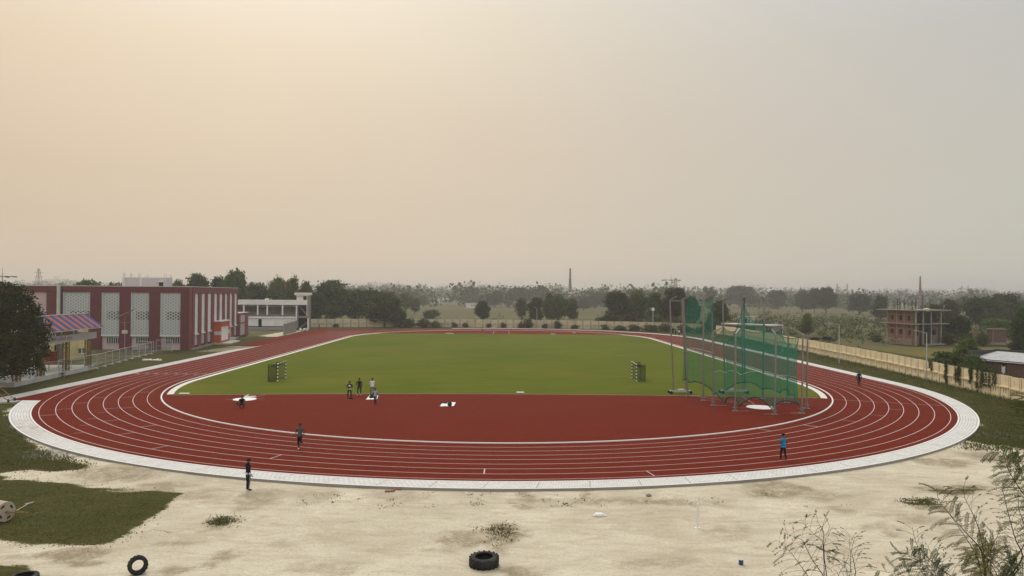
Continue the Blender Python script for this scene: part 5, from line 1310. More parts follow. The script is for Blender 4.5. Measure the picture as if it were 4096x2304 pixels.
# white post, stones, can, roller
q = gp(2788, 2112, GZ); t = at(2788, 2014, q.y)
mb = MB(); mb.tube([(q.x, q.y, GZ-.1), (q.x+.01, q.y, t.z)], .032, 8); mb.tube([(q.x+.055, q.y+.03, GZ-.1), (q.x+.062, q.y+.03, t.z-.02)], .026, 8); mb.box(q.x-.09, q.x+.14, q.y-.10, q.y+.12, GZ-.1, GZ+.02)
tag(mb.build('white_post', M['white_paint']), 'thin white pipe post standing alone in the sand', 'post')
def rock(px, py, w, h, name, label, mat, cat='stone', sq=0.0):
    q = gp(px, py, GZ); m_ = MB(); rr = random.Random(int(px)); m_.ell((q.x, q.y, GZ+h*.4), (w/2, w*.33, h*.62), 11, 7, jit=.12, rnd=rr)
    return tag(m_.build(name, M[mat]), label, cat)
q = gp(2398, 2064, GZ); mb = MB(); rr = random.Random(2)
mb.ell((q.x-.02, q.y, GZ+.06), (.25, .16, .11), 14, 8, jit=.10, rnd=rr); mb.ell((q.x-.2, q.y-.02, GZ+.03), (.14, .1, .05), 10, 6, jit=.1, rnd=rr); mb.ell((q.x+.24, q.y, GZ+.03), (.13, .07, .035), 10, 6, jit=.12, rnd=rr)
tag(mb.build('white_sack', M['cloth_white'], smooth=True), 'crumpled white sack lying on the sand', 'sack')
rock(2595, 1986, .30, .13, 'stone', 'dark stone on the sand just below the pavement, right of centre', 'rubble_stone')
rock(1330, 2012, .14, .09, 'stone', 'small dark stone on the sand right of the person with the bottle', 'rubble_stone')
def brick(px, py, rz, label):
    q = gp(px, py, GZ); m_ = MB(); c, s = cos(rz), sin(rz); pl = [(q.x+x*c-y*s, q.y+x*s+y*c) for x, y in ((-.13, -.06), (.13, -.06), (.13, .06), (-.13, .06))]
    m_.prism(pl, GZ-.01, GZ+.085); m_.prism([(q.x+(x-q.x)*.8, q.y+(y-q.y)*.6) for x, y in pl], GZ+.085, GZ+.088); return tag(m_.build('brick', M['brick_red']), label, 'brick')
brick(1550, 1968, .1, 'pale loose brick on the sand below the pavement edge'); brick(1595, 1960, -.2, 'loose brick lying against the pavement edge'); brick(1572, 1966, .9, 'loose brick between two others at the pavement edge')
q = gp(2964, 2258, GZ); mb = MB(); mb.tube([(q.x, q.y, GZ), (q.x, q.y, GZ+.02), (q.x, q.y, GZ+.18), (q.x, q.y, GZ+.19)], [.085, .09, .09, .08], 14); cn_ = mb.build('paint_can', M['can_blue']); tag(cn_, 'small blue tin can standing on the sand', 'can')
mb = MB(); mb.tube([(q.x, q.y, GZ+.19), (q.x, q.y, GZ+.20)], .086, 14); mb.build('lid', M['pale_steel'], cn_, world=False)
# stone roller
q = gp(24, 2087, GZ); rl_ = thing('stone_roller', 'old pale stone lawn roller with a pull handle on the grass', 'roller', (q.x, q.y, GZ))
RR = .45; ax = Vector((-.93, .37, 0)).normalized(); c0 = Vector((q.x, q.y, GZ+RR)); mb = MB(); mb.tube([c0, c0+ax*.02, c0+ax*1.25, c0+ax*1.27], [RR*.97, RR, RR, RR*.97], 40); mb.build('drum', M['roller_stone'], rl_, smooth=False)
side = Vector((-ax.y, ax.x, 0))
mb = MB()
for a in (2.2, .7, 4.0, 5.4):
    for k in range(6):
        a1 = a+k*.10; a2 = a+(k+1)*.10; r0, r1 = RR*.58, RR*.76
        f = lambda a, r_: c0-ax*.004+side*(r_*cos(a))+Vector((0, 0, r_*sin(a)))
        mb.add([f(a1, r0), f(a2, r0), f(a2, r1), f(a1, r1)], [(0, 1, 2, 3)])
mb.build('slot', M['dark_void'], rl_)
mb = MB(); mb.tube([c0-ax*.08, c0+ax*.02], .05, 8); fwd = Vector((.8, .25, 0)); mb.tube([c0-ax*.06, c0-ax*.06+Vector((.62, .18, -.10))], .035, 6); mb.tube([c0-ax*.06+Vector((.3, .1, .02)), c0-ax*.06+Vector((.75, .3, -.12))], .03, 6); mb.build('axle', M['yellow_truss'], rl_)
hd = gp(118, 2020, GZ); mb = MB(); mb.tube([c0-ax*.05+Vector((.3, .1, .0)), (hd.x, hd.y, GZ+.10)], .018, 6); mb.tube([(hd.x-.12, hd.y-.14, GZ+.08), (hd.x+.12, hd.y+.14, GZ+.10)], .03, 6); mb.build('handle', M['stone'], rl_)
# debris heap and trolley at the left edge
q = gp(610, 1442, GZ); rr = random.Random(8); mb = MB()
for k in range(16): mb.ell((q.x+rr.uniform(-1.5, 1.4), q.y+rr.uniform(-.6, .6), GZ+.08), (rr.uniform(.15, .4), rr.uniform(.12, .3), rr.uniform(.08, .2)), 8, 5, jit=.2, rnd=rr)
tag(mb.build('rubble_heap', M['cracked_board']), 'heap of white plaster rubble on the grass by the hall', 'rubble heap')
q = gp(1215, 1322, 0); mb = MB()
for k in range(9): mb.ell((q.x+rr.uniform(-1.1, 1.1), q.y+rr.uniform(-.4, .4), .1+rr.uniform(0, .5)), (rr.uniform(.2, .5), .3, rr.uniform(.15, .4)), 8, 5, jit=.25, rnd=rr)
tag(mb.build('rubble_heap', M['cracked_board']), 'small heap of white rubble at the foot of the stair tower', 'rubble heap')
q = gp(59, 1604); q2 = gp(33, 1611); ht = thing('hurdle_trolley', 'two wheeled pipe trolley leaning at the left end of the track', 'trolley', (q.x, q.y, 0))
for i, (w, e) in enumerate(((q, at(2, 1551, q.y+1.5)), (q2, at(-22, 1561, q2.y+1.5)))):
    mb = MB(); mb.tube([(w.x, w.y, .16), e], .04, 6); mb.build('shaft', M['yellow_truss'], ht)
    mb = MB(); mb.tube([(w.x-.05, w.y-.04, .17), (w.x+.05, w.y+.04, .17)], .17, 14); mb.tube([(w.x-.07, w.y-.055, .17), (w.x+.07, w.y+.055, .17)], .07, 8, 1); mb.build('wheel', [M['rubber'], M['red_paint']], ht)
mb = MB(); mb.tube([(q.x, q.y, .17), (q2.x, q2.y, .17)], .03, 6); e1, e2 = at(2, 1551, q.y+1.5), at(-22, 1561, q2.y+1.5); mb.tube([e1, e2], .035, 6); mb.tube([(q.x*.5+e1.x*.5, q.y*.5+e1.y*.5, .08+e1.z*.5), (q2.x*.5+e2.x*.5, q2.y*.5+e2.y*.5, .08+e2.z*.5)], .03, 6); mb.build('crossbar', M['yellow_truss'], ht)
# striped canoe-like small hurdle on the far runway
q = gp(1222, 1337); 
mb = MB(); q = gp(1278, 1316.5); mb.tube([(q.x, q.y, 0), (q.x, q.y, 1.25)], .09, 8); mb.ell((q.x, q.y, 1.3), (.16, .16, .16), 10, 8); tag(mb.build('marker_post', M['dark_steel']), 'short dark post at the far left corner of the track', 'post')
q = gp(1590, 1316); mb = MB(); mb.ell((q.x, q.y, .15), (.3, .25, .22), 10, 6, jit=.1); tag(mb.build('stone', M['rubble_stone']), 'dark boulder on the outer edge of the far bend', 'stone')
# ================================================================== TREES, BUSHES, CREEPERS
def quads_at(C, N_, size, rr, asp=1.5, sizes=None):
    """one leaf-shaped quad per centre C with normal N_"""
    n = len(C); a = rr.normal(size=(n, 3)); t = np.cross(N_, a); t /= np.linalg.norm(t, axis=1)[:, None]+1e-9
    b = np.cross(N_, t); b /= np.linalg.norm(b, axis=1)[:, None]+1e-9
    s = (size*(.6+.8*rr.rand(n)) if sizes is None else sizes)[:, None]
    V = np.stack([C-t*s*asp/2, C-b*s/2+t*s*.1, C+t*s*asp/2, C+b*s/2+t*s*.1], 1).reshape(-1, 3)
    return V, np.arange(4*n).reshape(n, 4)
def crown(lobes, n, size, seed, shell=.55, droop=0.0, twist=.9, clump=9, jit=.16):
    rr = np.random.RandomState(seed); L = np.array(lobes, float); w = L[:, 3]*L[:, 4]*L[:, 5]; w = w**.7/np.sum(w**.7)
    nc = max(4, n//clump); k = rr.choice(len(L), nc, p=w)
    d = rr.normal(size=(nc, 3)); d /= np.linalg.norm(d, axis=1)[:, None]
    r = (shell**3+(1-shell**3)*rr.rand(nc))**(1/3)
    r *= 1+jit*rr.normal(size=nc)
    cc = L[k, :3]+d*L[k, 3:6]*r[:, None]
    C = np.repeat(cc, clump, 0)+rr.normal(size=(nc*clump, 3))*size*np.array([1.2, 1.2, .8])
    Nn = np.repeat(d, clump, 0)*.7+rr.normal(size=C.shape)*twist; Nn[:, 2] += .25
    Nn /= np.linalg.norm(Nn, axis=1)[:, None]
    C[:, 2] -= droop*np.abs(rr.normal(size=len(C)))
    return quads_at(C, Nn, size, rr)
def trunk_mesh(h, r, limbs, seed, base=(0, 0)):
    rr = random.Random(seed); m_ = MB(); bx, by = base
    top = (bx+rr.uniform(-.3, .3), by+rr.uniform(-.3, .3), h)
    m_.tube([(bx, by, -.2), (bx, by, .3), (bx*.6+top[0]*.4+rr.uniform(-.15, .15), by, h*.55), top], [r*1.35, r, r*.8, r*.55], 8)
    for L in limbs:
        q = Vector(L[:3]); p0 = Vector((bx+(top[0]-bx)*.8, by, h*rr.uniform(.55, .95))); mid = p0.lerp(q, .5)+Vector((rr.uniform(-.3, .3), rr.uniform(-.3, .3), .3))
        m_.tube([p0, mid, q], [r*.5, r*.32, r*.10], 6)
    return m_
def lobes_round(seed, n=8, W=4.0, z0=1.3, z1=9.2, flat=1.0):
    rr = random.Random(seed); out = [(0, 0, (z0+z1)/2, W*.62, W*.62, (z1-z0)*.42)]
    for i in range(n):
        a = 2*pi*i/n+rr.uniform(-.4, .4); q = rr.uniform(.40, .66)*W; z = rr.uniform(z0+(z1-z0)*.22, z0+(z1-z0)*.78); s = rr.uniform(.28, .46)*W
        out.append((q*cos(a), q*sin(a), z, s, s, s*.8*flat))
    for i in range(3):
        s = rr.uniform(.24, .40)*W; out.append((rr.uniform(-.35, .35)*W, rr.uniform(-.35, .35)*W, z1-s*.7, s, s, s*.75))
    return out
PROTO = {}
def proto(key, lobes, n, size, leaf, seed, th, tr, shell=.55, droop=0, nl=6, twist=.9, clump=9):
    V, Qd = crown(lobes, n, size, seed, shell, droop, twist, clump); me = fast_mesh('crown', V, Qd); me.materials.append(M[leaf])
    t = trunk_mesh(th, tr, lobes[1:1+nl], seed)
    tm = bpy.data.meshes.new('trunk'); tm.from_pydata(t.v, [], t.f); tm.update(); tm.materials.append(M['bark'])
    PROTO[key] = (me, tm)
# nominal trees are 10 m high and 8 m wide
for i in range(4): proto('dense%d' % i, lobes_round(20+i), 6400, .40, 'leaf_dark', 50+i, 4.2, .26)
for i in range(3): proto('mid%d' % i, lobes_round(40+i, 10, 4.0, .8, 9.2), 5600, .40, 'leaf_mid', 60+i, 4.0, .24, .45)
for i in range(2): proto('light%d' % i, lobes_round(70+i, 9, 4.0, 1.2, 9.2), 5200, .40, 'leaf_light', 70+i, 4.0, .24, .5)
for i in range(2):
    rr = random.Random(90+i); lb = [(0, 0, 5, 2.2, 2.2, 3.5)]+[(rr.uniform(-2.6, 2.6), rr.uniform(-2.6, 2.6), rr.uniform(2.2, 8.6), rr.uniform(.7, 1.5), rr.uniform(.7, 1.5), rr.uniform(.7, 1.6)) for _ in range(11)]
    proto('airy%d' % i, lb, 2300, .34, 'leaf_mid', 80+i, 6.5, .20, .2, nl=9)
for i in range(3):
    rr = random.Random(120+i); lb = [(rr.uniform(-3, 3), rr.uniform(-3, 3), rr.uniform(.8, 7.0)*(1-.3*rr.random()), rr.uniform(1.0, 2.2), rr.uniform(1.0, 2.2), rr.uniform(1.0, 2.4)) for _ in range(10)]
    lb.insert(0, (0, 0, 4.2, 2.6, 2.6, 4.0)); proto('bush%d' % i, lb, 2400, .42, 'leaf_scrub' if i == 1 else 'leaf_mid', 95+i, 2.0, .16, .4, nl=6)
lb = [(0, 0, 9.2, 1.2, 1.2, .7)]
for j in range(8):
    z = 3.4+j*.75; R_ = 3.9*(1-(z-3.0)/9.5)+.4
    for k in range(5): a = 2*pi*k/5+j*.7; lb.append((R_*.62*cos(a), R_*.62*sin(a), z+.12*k, R_*.42, R_*.42, .26))
proto('layered', lb, 3600, .34, 'leaf_dark', 101, 9.0, .22, .1, nl=30, twist=.5)
# bare tree
def bare_mesh(seed, H=10.0, spread=.5, lv=4):
    rr = random.Random(seed); m_ = MB()
    def grow(p, d, L, r, k):
        e = p+d*L; m_.tube([p, p.lerp(e, .5)+Vector((rr.uniform(-.05, .05), rr.uniform(-.05, .05), 0))*L, e], [r, r*.8, r*.55], 5, cap=False)
        if k == 0: return
        for _ in range(3 if k > 1 else 4):
            nd = (d+Vector((rr.uniform(-1, 1), rr.uniform(-1, 1), rr.uniform(-.1, .7)))*spread).normalized(); grow(e if rr.random() < .6 else p.lerp(e, .7), nd, L*rr.uniform(.55, .8), r*.5, k-1)
    grow(Vector((0, 0, -.2)), Vector((0, 0, 1)), H*.33, .16, lv); return m_
def tree(kind, px, ytop, wpx, Y, label, group=None, name='tree', ybot=None, rz=None, cat='tree', depth=None):
    t = at(px, ytop, Y); H = t.z-GZ; W = wpx*mpp(Y)
    me, tm = PROTO[kind]
    r = thing(name, label, cat, (t.x, Y, GZ-.05), 0, group)
    h = (px*7919 % 628)/100 if rz is None else rz
    r.rotation_euler = (0, 0, h); wf = W/8.6; r.scale = (wf, wf, H/9.6)
    for nm, q in (('crown', me), ('trunk', tm)):
        o = bpy.data.objects.new(nm, q); COL.objects.link(o); o.parent = r
    return r
TL = [ # kind, px, top, width, distance, label
 ('dense0', 345, 1121, 150, 232, 'broad dark tree crown rising over the maroon roof, left of the white unfinished house'),
 ('dense2', 458, 1130, 90, 226, 'tree crown over the maroon roof touching the left side of the white unfinished house'),
 ('mid1', 242, 1134, 80, 240, 'small tree top over the maroon roof beside the grey pilaster'),
 ('dense1', 783, 1096, 125, 215, 'rounded tall tree behind the hall roof, just right of the white unfinished house'),
 ('mid0', 712, 1118, 70, 235, 'lower hazy tree between the white unfinished house and the rounded tall tree'),
 ('dense3', 872, 1108, 90, 222, 'leaning dark tree over the right end of the maroon roof'),
 ('dense0', 940, 1081, 125, 218, 'tallest dark tree of the row, standing over the end of the maroon hall'),
 ('dense2', 1022, 1130, 105, 232, 'dark tree behind the white terrace roof, between the tallest tree and the pale green ones'),
 ('light0', 1108, 1108, 95, 236, 'pale green tree with two crowns behind the white terrace, left of its twin'),
 ('light1', 1163, 1106, 95, 232, 'pale green tree behind the rooftop tank side of the white terrace'),
 ('mid2', 1222, 1126, 85, 228, 'green tree behind the stair tower of the white terrace'),
 ('dense1', 975, 1165, 130, 226, 'dark low tree hiding behind the white terrace roof by the hall'),
 ('dense3', 1100, 1170, 130, 226, 'dark low tree behind the middle of the white terrace roof'),
 ('dense1', 1338, 1122, 175, 236, 'great dark tree right of the stair tower, highest of the far left group'),
 ('dense2', 1265, 1165, 110, 232, 'dark tree touching the right side of the stair tower'),
 ('dense3', 1425, 1160, 130, 240, 'dark middle tree between the great dark tree and the spreading one'),
 ('mid0', 1540, 1166, 175, 226, 'spreading tree with a forked trunk in front of the far wall'),
 ('dense0', 1490, 1158, 120, 246, 'dark tree crown behind the spreading forked tree'),
 ('mid1', 1598, 1232, 70, 224, 'low dark side tree right of the spreading forked tree'),
 ('airy0', 1622, 1170, 75, 350, 'hazy tree standing farther back, right of the spreading forked tree'),
 ('mid2', 1660, 1192, 50, 360, 'smaller hazy tree farther back at the edge of the open fields'),
 ('airy1', 1694, 1179, 36, 520, 'small lone tree on a thin trunk in the far fields'),
 ('light0', 1725, 1238, 80, 280, 'flat topped pale green tree in the fields behind the left lamp'),
 ('dense3', 1931, 1203, 74, 262, 'round dark tree standing alone before the white hut in the fields'),
 ('airy1', 2085, 1186, 66, 262, 'slender airy tree left of a dense round tree at the far wall'),
 ('dense1', 2142, 1190, 74, 258, 'dense round dark tree behind the middle lamp at the far wall'),
 ('mid0', 2232, 1176, 110, 268, 'multi stemmed tree in front of the smoking chimney'),
 ('mid2', 2200, 1172, 60, 262, 'narrow tree crown left of the smoking chimney'),
 ('mid1', 2288, 1192, 56, 275, 'low tree at the right foot of the smoking chimney'),
 ('dense0', 2466, 1166, 115, 238, 'dark broad tree at the right end of the far wall'),
 ('mid0', 2550, 1161, 110, 236, 'green tree with a feathery top between the dark broad tree and the small white board'),
 ('mid1', 2625, 1169, 105, 230, 'green tree right behind the small white board'),
 ('dense2', 2698, 1151, 120, 226, 'pointed dark green tree around the floodlight mast'),
 ('mid2', 2760, 1185, 90, 224, 'dark feathery tree behind the tall left net of the cage'),
 ('layered', 2878, 1206, 105, 214, 'dark tree with level branch layers behind the cage'),
 ('bush0', 2850, 1262, 110, 212, 'dark bushy tree below the layered tree behind the cage'),
 ('light1', 3226, 1252, 62, 186, 'small sunlit sapling with drooping leaves in the scrub'),
 ('dense1', 3523, 1184, 64, 300, 'dark tree standing left of the brick house against the haze'),
 ('mid1', 3800, 1196, 90, 230, 'yellow green tree crown rising behind the roof of the brick house'),
 ('mid0', 3735, 1216, 130, 196, 'bushy yellow green crown along the roof edge of the brick house'),
 ('dense3', 3830, 1262, 110, 172, 'dark leafy tree close to the right side of the brick house'),
 ('mid2', 3780, 1290, 90, 180, 'low dark bush tree at the back corner of the brick house'),
 ('dense0', 3922, 1188, 160, 232, 'large round dark tree right of the brick house'),
 ('dense2', 4025, 1174, 130, 246, 'tall dark tree behind the brick ruin, near the right edge'),
 ('mid1', 4090, 1200, 80, 262, 'hazy tree behind the tall dark tree at the right edge'),
 ('dense1', 4100, 1232, 110, 138, 'near dark green tree cut by the right edge beside the brick ruin'),
 ('light0', 3990, 1272, 130, 185, 'pale green bushy tree behind the brick ruin'),
]
for i, (k, px, yt, w, Y, lab) in enumerate(TL): tree(k, px, yt, w, Y, lab, 'trees beyond the stadium')
# hazy trees across the fields, standing in front of the far woods
for k, px, yt, w, Y, lab in [
 ('airy0', 2840, 1146, 70, 560, 'hazy tree with an open crown on the skyline above the cage'), ('dense1', 2964, 1144, 150, 640, 'large hazy round trees on the skyline right of the open crowned one'),
 ('dense2', 3110, 1160, 80, 560, 'hazy tree with ragged crown on the skyline, above the right tall cage pole'), ('mid0', 3210, 1160, 80, 480, 'hazy dark tree on bare trunks, left of the pair in the middle fields'),
 ('dense0', 3258, 1153, 60, 470, 'hazy tall tree with a bare lower trunk in the middle fields'), ('dense3', 3305, 1150, 100, 455, 'hazy broad tree in the middle fields, left of the rounder one'),
 ('dense1', 3437, 1175, 110, 420, 'hazy round tree in the middle fields, left of the brick house'), ('mid2', 3852, 1183, 60, 430, 'hazy pointed tree right of the kiln chimney over the brick house'),
 ('dense2', 2380, 1172, 70, 560, 'hazy round tree right of the chimney smoke'), ('mid1', 2335, 1192, 60, 480, 'small round hazy bush tree in front of the chimney smoke'),
 ('dense3', 2170, 1142, 70, 620, 'hazy tall tree on the skyline left of the chimney'), ('dense0', 2080, 1150, 110, 640, 'hazy wide tree on the skyline behind the slender airy tree'),
 ('dense1', 1880, 1147, 90, 700, 'hazy round topped tree on the skyline above the white hut'), ('mid2', 1980, 1162, 90, 560, 'hazy tree mass on the skyline behind the bare tree'),
 ('airy1', 2550, 1146, 60, 600, 'hazy tree top on the skyline above the dark broad trees')]:
    tree(k, px, yt, w, Y, lab, 'hazy trees across the fields')
def bare(px, yt, Y, seed, label, spread=.5, sc=1.0):
    t = at(px, yt, Y); H = t.z-GZ; m_ = bare_mesh(seed, H/1.75, spread); o = m_.build('bare_tree', M['pale_bark']); o.location = (t.x, Y, GZ); tag(o, label, 'tree')
bare(2005, 1196, 258, 4, 'leafless forked tree at the far wall right of the round dark tree', .75)
bare(1452, 1114, 250, 9, 'thin leafless pale tree sticking out above the dark trees', .22)
bare(1508, 1138, 248, 12, 'leafless branch crown showing over the spreading forked tree', .6)
# bushes before the far wall and behind the right wall
BL = [('bush0', 1590, 1270, 40, 222), ('bush1', 1640, 1262, 60, 223), ('bush2', 1690, 1266, 70, 224), ('bush0', 1740, 1278, 60, 224.5), ('bush1', 1345, 1290, 30, 222), ('bush2', 1815, 1284, 34, 225), ('bush0', 1860, 1286, 30, 226), ('bush1', 1958, 1288, 28, 226),
      ('bush2', 2010, 1284, 30, 226), ('bush1', 2108, 1262, 48, 225), ('bush0', 2085, 1282, 34, 224), ('bush2', 2230, 1276, 40, 223.5), ('bush0', 2300, 1294, 36, 221), ('bush1', 2420, 1290, 34, 218), ('bush2', 2180, 1290, 30, 224), ('bush0', 2480, 1296, 60, 214), ('bush2', 2540, 1292, 70, 212), ('bush1', 2600, 1290, 80, 210), ('bush0', 2660, 1286, 70, 208), ('bush2', 2740, 1290, 80, 204), ('bush1', 2800, 1300, 60, 202)]
for k, px, yt, w, Y in BL:
    tree(k, px, yt, w, Y, 'green bush growing against the weathered far wall', 'bushes along the far wall', 'bush', cat='bush')
for k, px, yt, w, Y in [('bush2', 2450, 1232, 110, 232), ('bush1', 2530, 1240, 130, 226), ('bush2', 2620, 1250, 120, 220), ('bush0', 2700, 1255, 110, 216), ('bush1', 2400, 1255, 60, 230)]:
    tree(k, px, yt, w, Y, 'tall dense thicket bush below the dark trees at the end of the far wall', 'thicket at the end of the far wall', 'bush', cat='bush')
for k, px, yt, w, Y, lab in [('light1', 3862, 1345, 125, 101, 'tall feathery bush with level sprays behind the cream wall by the lamp'), ('mid0', 3785, 1405, 170, 96, 'dark leafy bush spilling over the cream wall beside the lamp'), ('mid1', 3890, 1415, 120, 92, 'dark leafy bush between the feathery bush and the tin roofed shed'),
      ('bush1', 3960, 1440, 70, 86, 'leafy bush under the eaves of the tin roofed shed'), ('bush2', 3790, 1322, 90, 162, 'green bush at the right foot of the brick house'), ('bush1', 3880, 1318, 120, 168, 'bright weedy bush left of the brick ruin'), ('bush0', 3930, 1312, 60, 158, 'creeper covered bush on the left end of the brick ruin'), ('bush2', 4085, 1340, 90, 140, 'dark bush at the right edge in front of the brick ruin'), ('bush1', 3500, 1330, 60, 172, 'weedy bush at the left foot of the brick house')]:
    tree(k, px, yt, w, Y, lab, None, 'bush', cat='bush')
# scrub covering the waste ground beyond the right wall: nobody could count it
rs = np.random.RandomState(77); LB = []
for _ in range(520):
    px = rs.uniform(2820, 3640); Y = rs.uniform(150, 330); g_ = at(px, 1300, Y)
    if g_.x < 66+(Y-150)*.02: continue
    s = rs.uniform(.7, 1.9)*(1+(Y-150)/260); LB.append((g_.x, Y, GZ+s*.45, s*1.5, s*1.2, s*.95))
for _ in range(160):
    px = rs.uniform(3640, 4200); Y = rs.uniform(165, 300); g_ = at(px, 1300, Y); s = rs.uniform(.8, 1.8); LB.append((g_.x, Y, GZ+s*.45, s*1.5, s*1.2, s*.9))
for _ in range(120):
    px = rs.uniform(1560, 2500); Y = rs.uniform(232, 300); g_ = at(px, 1300, Y); s = rs.uniform(.4, 1.1); LB.append((g_.x, Y, GZ+s*.4, s*1.6, s*1.2, s*.8))
V, Qd = crown(LB, 16000, .34, 5, .3, clump=7)
tag(mesh_obj('scrub', fast_mesh('scrub', V, Qd), M['leaf_scrub']), kind='stuff')
# far woods on the horizon
LB = []
def band(px0, px1, n, Y0, Y1, h0, h1):
    for _ in range(n):
        px = rs.uniform(px0, px1); Y = rs.uniform(Y0, Y1); x = at(px, 1180, Y).x; h = rs.uniform(h0, h1)*rs.uniform(.75, 1.1); w = h*rs.uniform(.55, 1.0)
        LB.append((x, Y, h*.48, w, w*.7, h*.50)); LB.append((x+w*.8, Y+4, h*.30, w*.9, w*.6, h*.34))
        if rs.rand() < .7: LB.append((x+w*rs.uniform(-.7, .7), Y+2, h*.78, w*.6, w*.6, h*.26))
band(-300, 4400, 330, 860, 1100, 14, 21); band(-300, 4400, 300, 1200, 1700, 18, 30); band(2700, 4400, 130, 560, 760, 9, 15); band(1850, 2700, 70, 560, 720, 11, 18); band(1300, 1700, 36, 560, 720, 10, 17); band(-300, 4400, 160, 1800, 2300, 24, 40)
V, Qd = crown(LB, 110000, 2.3, 6, .6, clump=5, twist=.8, jit=.03)
tag(mesh_obj('far_woods', fast_mesh('far_woods', V, Qd), M['leaf_dark']), kind='stuff')
# big tree at the left edge, near enough to show leaves
lt = at(40, 1146, 80); nt_ = thing('near_tree', 'large dark leafy tree at the left edge, hiding part of the pavilion', 'tree', (-52.6-5.5, 79.0, GZ))
c0 = Vector((-58.1, 79.0, 0)); H = 11.4
lbs = []
for (px, py, rx, rz2, dy) in ((40, 1240, 110, 90, 0), (100, 1330, 105, 80, -1), (20, 1340, 130, 110, .5), (60, 1430, 110, 70, -.5), (135, 1400, 62, 60, -1.5), (-60, 1300, 120, 130, 1), (15, 1175, 80, 48, .5), (95, 1240, 62, 62, -.5), (150, 1340, 40, 36, -1.6), (25, 1475, 70, 36, -1.2), (120, 1462, 50, 36, -1.8), (-80, 1430, 90, 60, 0), (70, 1195, 55, 40, 0), (108, 1290, 48, 40, -1.4), (170, 1330, 22, 16, -1.8)):
    q = at(px, py, 77.5+dy); s = mpp(77.5); lbs.append((q.x-c0.x, q.y-c0.y, q.z-GZ, rx*s*.92, rx*s*.75, rz2*s*.92))
V, Qd = crown(lbs, 26000, .155, 11, .72, clump=12, twist=.8); o = mesh_obj('crown', fast_mesh('crown', V, Qd), M['leaf_near'], nt_)
ib = MB()
t = trunk_mesh(4.6, .34, lbs, 8); t.build('trunk', M['bark'], nt_, world=False)
# creepers hanging on the cream wall
def creeper(px, w, y0, y1, label, seed, n=320):
    n = int(n*1.6)
    rr = np.random.RandomState(seed); pts = []
    g0 = at(px, y1, 80)
    # find the wall plane near this bearing
    best = None
    for a, b in zip(WR, WR[1:]):
        Wl = Wall(a, b); u, z = Wl.uz(px, y1)
        if 0 <= u <= Wl.L: best = (Wl, u)
    if best is None: return
    Wl, u = best; Yd = Wl.p(u, 0, 0).y; s = abs(Wl.uz(px+w/2, y1)[0]-Wl.uz(px-w/2, y1)[0]); zt = min(Wl.uz(px, y0)[1], 2.9); zb_ = max(Wl.uz(px, y1)[1], GZ)
    strands = [(rr.uniform(-.5, .5), rr.uniform(.0, .5)) for _ in range(max(2, int(w/7)))]
    nn = Wl.n if (Vector((0, 0, 0))-Wl.A).dot(Wl.n) > 0 else -Wl.n
    C = []
    for _ in range(n):
        f, cut = strands[rr.randint(len(strands))]; z = zt+(zb_-zt)*(1-cut)*rr.rand()**.9; q = Wl.p(u+f*s+rr.normal()*.07, 0, z)+nn*(.10+abs(rr.normal())*.09); C.append(tuple(q))
    for _ in range(n//4): q = Wl.p(u+rr.uniform(-.6, .6)*s, 0, zt+rr.normal()*.12)+nn*rr.uniform(-.25, .2); C.append(tuple(q))
    C = np.array(C); Nn = rr.normal(size=C.shape)*.6+np.array(nn)[None]; Nn /= np.linalg.norm(Nn, axis=1)[:, None]
    V, Qd = quads_at(C, Nn, .115, rr, 1.3); o = mesh_obj('creeper', fast_mesh('creeper', V, Qd), M['leaf_mid']); tag(o, label, 'creeper')
creeper(3722, 18, 1440, 1490, 'short creeper on the cream wall just right of the near lamp', 1, 130)
creeper(3788, 26, 1430, 1545, 'thick dark creeper covering a full wall panel', 2, 620)
creeper(3828, 16, 1470, 1556, 'thin dry creeper right of the thick dark one', 3, 150)
creeper(3850, 24, 1460, 1560, 'creeper with a bushy foot on the cream wall', 4, 300)
creeper(3884, 22, 1470, 1565, 'dark creeper reaching the grass between two posts', 5, 360)
creeper(3930, 46, 1465, 1580, 'broad light green creeper draping over three posts of the wall', 6, 620)
creeper(3975, 26, 1480, 1580, 'last creeper on the cream wall towards the right edge', 7, 260)
# rough grass tufts along walls and lawn
def tufts(spots, n, hmin, hmax, seed, name, mat, spread):
    rr = np.random.RandomState(seed); idx = rr.randint(len(spots), size=n); S = np.array(spots)[idx]; x = S[:, 0]+rr.normal(size=n)*spread; y = S[:, 1]+rr.normal(size=n)*spread
    h = hmin+(hmax-hmin)*rr.rand(n)**2; a = rr.rand(n)*2*pi; w = .03+.03*rr.rand(n); lx = rr.normal(size=n)*.5*h; ly = rr.normal(size=n)*.5*h; z = np.full(n, GZ-.02)
    V = np.stack([np.stack([x-np.cos(a)*w, y-np.sin(a)*w, z], 1), np.stack([x+np.cos(a)*w, y+np.sin(a)*w, z], 1), np.stack([x+lx, y+ly, z+h], 1)], 1).reshape(-1, 3)
    tag(mesh_obj(name, fast_mesh(name, V, np.arange(3*n).reshape(n, 3)), mat), kind='stuff')
sp_ = [(q.x-.35, q.y) for q in walk(WR, .5)]*2+[(q.x-rs.uniform(.5, 4.5), q.y) for q in walk(WR, .3)]
tufts(sp_, 26000, .06, .55, 3, 'verge_grass', M['leaf_grass'], .4)
lawn_pts = [tuple(gp(x, y, GZ)[:2]) for x, y in [(rs.uniform(-60, 700), rs.uniform(1880, 2180)) for _ in range(4000)] if True]
import itertools
PL = G2(lawn); PX = np.array(lawn_pts); keep = inpoly(PX[:, 0], PX[:, 1], PL); lawn_pts = [tuple(q) for q in PX[keep]]
tufts(lawn_pts, 8000, .02, .10, 4, 'lawn_grass', M['leaf_grass'], .35)
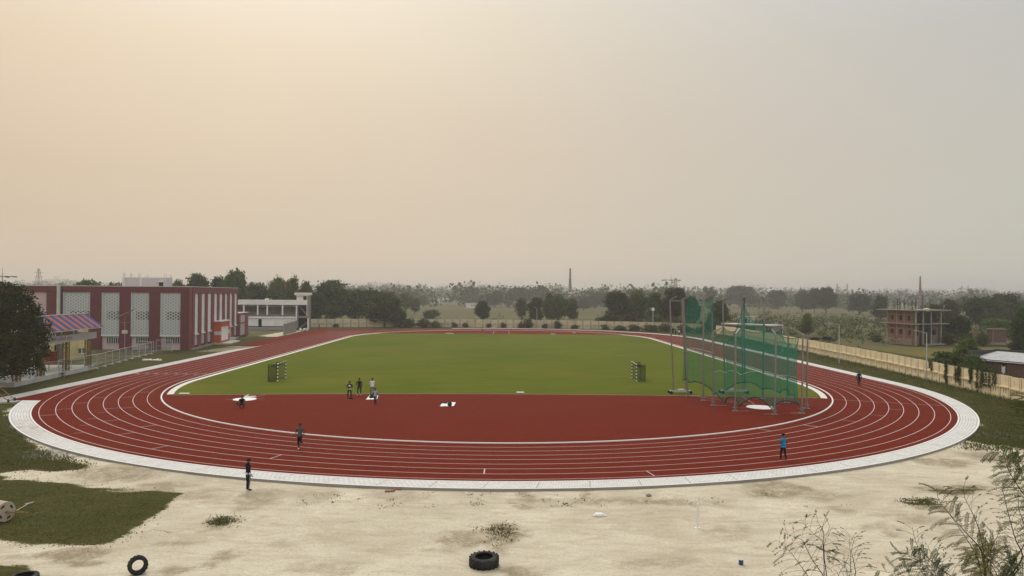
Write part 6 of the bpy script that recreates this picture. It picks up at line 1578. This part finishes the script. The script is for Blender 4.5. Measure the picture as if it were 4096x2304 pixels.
ul_ = np.array([tuple(gp(x, y, GZ)[:2]) for x, y in [(rs.uniform(-80, 380), rs.uniform(1640, 1890)) for _ in range(5000)]]); ul_ = ul_[inpoly(ul_[:, 0], ul_[:, 1], G2(up_left))]
ul_ = ul_[np.hypot(ul_[:, 0]-X0, ul_[:, 1]-YC1) > RING_O+.25]
rg_ = np.array([tuple(gp(x, y, GZ)[:2]) for x, y in [(rs.uniform(3850, 4200), rs.uniform(1600, 1800)) for _ in range(5000)]]); rg_ = rg_[np.hypot(rg_[:, 0]-X0, rg_[:, 1]-YC1) > RING_O+.3]
lf_ = [(q.x+rs.uniform(.0, 1.5), q.y) for q in walk(fl, .4)]
sd_ = [tuple(gp(rs.normal(890, 26), rs.normal(2088, 9), GZ)[:2]) for _ in range(60)]+[tuple(gp(rs.normal(3690, 36), rs.normal(2008, 6), GZ)[:2]) for _ in range(60)]+[tuple(gp(rs.normal(2000, 30), rs.normal(2125, 18), GZ)[:2]) for _ in range(50)]+[tuple(gp(rs.uniform(1200, 3400), rs.uniform(1975, 2030), GZ)[:2]) for _ in range(40)]
tufts([tuple(q) for q in ul_]+[tuple(q) for q in rg_]+lf_, 22000, .04, .22, 5, 'rough_grass', M['leaf_grass'], .3)
tufts(sd_, 3200, .03, .10, 6, 'weeds', M['leaf_grass'], .22)
# ================================================================== PEOPLE AND ANIMALS
P('skin', (.13, .075, .05), .1, 8.0, .6); P('hair_black', (.010, .009, .009), .2, 12.0, .5)
CL = {'navy': (.008, .010, .020), 'black': (.009, .009, .010), 'grey': (.085, .082, .075), 'blue': (.010, .21, .40), 'white': (.66, .66, .70), 'trouser_grey': (.13, .125, .12), 'pale_blue': (.30, .40, .52), 'pink_white': (.52, .45, .47), 'mauve': (.10, .05, .055), 'shoe_white': (.55, .55, .53), 'shoe_dark': (.014, .014, .015), 'green_cloth': (.10, .12, .05), 'yellow_cloth': (.45, .33, .08)}
for k, c in CL.items(): P('cloth_'+k, c, .18, 7.0, .9, bump=.15)
J0 = dict(pelvis=(0, 0, .93), waist=(0, .005, 1.06), chest=(0, 0, 1.27), neckb=(0, -.01, 1.43), neck=(0, .0, 1.50), head0=(0, .012, 1.57), head1=(0, .018, 1.64), head2=(0, .008, 1.71))
R0 = dict(pelvis=(.155, .115), waist=(.135, .10), chest=(.165, .115), neckb=(.09, .075), neck=(.055, .055), head0=(.068, .078), head1=(.078, .098), head2=(.055, .068), sh=(.062, .062), el=(.046, .046), wr=(.032, .034), hd=(.036, .020), hip=(.092, .092), kn=(.062, .064), an=(.043, .045), toe=(.040, .028))
def person(label, loc, rz, J, shirt, trousers, shoes, sleeve='long', height=1.70, shorts=False, headturn=0.0, hood=False, group=None, bottom=None, collar=None):
    """J: joints for L/R limbs: shoulder, elbow, wrist, hip, knee, ankle, toe as (x,y,z); x to the person's right is negative, y forwards"""
    j = dict(J0); j.update(J); names = []; edges = []; pos = []; rad = []
    def v(n, p, r): names.append(n); pos.append(p); rad.append(r); return len(names)-1
    ids = {}
    for n in ('pelvis', 'waist', 'chest', 'neckb', 'neck', 'head0', 'head1', 'head2'): ids[n] = v(n, j[n], R0[n])
    for a, b in zip(('pelvis', 'waist', 'chest', 'neckb', 'neck', 'head0', 'head1'), ('waist', 'chest', 'neckb', 'neck', 'head0', 'head1', 'head2')): edges.append((ids[a], ids[b]))
    for s in 'LR':
        ch = [('sh', 'chest'), ('el', 'sh'), ('wr', 'el'), ('hd', 'wr')]
        w, e = Vector(j['wr'+s]), Vector(j['el'+s]); hd = tuple(w+(w-e).normalized()*.085); j['hd'+s] = hd
        for n, p in ch: ids[n+s] = v(n+s, j[n+s], R0[n]); edges.append((ids[p+s] if p != 'chest' else ids['chest'], ids[n+s]))
        for n, p in (('hip', 'pelvis'), ('kn', 'hip'), ('an', 'kn'), ('toe', 'an')): ids[n+s] = v(n+s, j[n+s], R0[n]); edges.append((ids[p+s] if p != 'pelvis' else ids['pelvis'], ids[n+s]))
    me = bpy.data.meshes.new('person'); me.from_pydata(pos, edges, []); ob = bpy.data.objects.new('person_tmp', me); COL.objects.link(ob)
    sk = ob.modifiers.new('s', 'SKIN'); sk.use_smooth_shade = True; sb = ob.modifiers.new('d', 'SUBSURF'); sb.levels = sb.render_levels = 2
    sv = me.skin_vertices[0].data
    for i, r in enumerate(rad): sv[i].radius = r; sv[i].use_root = (i == 0)
    dg = bpy.context.evaluated_depsgraph_get(); dg.update(); bm_ = bpy.data.meshes.new_from_object(ob.evaluated_get(dg)); bpy.data.objects.remove(ob)
    # fingers, nose, ears joined into the one body mesh
    V = [tuple(q.co) for q in bm_.vertices]; Fc = [list(p.vertices) for p in bm_.polygons]; nb = len(Fc)
    ex = MB()
    for s in 'LR':
        w, h = Vector(j['wr'+s]), Vector(j['hd'+s]); d = (h-w).normalized(); sd_ = d.cross(Vector((0, 1, 0)) if abs(d.y) < .8 else Vector((0, 0, 1))).normalized(); pn = d.cross(sd_)
        for f, (o, L) in enumerate(((-.026, .070), (-.009, .080), (.009, .075), (.025, .058))):
            b = h-d*.01+sd_*o; ex.tube([b, b+d*L*.55+pn*.006, b+d*L+pn*.026], [.0095, .0085, .006], 5)
        b = w+d*.035+sd_*-.030; ex.tube([b, b+d*.035-sd_*.020, b+d*.06-sd_*.022+pn*.012], [.011, .010, .007], 5)
    hx, hy, hz = j['head1']; nx_, ny_ = sin(-headturn), cos(-headturn); fwd = Vector((nx_, ny_, 0)); sid = Vector((ny_, -nx_, 0)); hc_ = Vector(j['head1'])
    ex.ell(hc_+fwd*.100-Vector((0, 0, .03)), (.016, .018, .024), 6, 5); ex.ell(hc_+sid*.082-fwd*.01-Vector((0, 0, .02)), (.012, .02, .032), 6, 5); ex.ell(hc_-sid*.082-fwd*.01-Vector((0, 0, .02)), (.012, .02, .032), 6, 5)
    ex.ell(hc_+fwd*.070-Vector((0, 0, .075)), (.040, .030, .030), 8, 6)
    n0 = len(V); V += ex.v; Fc += [[i+n0 for i in f] for f in ex.f]
    # which cloth covers each face: by the nearest bone
    bones = [(names[a], names[b], Vector(pos[a]), Vector(pos[b])) for a, b in edges]
    mats = [M['skin'], M['cloth_'+shirt], M['cloth_'+trousers], M['cloth_'+shoes]]; mi = []
    for k, f in enumerate(Fc):
        if k >= nb: mi.append(0); continue
        c = Vector((0, 0, 0))
        for i in f: c += Vector(V[i])
        c /= len(f); best = (9, None, 0)
        for a, b, p, q in bones:
            d = q-p; t = max(0, min(1, (c-p).dot(d)/max(d.length_squared, 1e-9))); ds = (c-(p+d*t)).length
            if ds < best[0]: best = (ds, (a, b), t)
        a, b = best[1]; t = best[2]; st = b[:-1] if b[-1] in 'LR' else b
        if st in ('neck', 'head0', 'head1', 'head2'): m_ = 1 if (hood and st == 'neck') else 0
        elif st in ('waist', 'chest', 'neckb'): m_ = 1 if c.z > j['pelvis'][2]-.02 else 2
        elif st == 'sh' or st == 'el': m_ = 1 if (sleeve == 'long' or st == 'sh' or t < .55) else 0
        elif st == 'wr': m_ = 1 if (sleeve == 'long' and t < .93) else 0
        elif st == 'hd': m_ = 0
        elif st == 'hip': m_ = 1 if c.z > j['pelvis'][2]+.0 else 2
        elif st == 'kn': m_ = 2 if not shorts or t < .75 else 0
        elif st == 'an': m_ = (2 if not shorts else 0) if t < .90 else 3
        else: m_ = 3
        mi.append(m_)
    r = bpy.data.meshes.new('person'); r.from_pydata(V, [], Fc); r.polygons.foreach_set('material_index', mi); r.update()
    o = mesh_obj('person', r, mats, None, loc, True); s = height/1.745; o.scale = (s*1.10, s*1.12, s); o.rotation_euler = (0, 0, rz); tag(o, label, 'person', group)
    # hair cap, eyes and mouth
    h_ = MB(); rr = random.Random(3); nu, nv = 14, 7
    for jv in range(nv+1):
        t = pi*.62*jv/nv
        for i in range(nu):
            a = 2*pi*i/nu; ff = cos(a-0); dirv = fwd*cos(a)+sid*sin(a); tt = t*(.62 if cos(a) > .55 else 1.0)
            q = hc_+Vector((0, 0, .012))+dirv*(.092+.014*(abs(cos(a))))*sin(tt)+Vector((0, 0, .100*cos(tt))); h_.v.append(tuple(q))
    for jv in range(nv):
        for i in range(nu): k2 = (i+1) % nu; h_.f.append([jv*nu+i, (jv+1)*nu+i, (jv+1)*nu+k2, jv*nu+k2]); h_.m.append(0)
    ho = h_.build('hair', M['hair_black'], o, smooth=True, world=False)
    e_ = MB()
    for s2 in (-1, 1): e_.ell(hc_+fwd*.090+sid*.030*s2+Vector((0, 0, -.002)), (.011, .008, .008), 6, 4)
    e_.ell(hc_+fwd*.092-Vector((0, 0, .062)), (.022, .008, .006), 6, 4); e_.build('eyes', M['black_paint'], o, world=False)
    # garment hem standing a little off the body
    if not bottom is None:
        pz = j['pelvis']; g_ = MB(); n = 18; top, bot, rx, ry = bottom
        for z, k in ((top, .96), ((top+bot)/2, 1.02), (bot, 1.06)): g_.v += [(pz[0]+rx*k*cos(2*pi*i/n), pz[1]+ry*k*sin(2*pi*i/n), z) for i in range(n)]
        for lv in range(2):
            for i in range(n): g_.f.append([lv*n+i, lv*n+(i+1) % n, (lv+1)*n+(i+1) % n, (lv+1)*n+i]); g_.m.append(0)
        g_.build('shirt_hem', M['cloth_'+(collar or shirt)], o, smooth=True, world=False)
    return o
def stand(dx=.10, arms='down', **kw):
    J = {}
    for s, x in (('L', 1), ('R', -1)):
        J['sh'+s] = (x*.175, -.01, 1.385); J['el'+s] = (x*.225, -.03, 1.11); J['wr'+s] = (x*.235, .045, .88)
        J['hip'+s] = (x*.085, 0, .875); J['kn'+s] = (x*dx*.95, .015, .49); J['an'+s] = (x*dx, -.02, .075); J['toe'+s] = (x*(dx+.02), .15, .035)
    J.update(kw); return J
def face(px_from, to): return 0
E_RIGHT, TO_CAM, AWAY = -pi/2, pi, 0.0
q = gp(992, 1963, GZ)
person('person in a navy tracksuit with side stripes, standing by the pavement with a bottle', (q.x, q.y, GZ), -.75,
       stand(.075, elL=(.25, -.12, 1.15), wrL=(.19, -.10, .98), elR=(-.20, .03, 1.11), wrR=(-.20, .16, .90)), 'navy', 'navy', 'shoe_dark', height=1.73, hood=True, bottom=(.99, .90, .165, .125), collar='white')
o = bpy.data.objects['person']; st_ = MB()
for sx in (-1, 1):
    for off in (-.02, .02): st_.tube([(sx*.172, off, .86), (sx*.140, .015+off, .49), (sx*.112, -.02+off*.8, .10)], .004, 4)
st_.build('trouser_stripe', M['cloth_white'], o, world=False)
s_ = 1.73/1.745; c, sn = cos(-.75), sin(-.75); hx, hy = -.20*s_, .24*s_; bx = q.x+hx*c-hy*sn; by = q.y+hx*sn+hy*c; bz = GZ+.80
m_ = nodes_of('bottle_plastic'); N = NT(m_[1]); pr = N.principled(m_[2], (.45, .52, .62), .15, 0, None, .5); pr.inputs['Transmission Weight'].default_value = .35
d = Vector((.10, -.02, -.17)); b0 = Vector((bx, by, bz+.06)); mb = MB(); mb.tube([b0, b0+d*.18, b0+d*.3, b0+d*1.2, b0+d*1.25], [.014, .016, .036, .036, .03], 12)
bo = mb.build('water_bottle', m_[0], smooth=True); tag(bo, 'clear plastic bottle held by the person in the navy tracksuit', 'bottle')
mb = MB(); mb.tube([b0-d*.10, b0+d*.02], .016, 10); mb.build('bottle_cap', M['white_paint'], bo, world=False)
q = gp(1199, 1797)
person('person running towards the camera in a grey top with black tights and white shoes', (q.x, q.y, .0), pi-.05,
       stand(.06, elL=(.27, -.16, 1.17), wrL=(.22, .10, 1.08), elR=(-.26, -.05, 1.12), wrR=(-.29, .20, 1.00), knL=(.07, .06, .50), anL=(.05, -.01, .075), toeL=(.06, .15, .035), hipR=(-.085, .02, .875), knR=(-.11, .24, .54), anR=(-.10, -.16, .42), toeR=(-.10, -.22, .29)), 'grey', 'black', 'shoe_white', height=1.74, bottom=(1.0, .86, .17, .13))
q = gp(3133, 1841)
person('person in a bright blue T-shirt and black trousers walking away barefoot on the track', (q.x, q.y, .0), .42,
       stand(.075, elL=(.29, .02, 1.14), wrL=(.42, .16, 1.06), elR=(-.21, .04, 1.12), wrR=(-.17, .22, 1.08), anL=(.085, -.16, .09), toeL=(.10, -.02, .035), knL=(.09, -.02, .50), knR=(-.08, .09, .50), anR=(-.075, .12, .075), toeR=(-.08, .28, .035)), 'blue', 'black', 'mauve', 'short', 1.72, bottom=(1.0, .84, .172, .132))
q = gp(3436, 1544)
person('person all in black walking away on the right bend', (q.x, q.y, .0), -.25, stand(.085, knL=(.09, .10, .50), anL=(.085, -.08, .13), toeL=(.09, .05, .04), knR=(-.08, .03, .49)), 'black', 'black', 'shoe_dark', height=1.74)
q = gp(1398, 1592)
person('person in a dark top with white chest panel, first of the standing group', (q.x, q.y, .0), pi+.1, stand(.15, elR=(-.26, .02, 1.12), wrR=(-.06, .21, 1.08), elL=(.26, .0, 1.12), wrL=(.08, .20, 1.02)), 'navy', 'black', 'shoe_dark', height=1.70, bottom=(1.03, .86, .165, .125), collar='pink_white')
o = [x for x in bpy.data.objects if x.name.startswith('person') and x.parent is None][-1]
mb = MB(); mb.ell((0, .085, 1.24), (.105, .05, .10), 12, 8); mb.build('chest_panel', M['cloth_white'], o, smooth=True, world=False)
q = gp(1437, 1581)
person('person in black shirt and trousers standing with a hand on the hip in the group', (q.x, q.y, .0), pi-.15, stand(.15, elL=(.33, -.06, 1.14), wrL=(.19, .02, .98), elR=(-.25, .0, 1.11)), 'black', 'black', 'shoe_white', height=1.76)
q = gp(1489, 1580)
person('person in a white shirt and grey trousers standing behind the white sheet', (q.x, q.y, .0), pi+.45, stand(.14, elL=(.22, -.12, 1.13), wrL=(.10, -.16, .97), elR=(-.22, -.12, 1.13), wrR=(-.10, -.16, .97)), 'white', 'trouser_grey', 'shoe_dark', height=1.76, bottom=(1.0, .85, .17, .13))
q = gp(1501, 1616)
person('boy in a pale blue vest over dark sleeves, standing in front of the white sheet', (q.x, q.y, .0), pi-.1, stand(.07, elL=(.25, -.02, 1.13), wrL=(.22, .12, .98), elR=(-.25, -.02, 1.13), wrR=(-.22, .12, .98)), 'pale_blue', 'black', 'shoe_dark', 'short', 1.52, bottom=(1.0, .84, .17, .13))
q = gp(968, 1630)
cr = dict(pelvis=(0, -.18, .30), waist=(0, -.13, .46), chest=(.02, .0, .66), neckb=(.02, .06, .80), neck=(.02, .10, .86), head0=(.02, .13, .93), head1=(.02, .145, 1.0), head2=(.02, .13, 1.07))
person('person in black crouching by the shot put circle, one arm reaching to the ground', (q.x, q.y, .0), pi+.5, dict(cr, shL=(.18, .02, .76), elL=(.30, .16, .56), wrL=(.34, .33, .38), shR=(-.15, .02, .76), elR=(-.24, .18, .55), wrR=(-.12, .36, .42), hipL=(.09, -.16, .27), knL=(.20, .22, .45), anL=(.16, .02, .08), toeL=(.18, .18, .035), hipR=(-.09, -.16, .27), knR=(-.17, .22, .42), anR=(-.14, .0, .08), toeR=(-.15, .16, .035)), 'black', 'mauve', 'shoe_dark', 'short', 1.72)
q2 = gp(955, 1621); mb = MB(); mb.ell((q2.x-.05, q2.y, .16), (.16, .12, .15), 12, 8, jit=.05); tag(mb.build('bag', M['bag_black'], smooth=True), 'small black bag beside the crouching person', 'bag')
for px, py, c1, c2, lab, h in ((2691, 1337, 'black', 'black', 'far person in black standing behind the cage on the right bend', 1.7), (2703, 1340, 'grey', 'black', 'far person in a grey top between two others behind the cage', 1.6), (2717, 1343, 'white', 'black', 'far person in a pale top behind the cage, nearest of three', 1.65)):
    q = gp(px, py); person(lab, (q.x, q.y, .0), .6, stand(.09), c1, c2, 'shoe_dark', height=h)
q = gp(1831, 1285, GZ); person('tiny far person in a yellow green dress in the fields beyond the wall', (q.x, q.y, GZ), .9, stand(.08), 'yellow_cloth', 'green_cloth', 'shoe_dark', height=1.65, bottom=(1.0, .25, .2, .2))
q = gp(1926, 1321)
person('far person sitting on the red ground of the far bend in a yellow top', (q.x, q.y, .0), -.9, dict(pelvis=(0, 0, .13), waist=(0, -.02, .28), chest=(0, -.03, .50), neckb=(0, -.02, .66), neck=(0, -.01, .73), head0=(0, 0, .80), head1=(0, .005, .87), head2=(0, 0, .94),
       shL=(.17, -.03, .61), elL=(.24, -.14, .38), wrL=(.26, -.18, .12), shR=(-.17, -.03, .61), elR=(-.24, -.14, .38), wrR=(-.26, -.18, .12), hipL=(.09, .03, .12), knL=(.13, .42, .14), anL=(.12, .80, .07), toeL=(.13, .86, .18), hipR=(-.09, .03, .12), knR=(-.13, .40, .30), anR=(-.12, .62, .07), toeR=(-.12, .74, .04)), 'yellow_cloth', 'mauve', 'shoe_dark', height=1.7)
# buffaloes grazing beyond the wall
def buffalo(px, py, rz, label, scale=1.0, head=-.1, Y=None):
    q = gp(px, py, GZ); pos = [(0, 0, 1.05), (.45, 0, 1.10), (.85, 0, 1.08), (1.15, 0, 1.12), (1.45, 0, 1.02+head), (1.72, 0, .92+head*1.6), (1.98, 0, .80+head*1.8), (-.45, 0, 1.08), (-.80, 0, 1.02), (-.98, 0, .80), (-1.03, 0, .40)]
    rad = [(.40, .43), (.40, .42), (.34, .40), (.20, .27), (.15, .20), (.13, .16), (.08, .09), (.36, .38), (.20, .24), (.035, .035), (.03, .03)]
    ed = [(0, 1), (1, 2), (2, 3), (3, 4), (4, 5), (5, 6), (0, 7), (7, 8), (8, 9), (9, 10)]
    for sy in (-1, 1):
        for (bx, pr, pts) in ((2, 2, [(.86, .17, .78), (.88, .17, .42), (.84, .17, .07)]), (7, 7, [(-.62, .19, .80), (-.50, .19, .60), (-.72, .19, .40), (-.66, .19, .07)])):
            prev = bx
            for i, p in enumerate(pts): pos.append((p[0], sy*p[1], p[2])); rad.append(((.13, .10, .075, .06) if len(pts) == 4 else (.12, .075, .065))[i:i+1][0]*1.0); ed.append((prev, len(pos)-1)); prev = len(pos)-1
    me = bpy.data.meshes.new('b'); me.from_pydata(pos, ed, []); ob = bpy.data.objects.new('b_tmp', me); COL.objects.link(ob); ob.modifiers.new('s', 'SKIN'); sb = ob.modifiers.new('d', 'SUBSURF'); sb.levels = sb.render_levels = 2
    for i, r in enumerate(rad): me.skin_vertices[0].data[i].radius = r if isinstance(r, tuple) else (r, r); me.skin_vertices[0].data[i].use_root = (i == 0)
    dg = bpy.context.evaluated_depsgraph_get(); dg.update(); bm_ = bpy.data.meshes.new_from_object(ob.evaluated_get(dg)); bpy.data.objects.remove(ob)
    bm_.name = 'buffalo'; o = mesh_obj('buffalo', bm_, M['buffalo'], None, (q.x, q.y, GZ), True); o.rotation_euler = (0, 0, rz); o.scale = (scale,)*3; tag(o, label, 'buffalo', 'buffaloes beyond the wall')
    h_ = MB(); hz = .96+head*1.5
    for sy in (-1, 1): h_.tube([(1.62, sy*.10, hz+.14), (1.48, sy*.32, hz+.18), (1.30, sy*.38, hz+.30)], [.045, .035, .012], 6)
    h_.build('horns', M['dark_steel'], o, world=False)
    h_ = MB()
    for sy in (-1, 1): h_.ell((1.58, sy*.22, hz+.02), (.06, .13, .05), 8, 6)
    h_.build('ears', M['buffalo'], o, world=False)
buffalo(3303, 1371, -.35, 'black buffalo grazing beyond the wall, largest of the three', 1.0, -.22)
buffalo(3264, 1370, 2.6, 'black buffalo with lowered head in the middle of three', .85, -.28)
buffalo(3246, 1368, 2.0, 'black buffalo calf with a white face mark, leftmost of three', .6, .05)
# ================================================================== FEATHERY SAPLINGS IN FRONT OF THE CAMERA
sT = lambda x, y: (3000+x*.4255, 1800+y*.4255)
def sapling(label, stems, Yb, base_px, seed, Ls=.34):
    """stems: (pixel path from low to high, frond kind, frond density, thickness)"""
    rr = random.Random(seed); nr = np.random.RandomState(seed)
    r0 = at(*base_px, Yb); root = thing('feathery_sapling', label, 'sapling', (r0.x, Yb, GZ), 0, 'feathery saplings below the camera')
    tr = MB(); fork = Vector((r0.x, Yb, r0.z)); tr.tube([(r0.x, Yb, GZ-.2), (r0.x+.05, Yb+.03, GZ+1.5), (r0.x-.04, Yb, r0.z*.7), fork], [.06, .05, .04, .03], 8); tr.build('trunk', M['twig'], root)
    leaves = {}
    for k, (path, kind, dens, th, t0) in enumerate(stems):
        dy = rr.uniform(-.35, .35); n = len(path)
        pts = [at(*sT(*p), Yb+dy*(i/(n-1))) for i, p in enumerate(path)]
        full = [fork, fork.lerp(pts[0], .6)+Vector((0, 0, .02))]+pts if (pts[0]-fork).length > .15 else [fork]+pts[1:]
        # smooth the stem
        sm = []
        for i in range(len(full)-1):
            p0, p1, p2, p3 = full[max(i-1, 0)], full[i], full[i+1], full[min(i+2, len(full)-1)]
            for s in range(5):
                t = s/5; sm.append(.5*((2*p1)+(p2-p0)*t+(2*p0-5*p1+4*p2-p3)*t*t+(3*p1-p0-3*p2+p3)*t**3))
        sm.append(full[-1]); L = len(sm)
        st = MB(); st.tube(sm, [th*(1-.82*i/(L-1)) for i in range(L)], 6); st.build('branch', M['twig'], root)
        # fronds
        acc = 0; tot = sum((sm[i+1]-sm[i]).length for i in range(L-1)); step = .052/dens; run = 0; nxt = tot*t0; side = 1
        for i in range(L-1):
            seg = sm[i+1]-sm[i]; sl_ = seg.length; d = seg.normalized()
            while nxt < run+sl_:
                f = nxt/tot; p = sm[i]+seg*((nxt-run)/sl_); nxt += step*rr.uniform(.7, 1.3); side = -side
                sx = d.cross(Vector((0, -1, 0))).normalized(); az = rr.uniform(-.9, .9)
                out = (sx*side*cos(az)+Vector((0, 1, 0))*sin(az)*.9).normalized(); bend = d*(.55+.5*f)
                ln = Ls*(.55+.6*sin(pi*min(1, .25+f*.72)))*rr.uniform(.6, 1.1); droop = Vector((0, 0, -1))*rr.uniform(.12, .42)*(1.15-f*.7)
                bare_f = kind == 'bare' and rr.random() < .55
                prev = p; q = p; fr = leaves.setdefault('stalks', ([], [])); Lf = leaves.setdefault('bare' if kind == 'bare' else kind, [])
                m = 9; pp = []
                for s in range(m+1):
                    t = s/m; pp.append(p+(out*t+bend*t*(1-t*.35))*ln+droop*ln*t*t)
                fr[0].append(pp)
                if bare_f and rr.random() < .25: continue
                ta, nl = (.0, 13) if kind != 'bare' else (rr.uniform(.45, .8), 13)
                for s in range(nl):
                    t = .10+.88*s/(nl-1)
                    if t < ta: continue
                    if kind == 'bare' and rr.random() < .3: continue
                    x = t*m; a = int(min(x, m-1e-3)); c = pp[a].lerp(pp[a+1], x-a); dr = (pp[a+1]-pp[a]).normalized()
                    for s2 in (-1, 1):
                        up = Vector((rr.uniform(-.3, .3), -.35, .9)); w = dr.cross(up).normalized()*s2; lw = (.040 if kind != 'bare' else .024)*rr.uniform(.7, 1.15)*(1-.45*abs(t-.45))
                        tip_ = c+(w+dr*.55).normalized()*lw; hw = dr*.006
                        Lf.append((c-hw, c+(tip_-c)*.5-hw*1.3, tip_, c+(tip_-c)*.5+hw*1.6))
            run += sl_
    sk = MB()
    for pp in leaves['stalks'][0]: sk.tube(pp, .0022, 3, cap=False)
    sk.build('leaf_stalks', M['twig'], root)
    for kind, mat in (('bare', 'leaf_frond'), ('green', 'leaf_frond'), ('light', 'leaf_frond_light'), ('dark', 'leaf_frond_dark')):
        if kind in leaves and leaves[kind]:
            V = np.array([[tuple(q) for q in l] for l in leaves[kind]]).reshape(-1, 3)-np.array(root.location)[None]
            mesh_obj('foliage', fast_mesh('foliage', V, np.arange(len(V)).reshape(-1, 4)), M[mat], root)
sapling('twiggy sapling with nearly bare fine branches at the bottom, left of the other saplings', [
    ([(720, 1185), (690, 950), (690, 840), (690, 760), (625, 665)], 'bare', .9, .010, .15), ([(690, 1185), (590, 1040), (520, 900), (480, 840), (320, 785)], 'bare', .9, .010, .2),
    ([(545, 1185), (420, 1010), (350, 930), (250, 845)], 'bare', .9, .008, .2), ([(690, 890), (600, 790), (520, 710), (480, 645)], 'bare', .9, .006, .5), ([(692, 905), (740, 800), (775, 715)], 'bare', .8, .005, .6),
    ([(935, 1185), (945, 990), (935, 880), (940, 815)], 'bare', 1.1, .007, .3), ([(985, 1185), (978, 1060), (955, 950), (985, 820)], 'bare', 1.2, .009, .3), ([(930, 985), (830, 975), (730, 985)], 'dark', .6, .004, .75)], 11.0, (3300, 2420), 5)
sapling('tallest sapling with arching green sprays at the bottom right corner', [
    ([(2170, 940), (2060, 810), (1900, 630), (1780, 480), (1755, 355)], 'green', .85, .012, .25), ([(2130, 1000), (2000, 780), (1870, 600)], 'bare', .8, .010, .35), ([(2190, 930), (2150, 740), (2090, 590), (2020, 450), (2005, 345)], 'bare', 1.0, .010, .25),
    ([(2560, 1010), (2500, 850), (2450, 680), (2400, 480), (2365, 330)], 'bare', 1.1, .012, .2), ([(2600, 820), (2530, 560), (2520, 380)], 'bare', 1.0, .010, .25), ([(2520, 1100), (2340, 1010), (2250, 940), (2180, 900)], 'green', .6, .012, .3),
    ([(2350, 1240), (2250, 1050), (2150, 920)], 'light', 1.3, .010, .1), ([(2420, 1260), (2330, 1120), (2210, 1000), (2090, 960)], 'light', 1.2, .010, .1), ([(2270, 930), (2330, 800), (2365, 690)], 'light', 1.0, .006, .45), ([(2300, 1200), (2180, 1100), (2080, 1040)], 'green', 1.2, .008, .1), ([(2560, 1250), (2500, 1140), (2440, 1090)], 'dark', 1.4, .008, .1)], 10.4, (3960, 2440), 7, .36)
sapling('sapling of drooping dark green fronds between the twiggy and the tall one', [
    ([(1900, 1200), (1740, 1080), (1620, 950), (1560, 870), (1525, 720)], 'bare', 1.1, .011, .25), ([(1860, 1190), (1760, 1060), (1690, 940), (1640, 850)], 'bare', .9, .008, .35), ([(1760, 1230), (1660, 1100), (1520, 1010), (1400, 990)], 'dark', 1.1, .008, .25), ([(1720, 1240), (1600, 1130), (1540, 1040), (1500, 985)], 'dark', 1.1, .008, .2),
    ([(1560, 1240), (1440, 1180), (1300, 1150), (1120, 1115)], 'green', .6, .007, .5), ([(1780, 1240), (1700, 1100), (1640, 1030)], 'dark', 1.1, .007, .2)], 10.8, (3800, 2440), 9, .33)
sapling('sapling spray hanging in from the right edge above the others', [
    ([(2640, 480), (2560, 400), (2470, 260), (2420, 170), (2385, 40)], 'green', 1.3, .012, .15), ([(2640, 240), (2560, 185), (2480, 130), (2400, 40), (2290, 0)], 'green', 1.1, .009, .2), ([(2600, 330), (2500, 180), (2440, 90)], 'green', 1.2, .008, .2), ([(2660, -440), (2600, -410), (2540, -400), (2470, -390)], 'green', 1.4, .008, .2), ([(2680, -480), (2600, -470), (2530, -440)], 'green', 1.4, .008, .2)], 10.6, (4260, 2300), 13, .36)
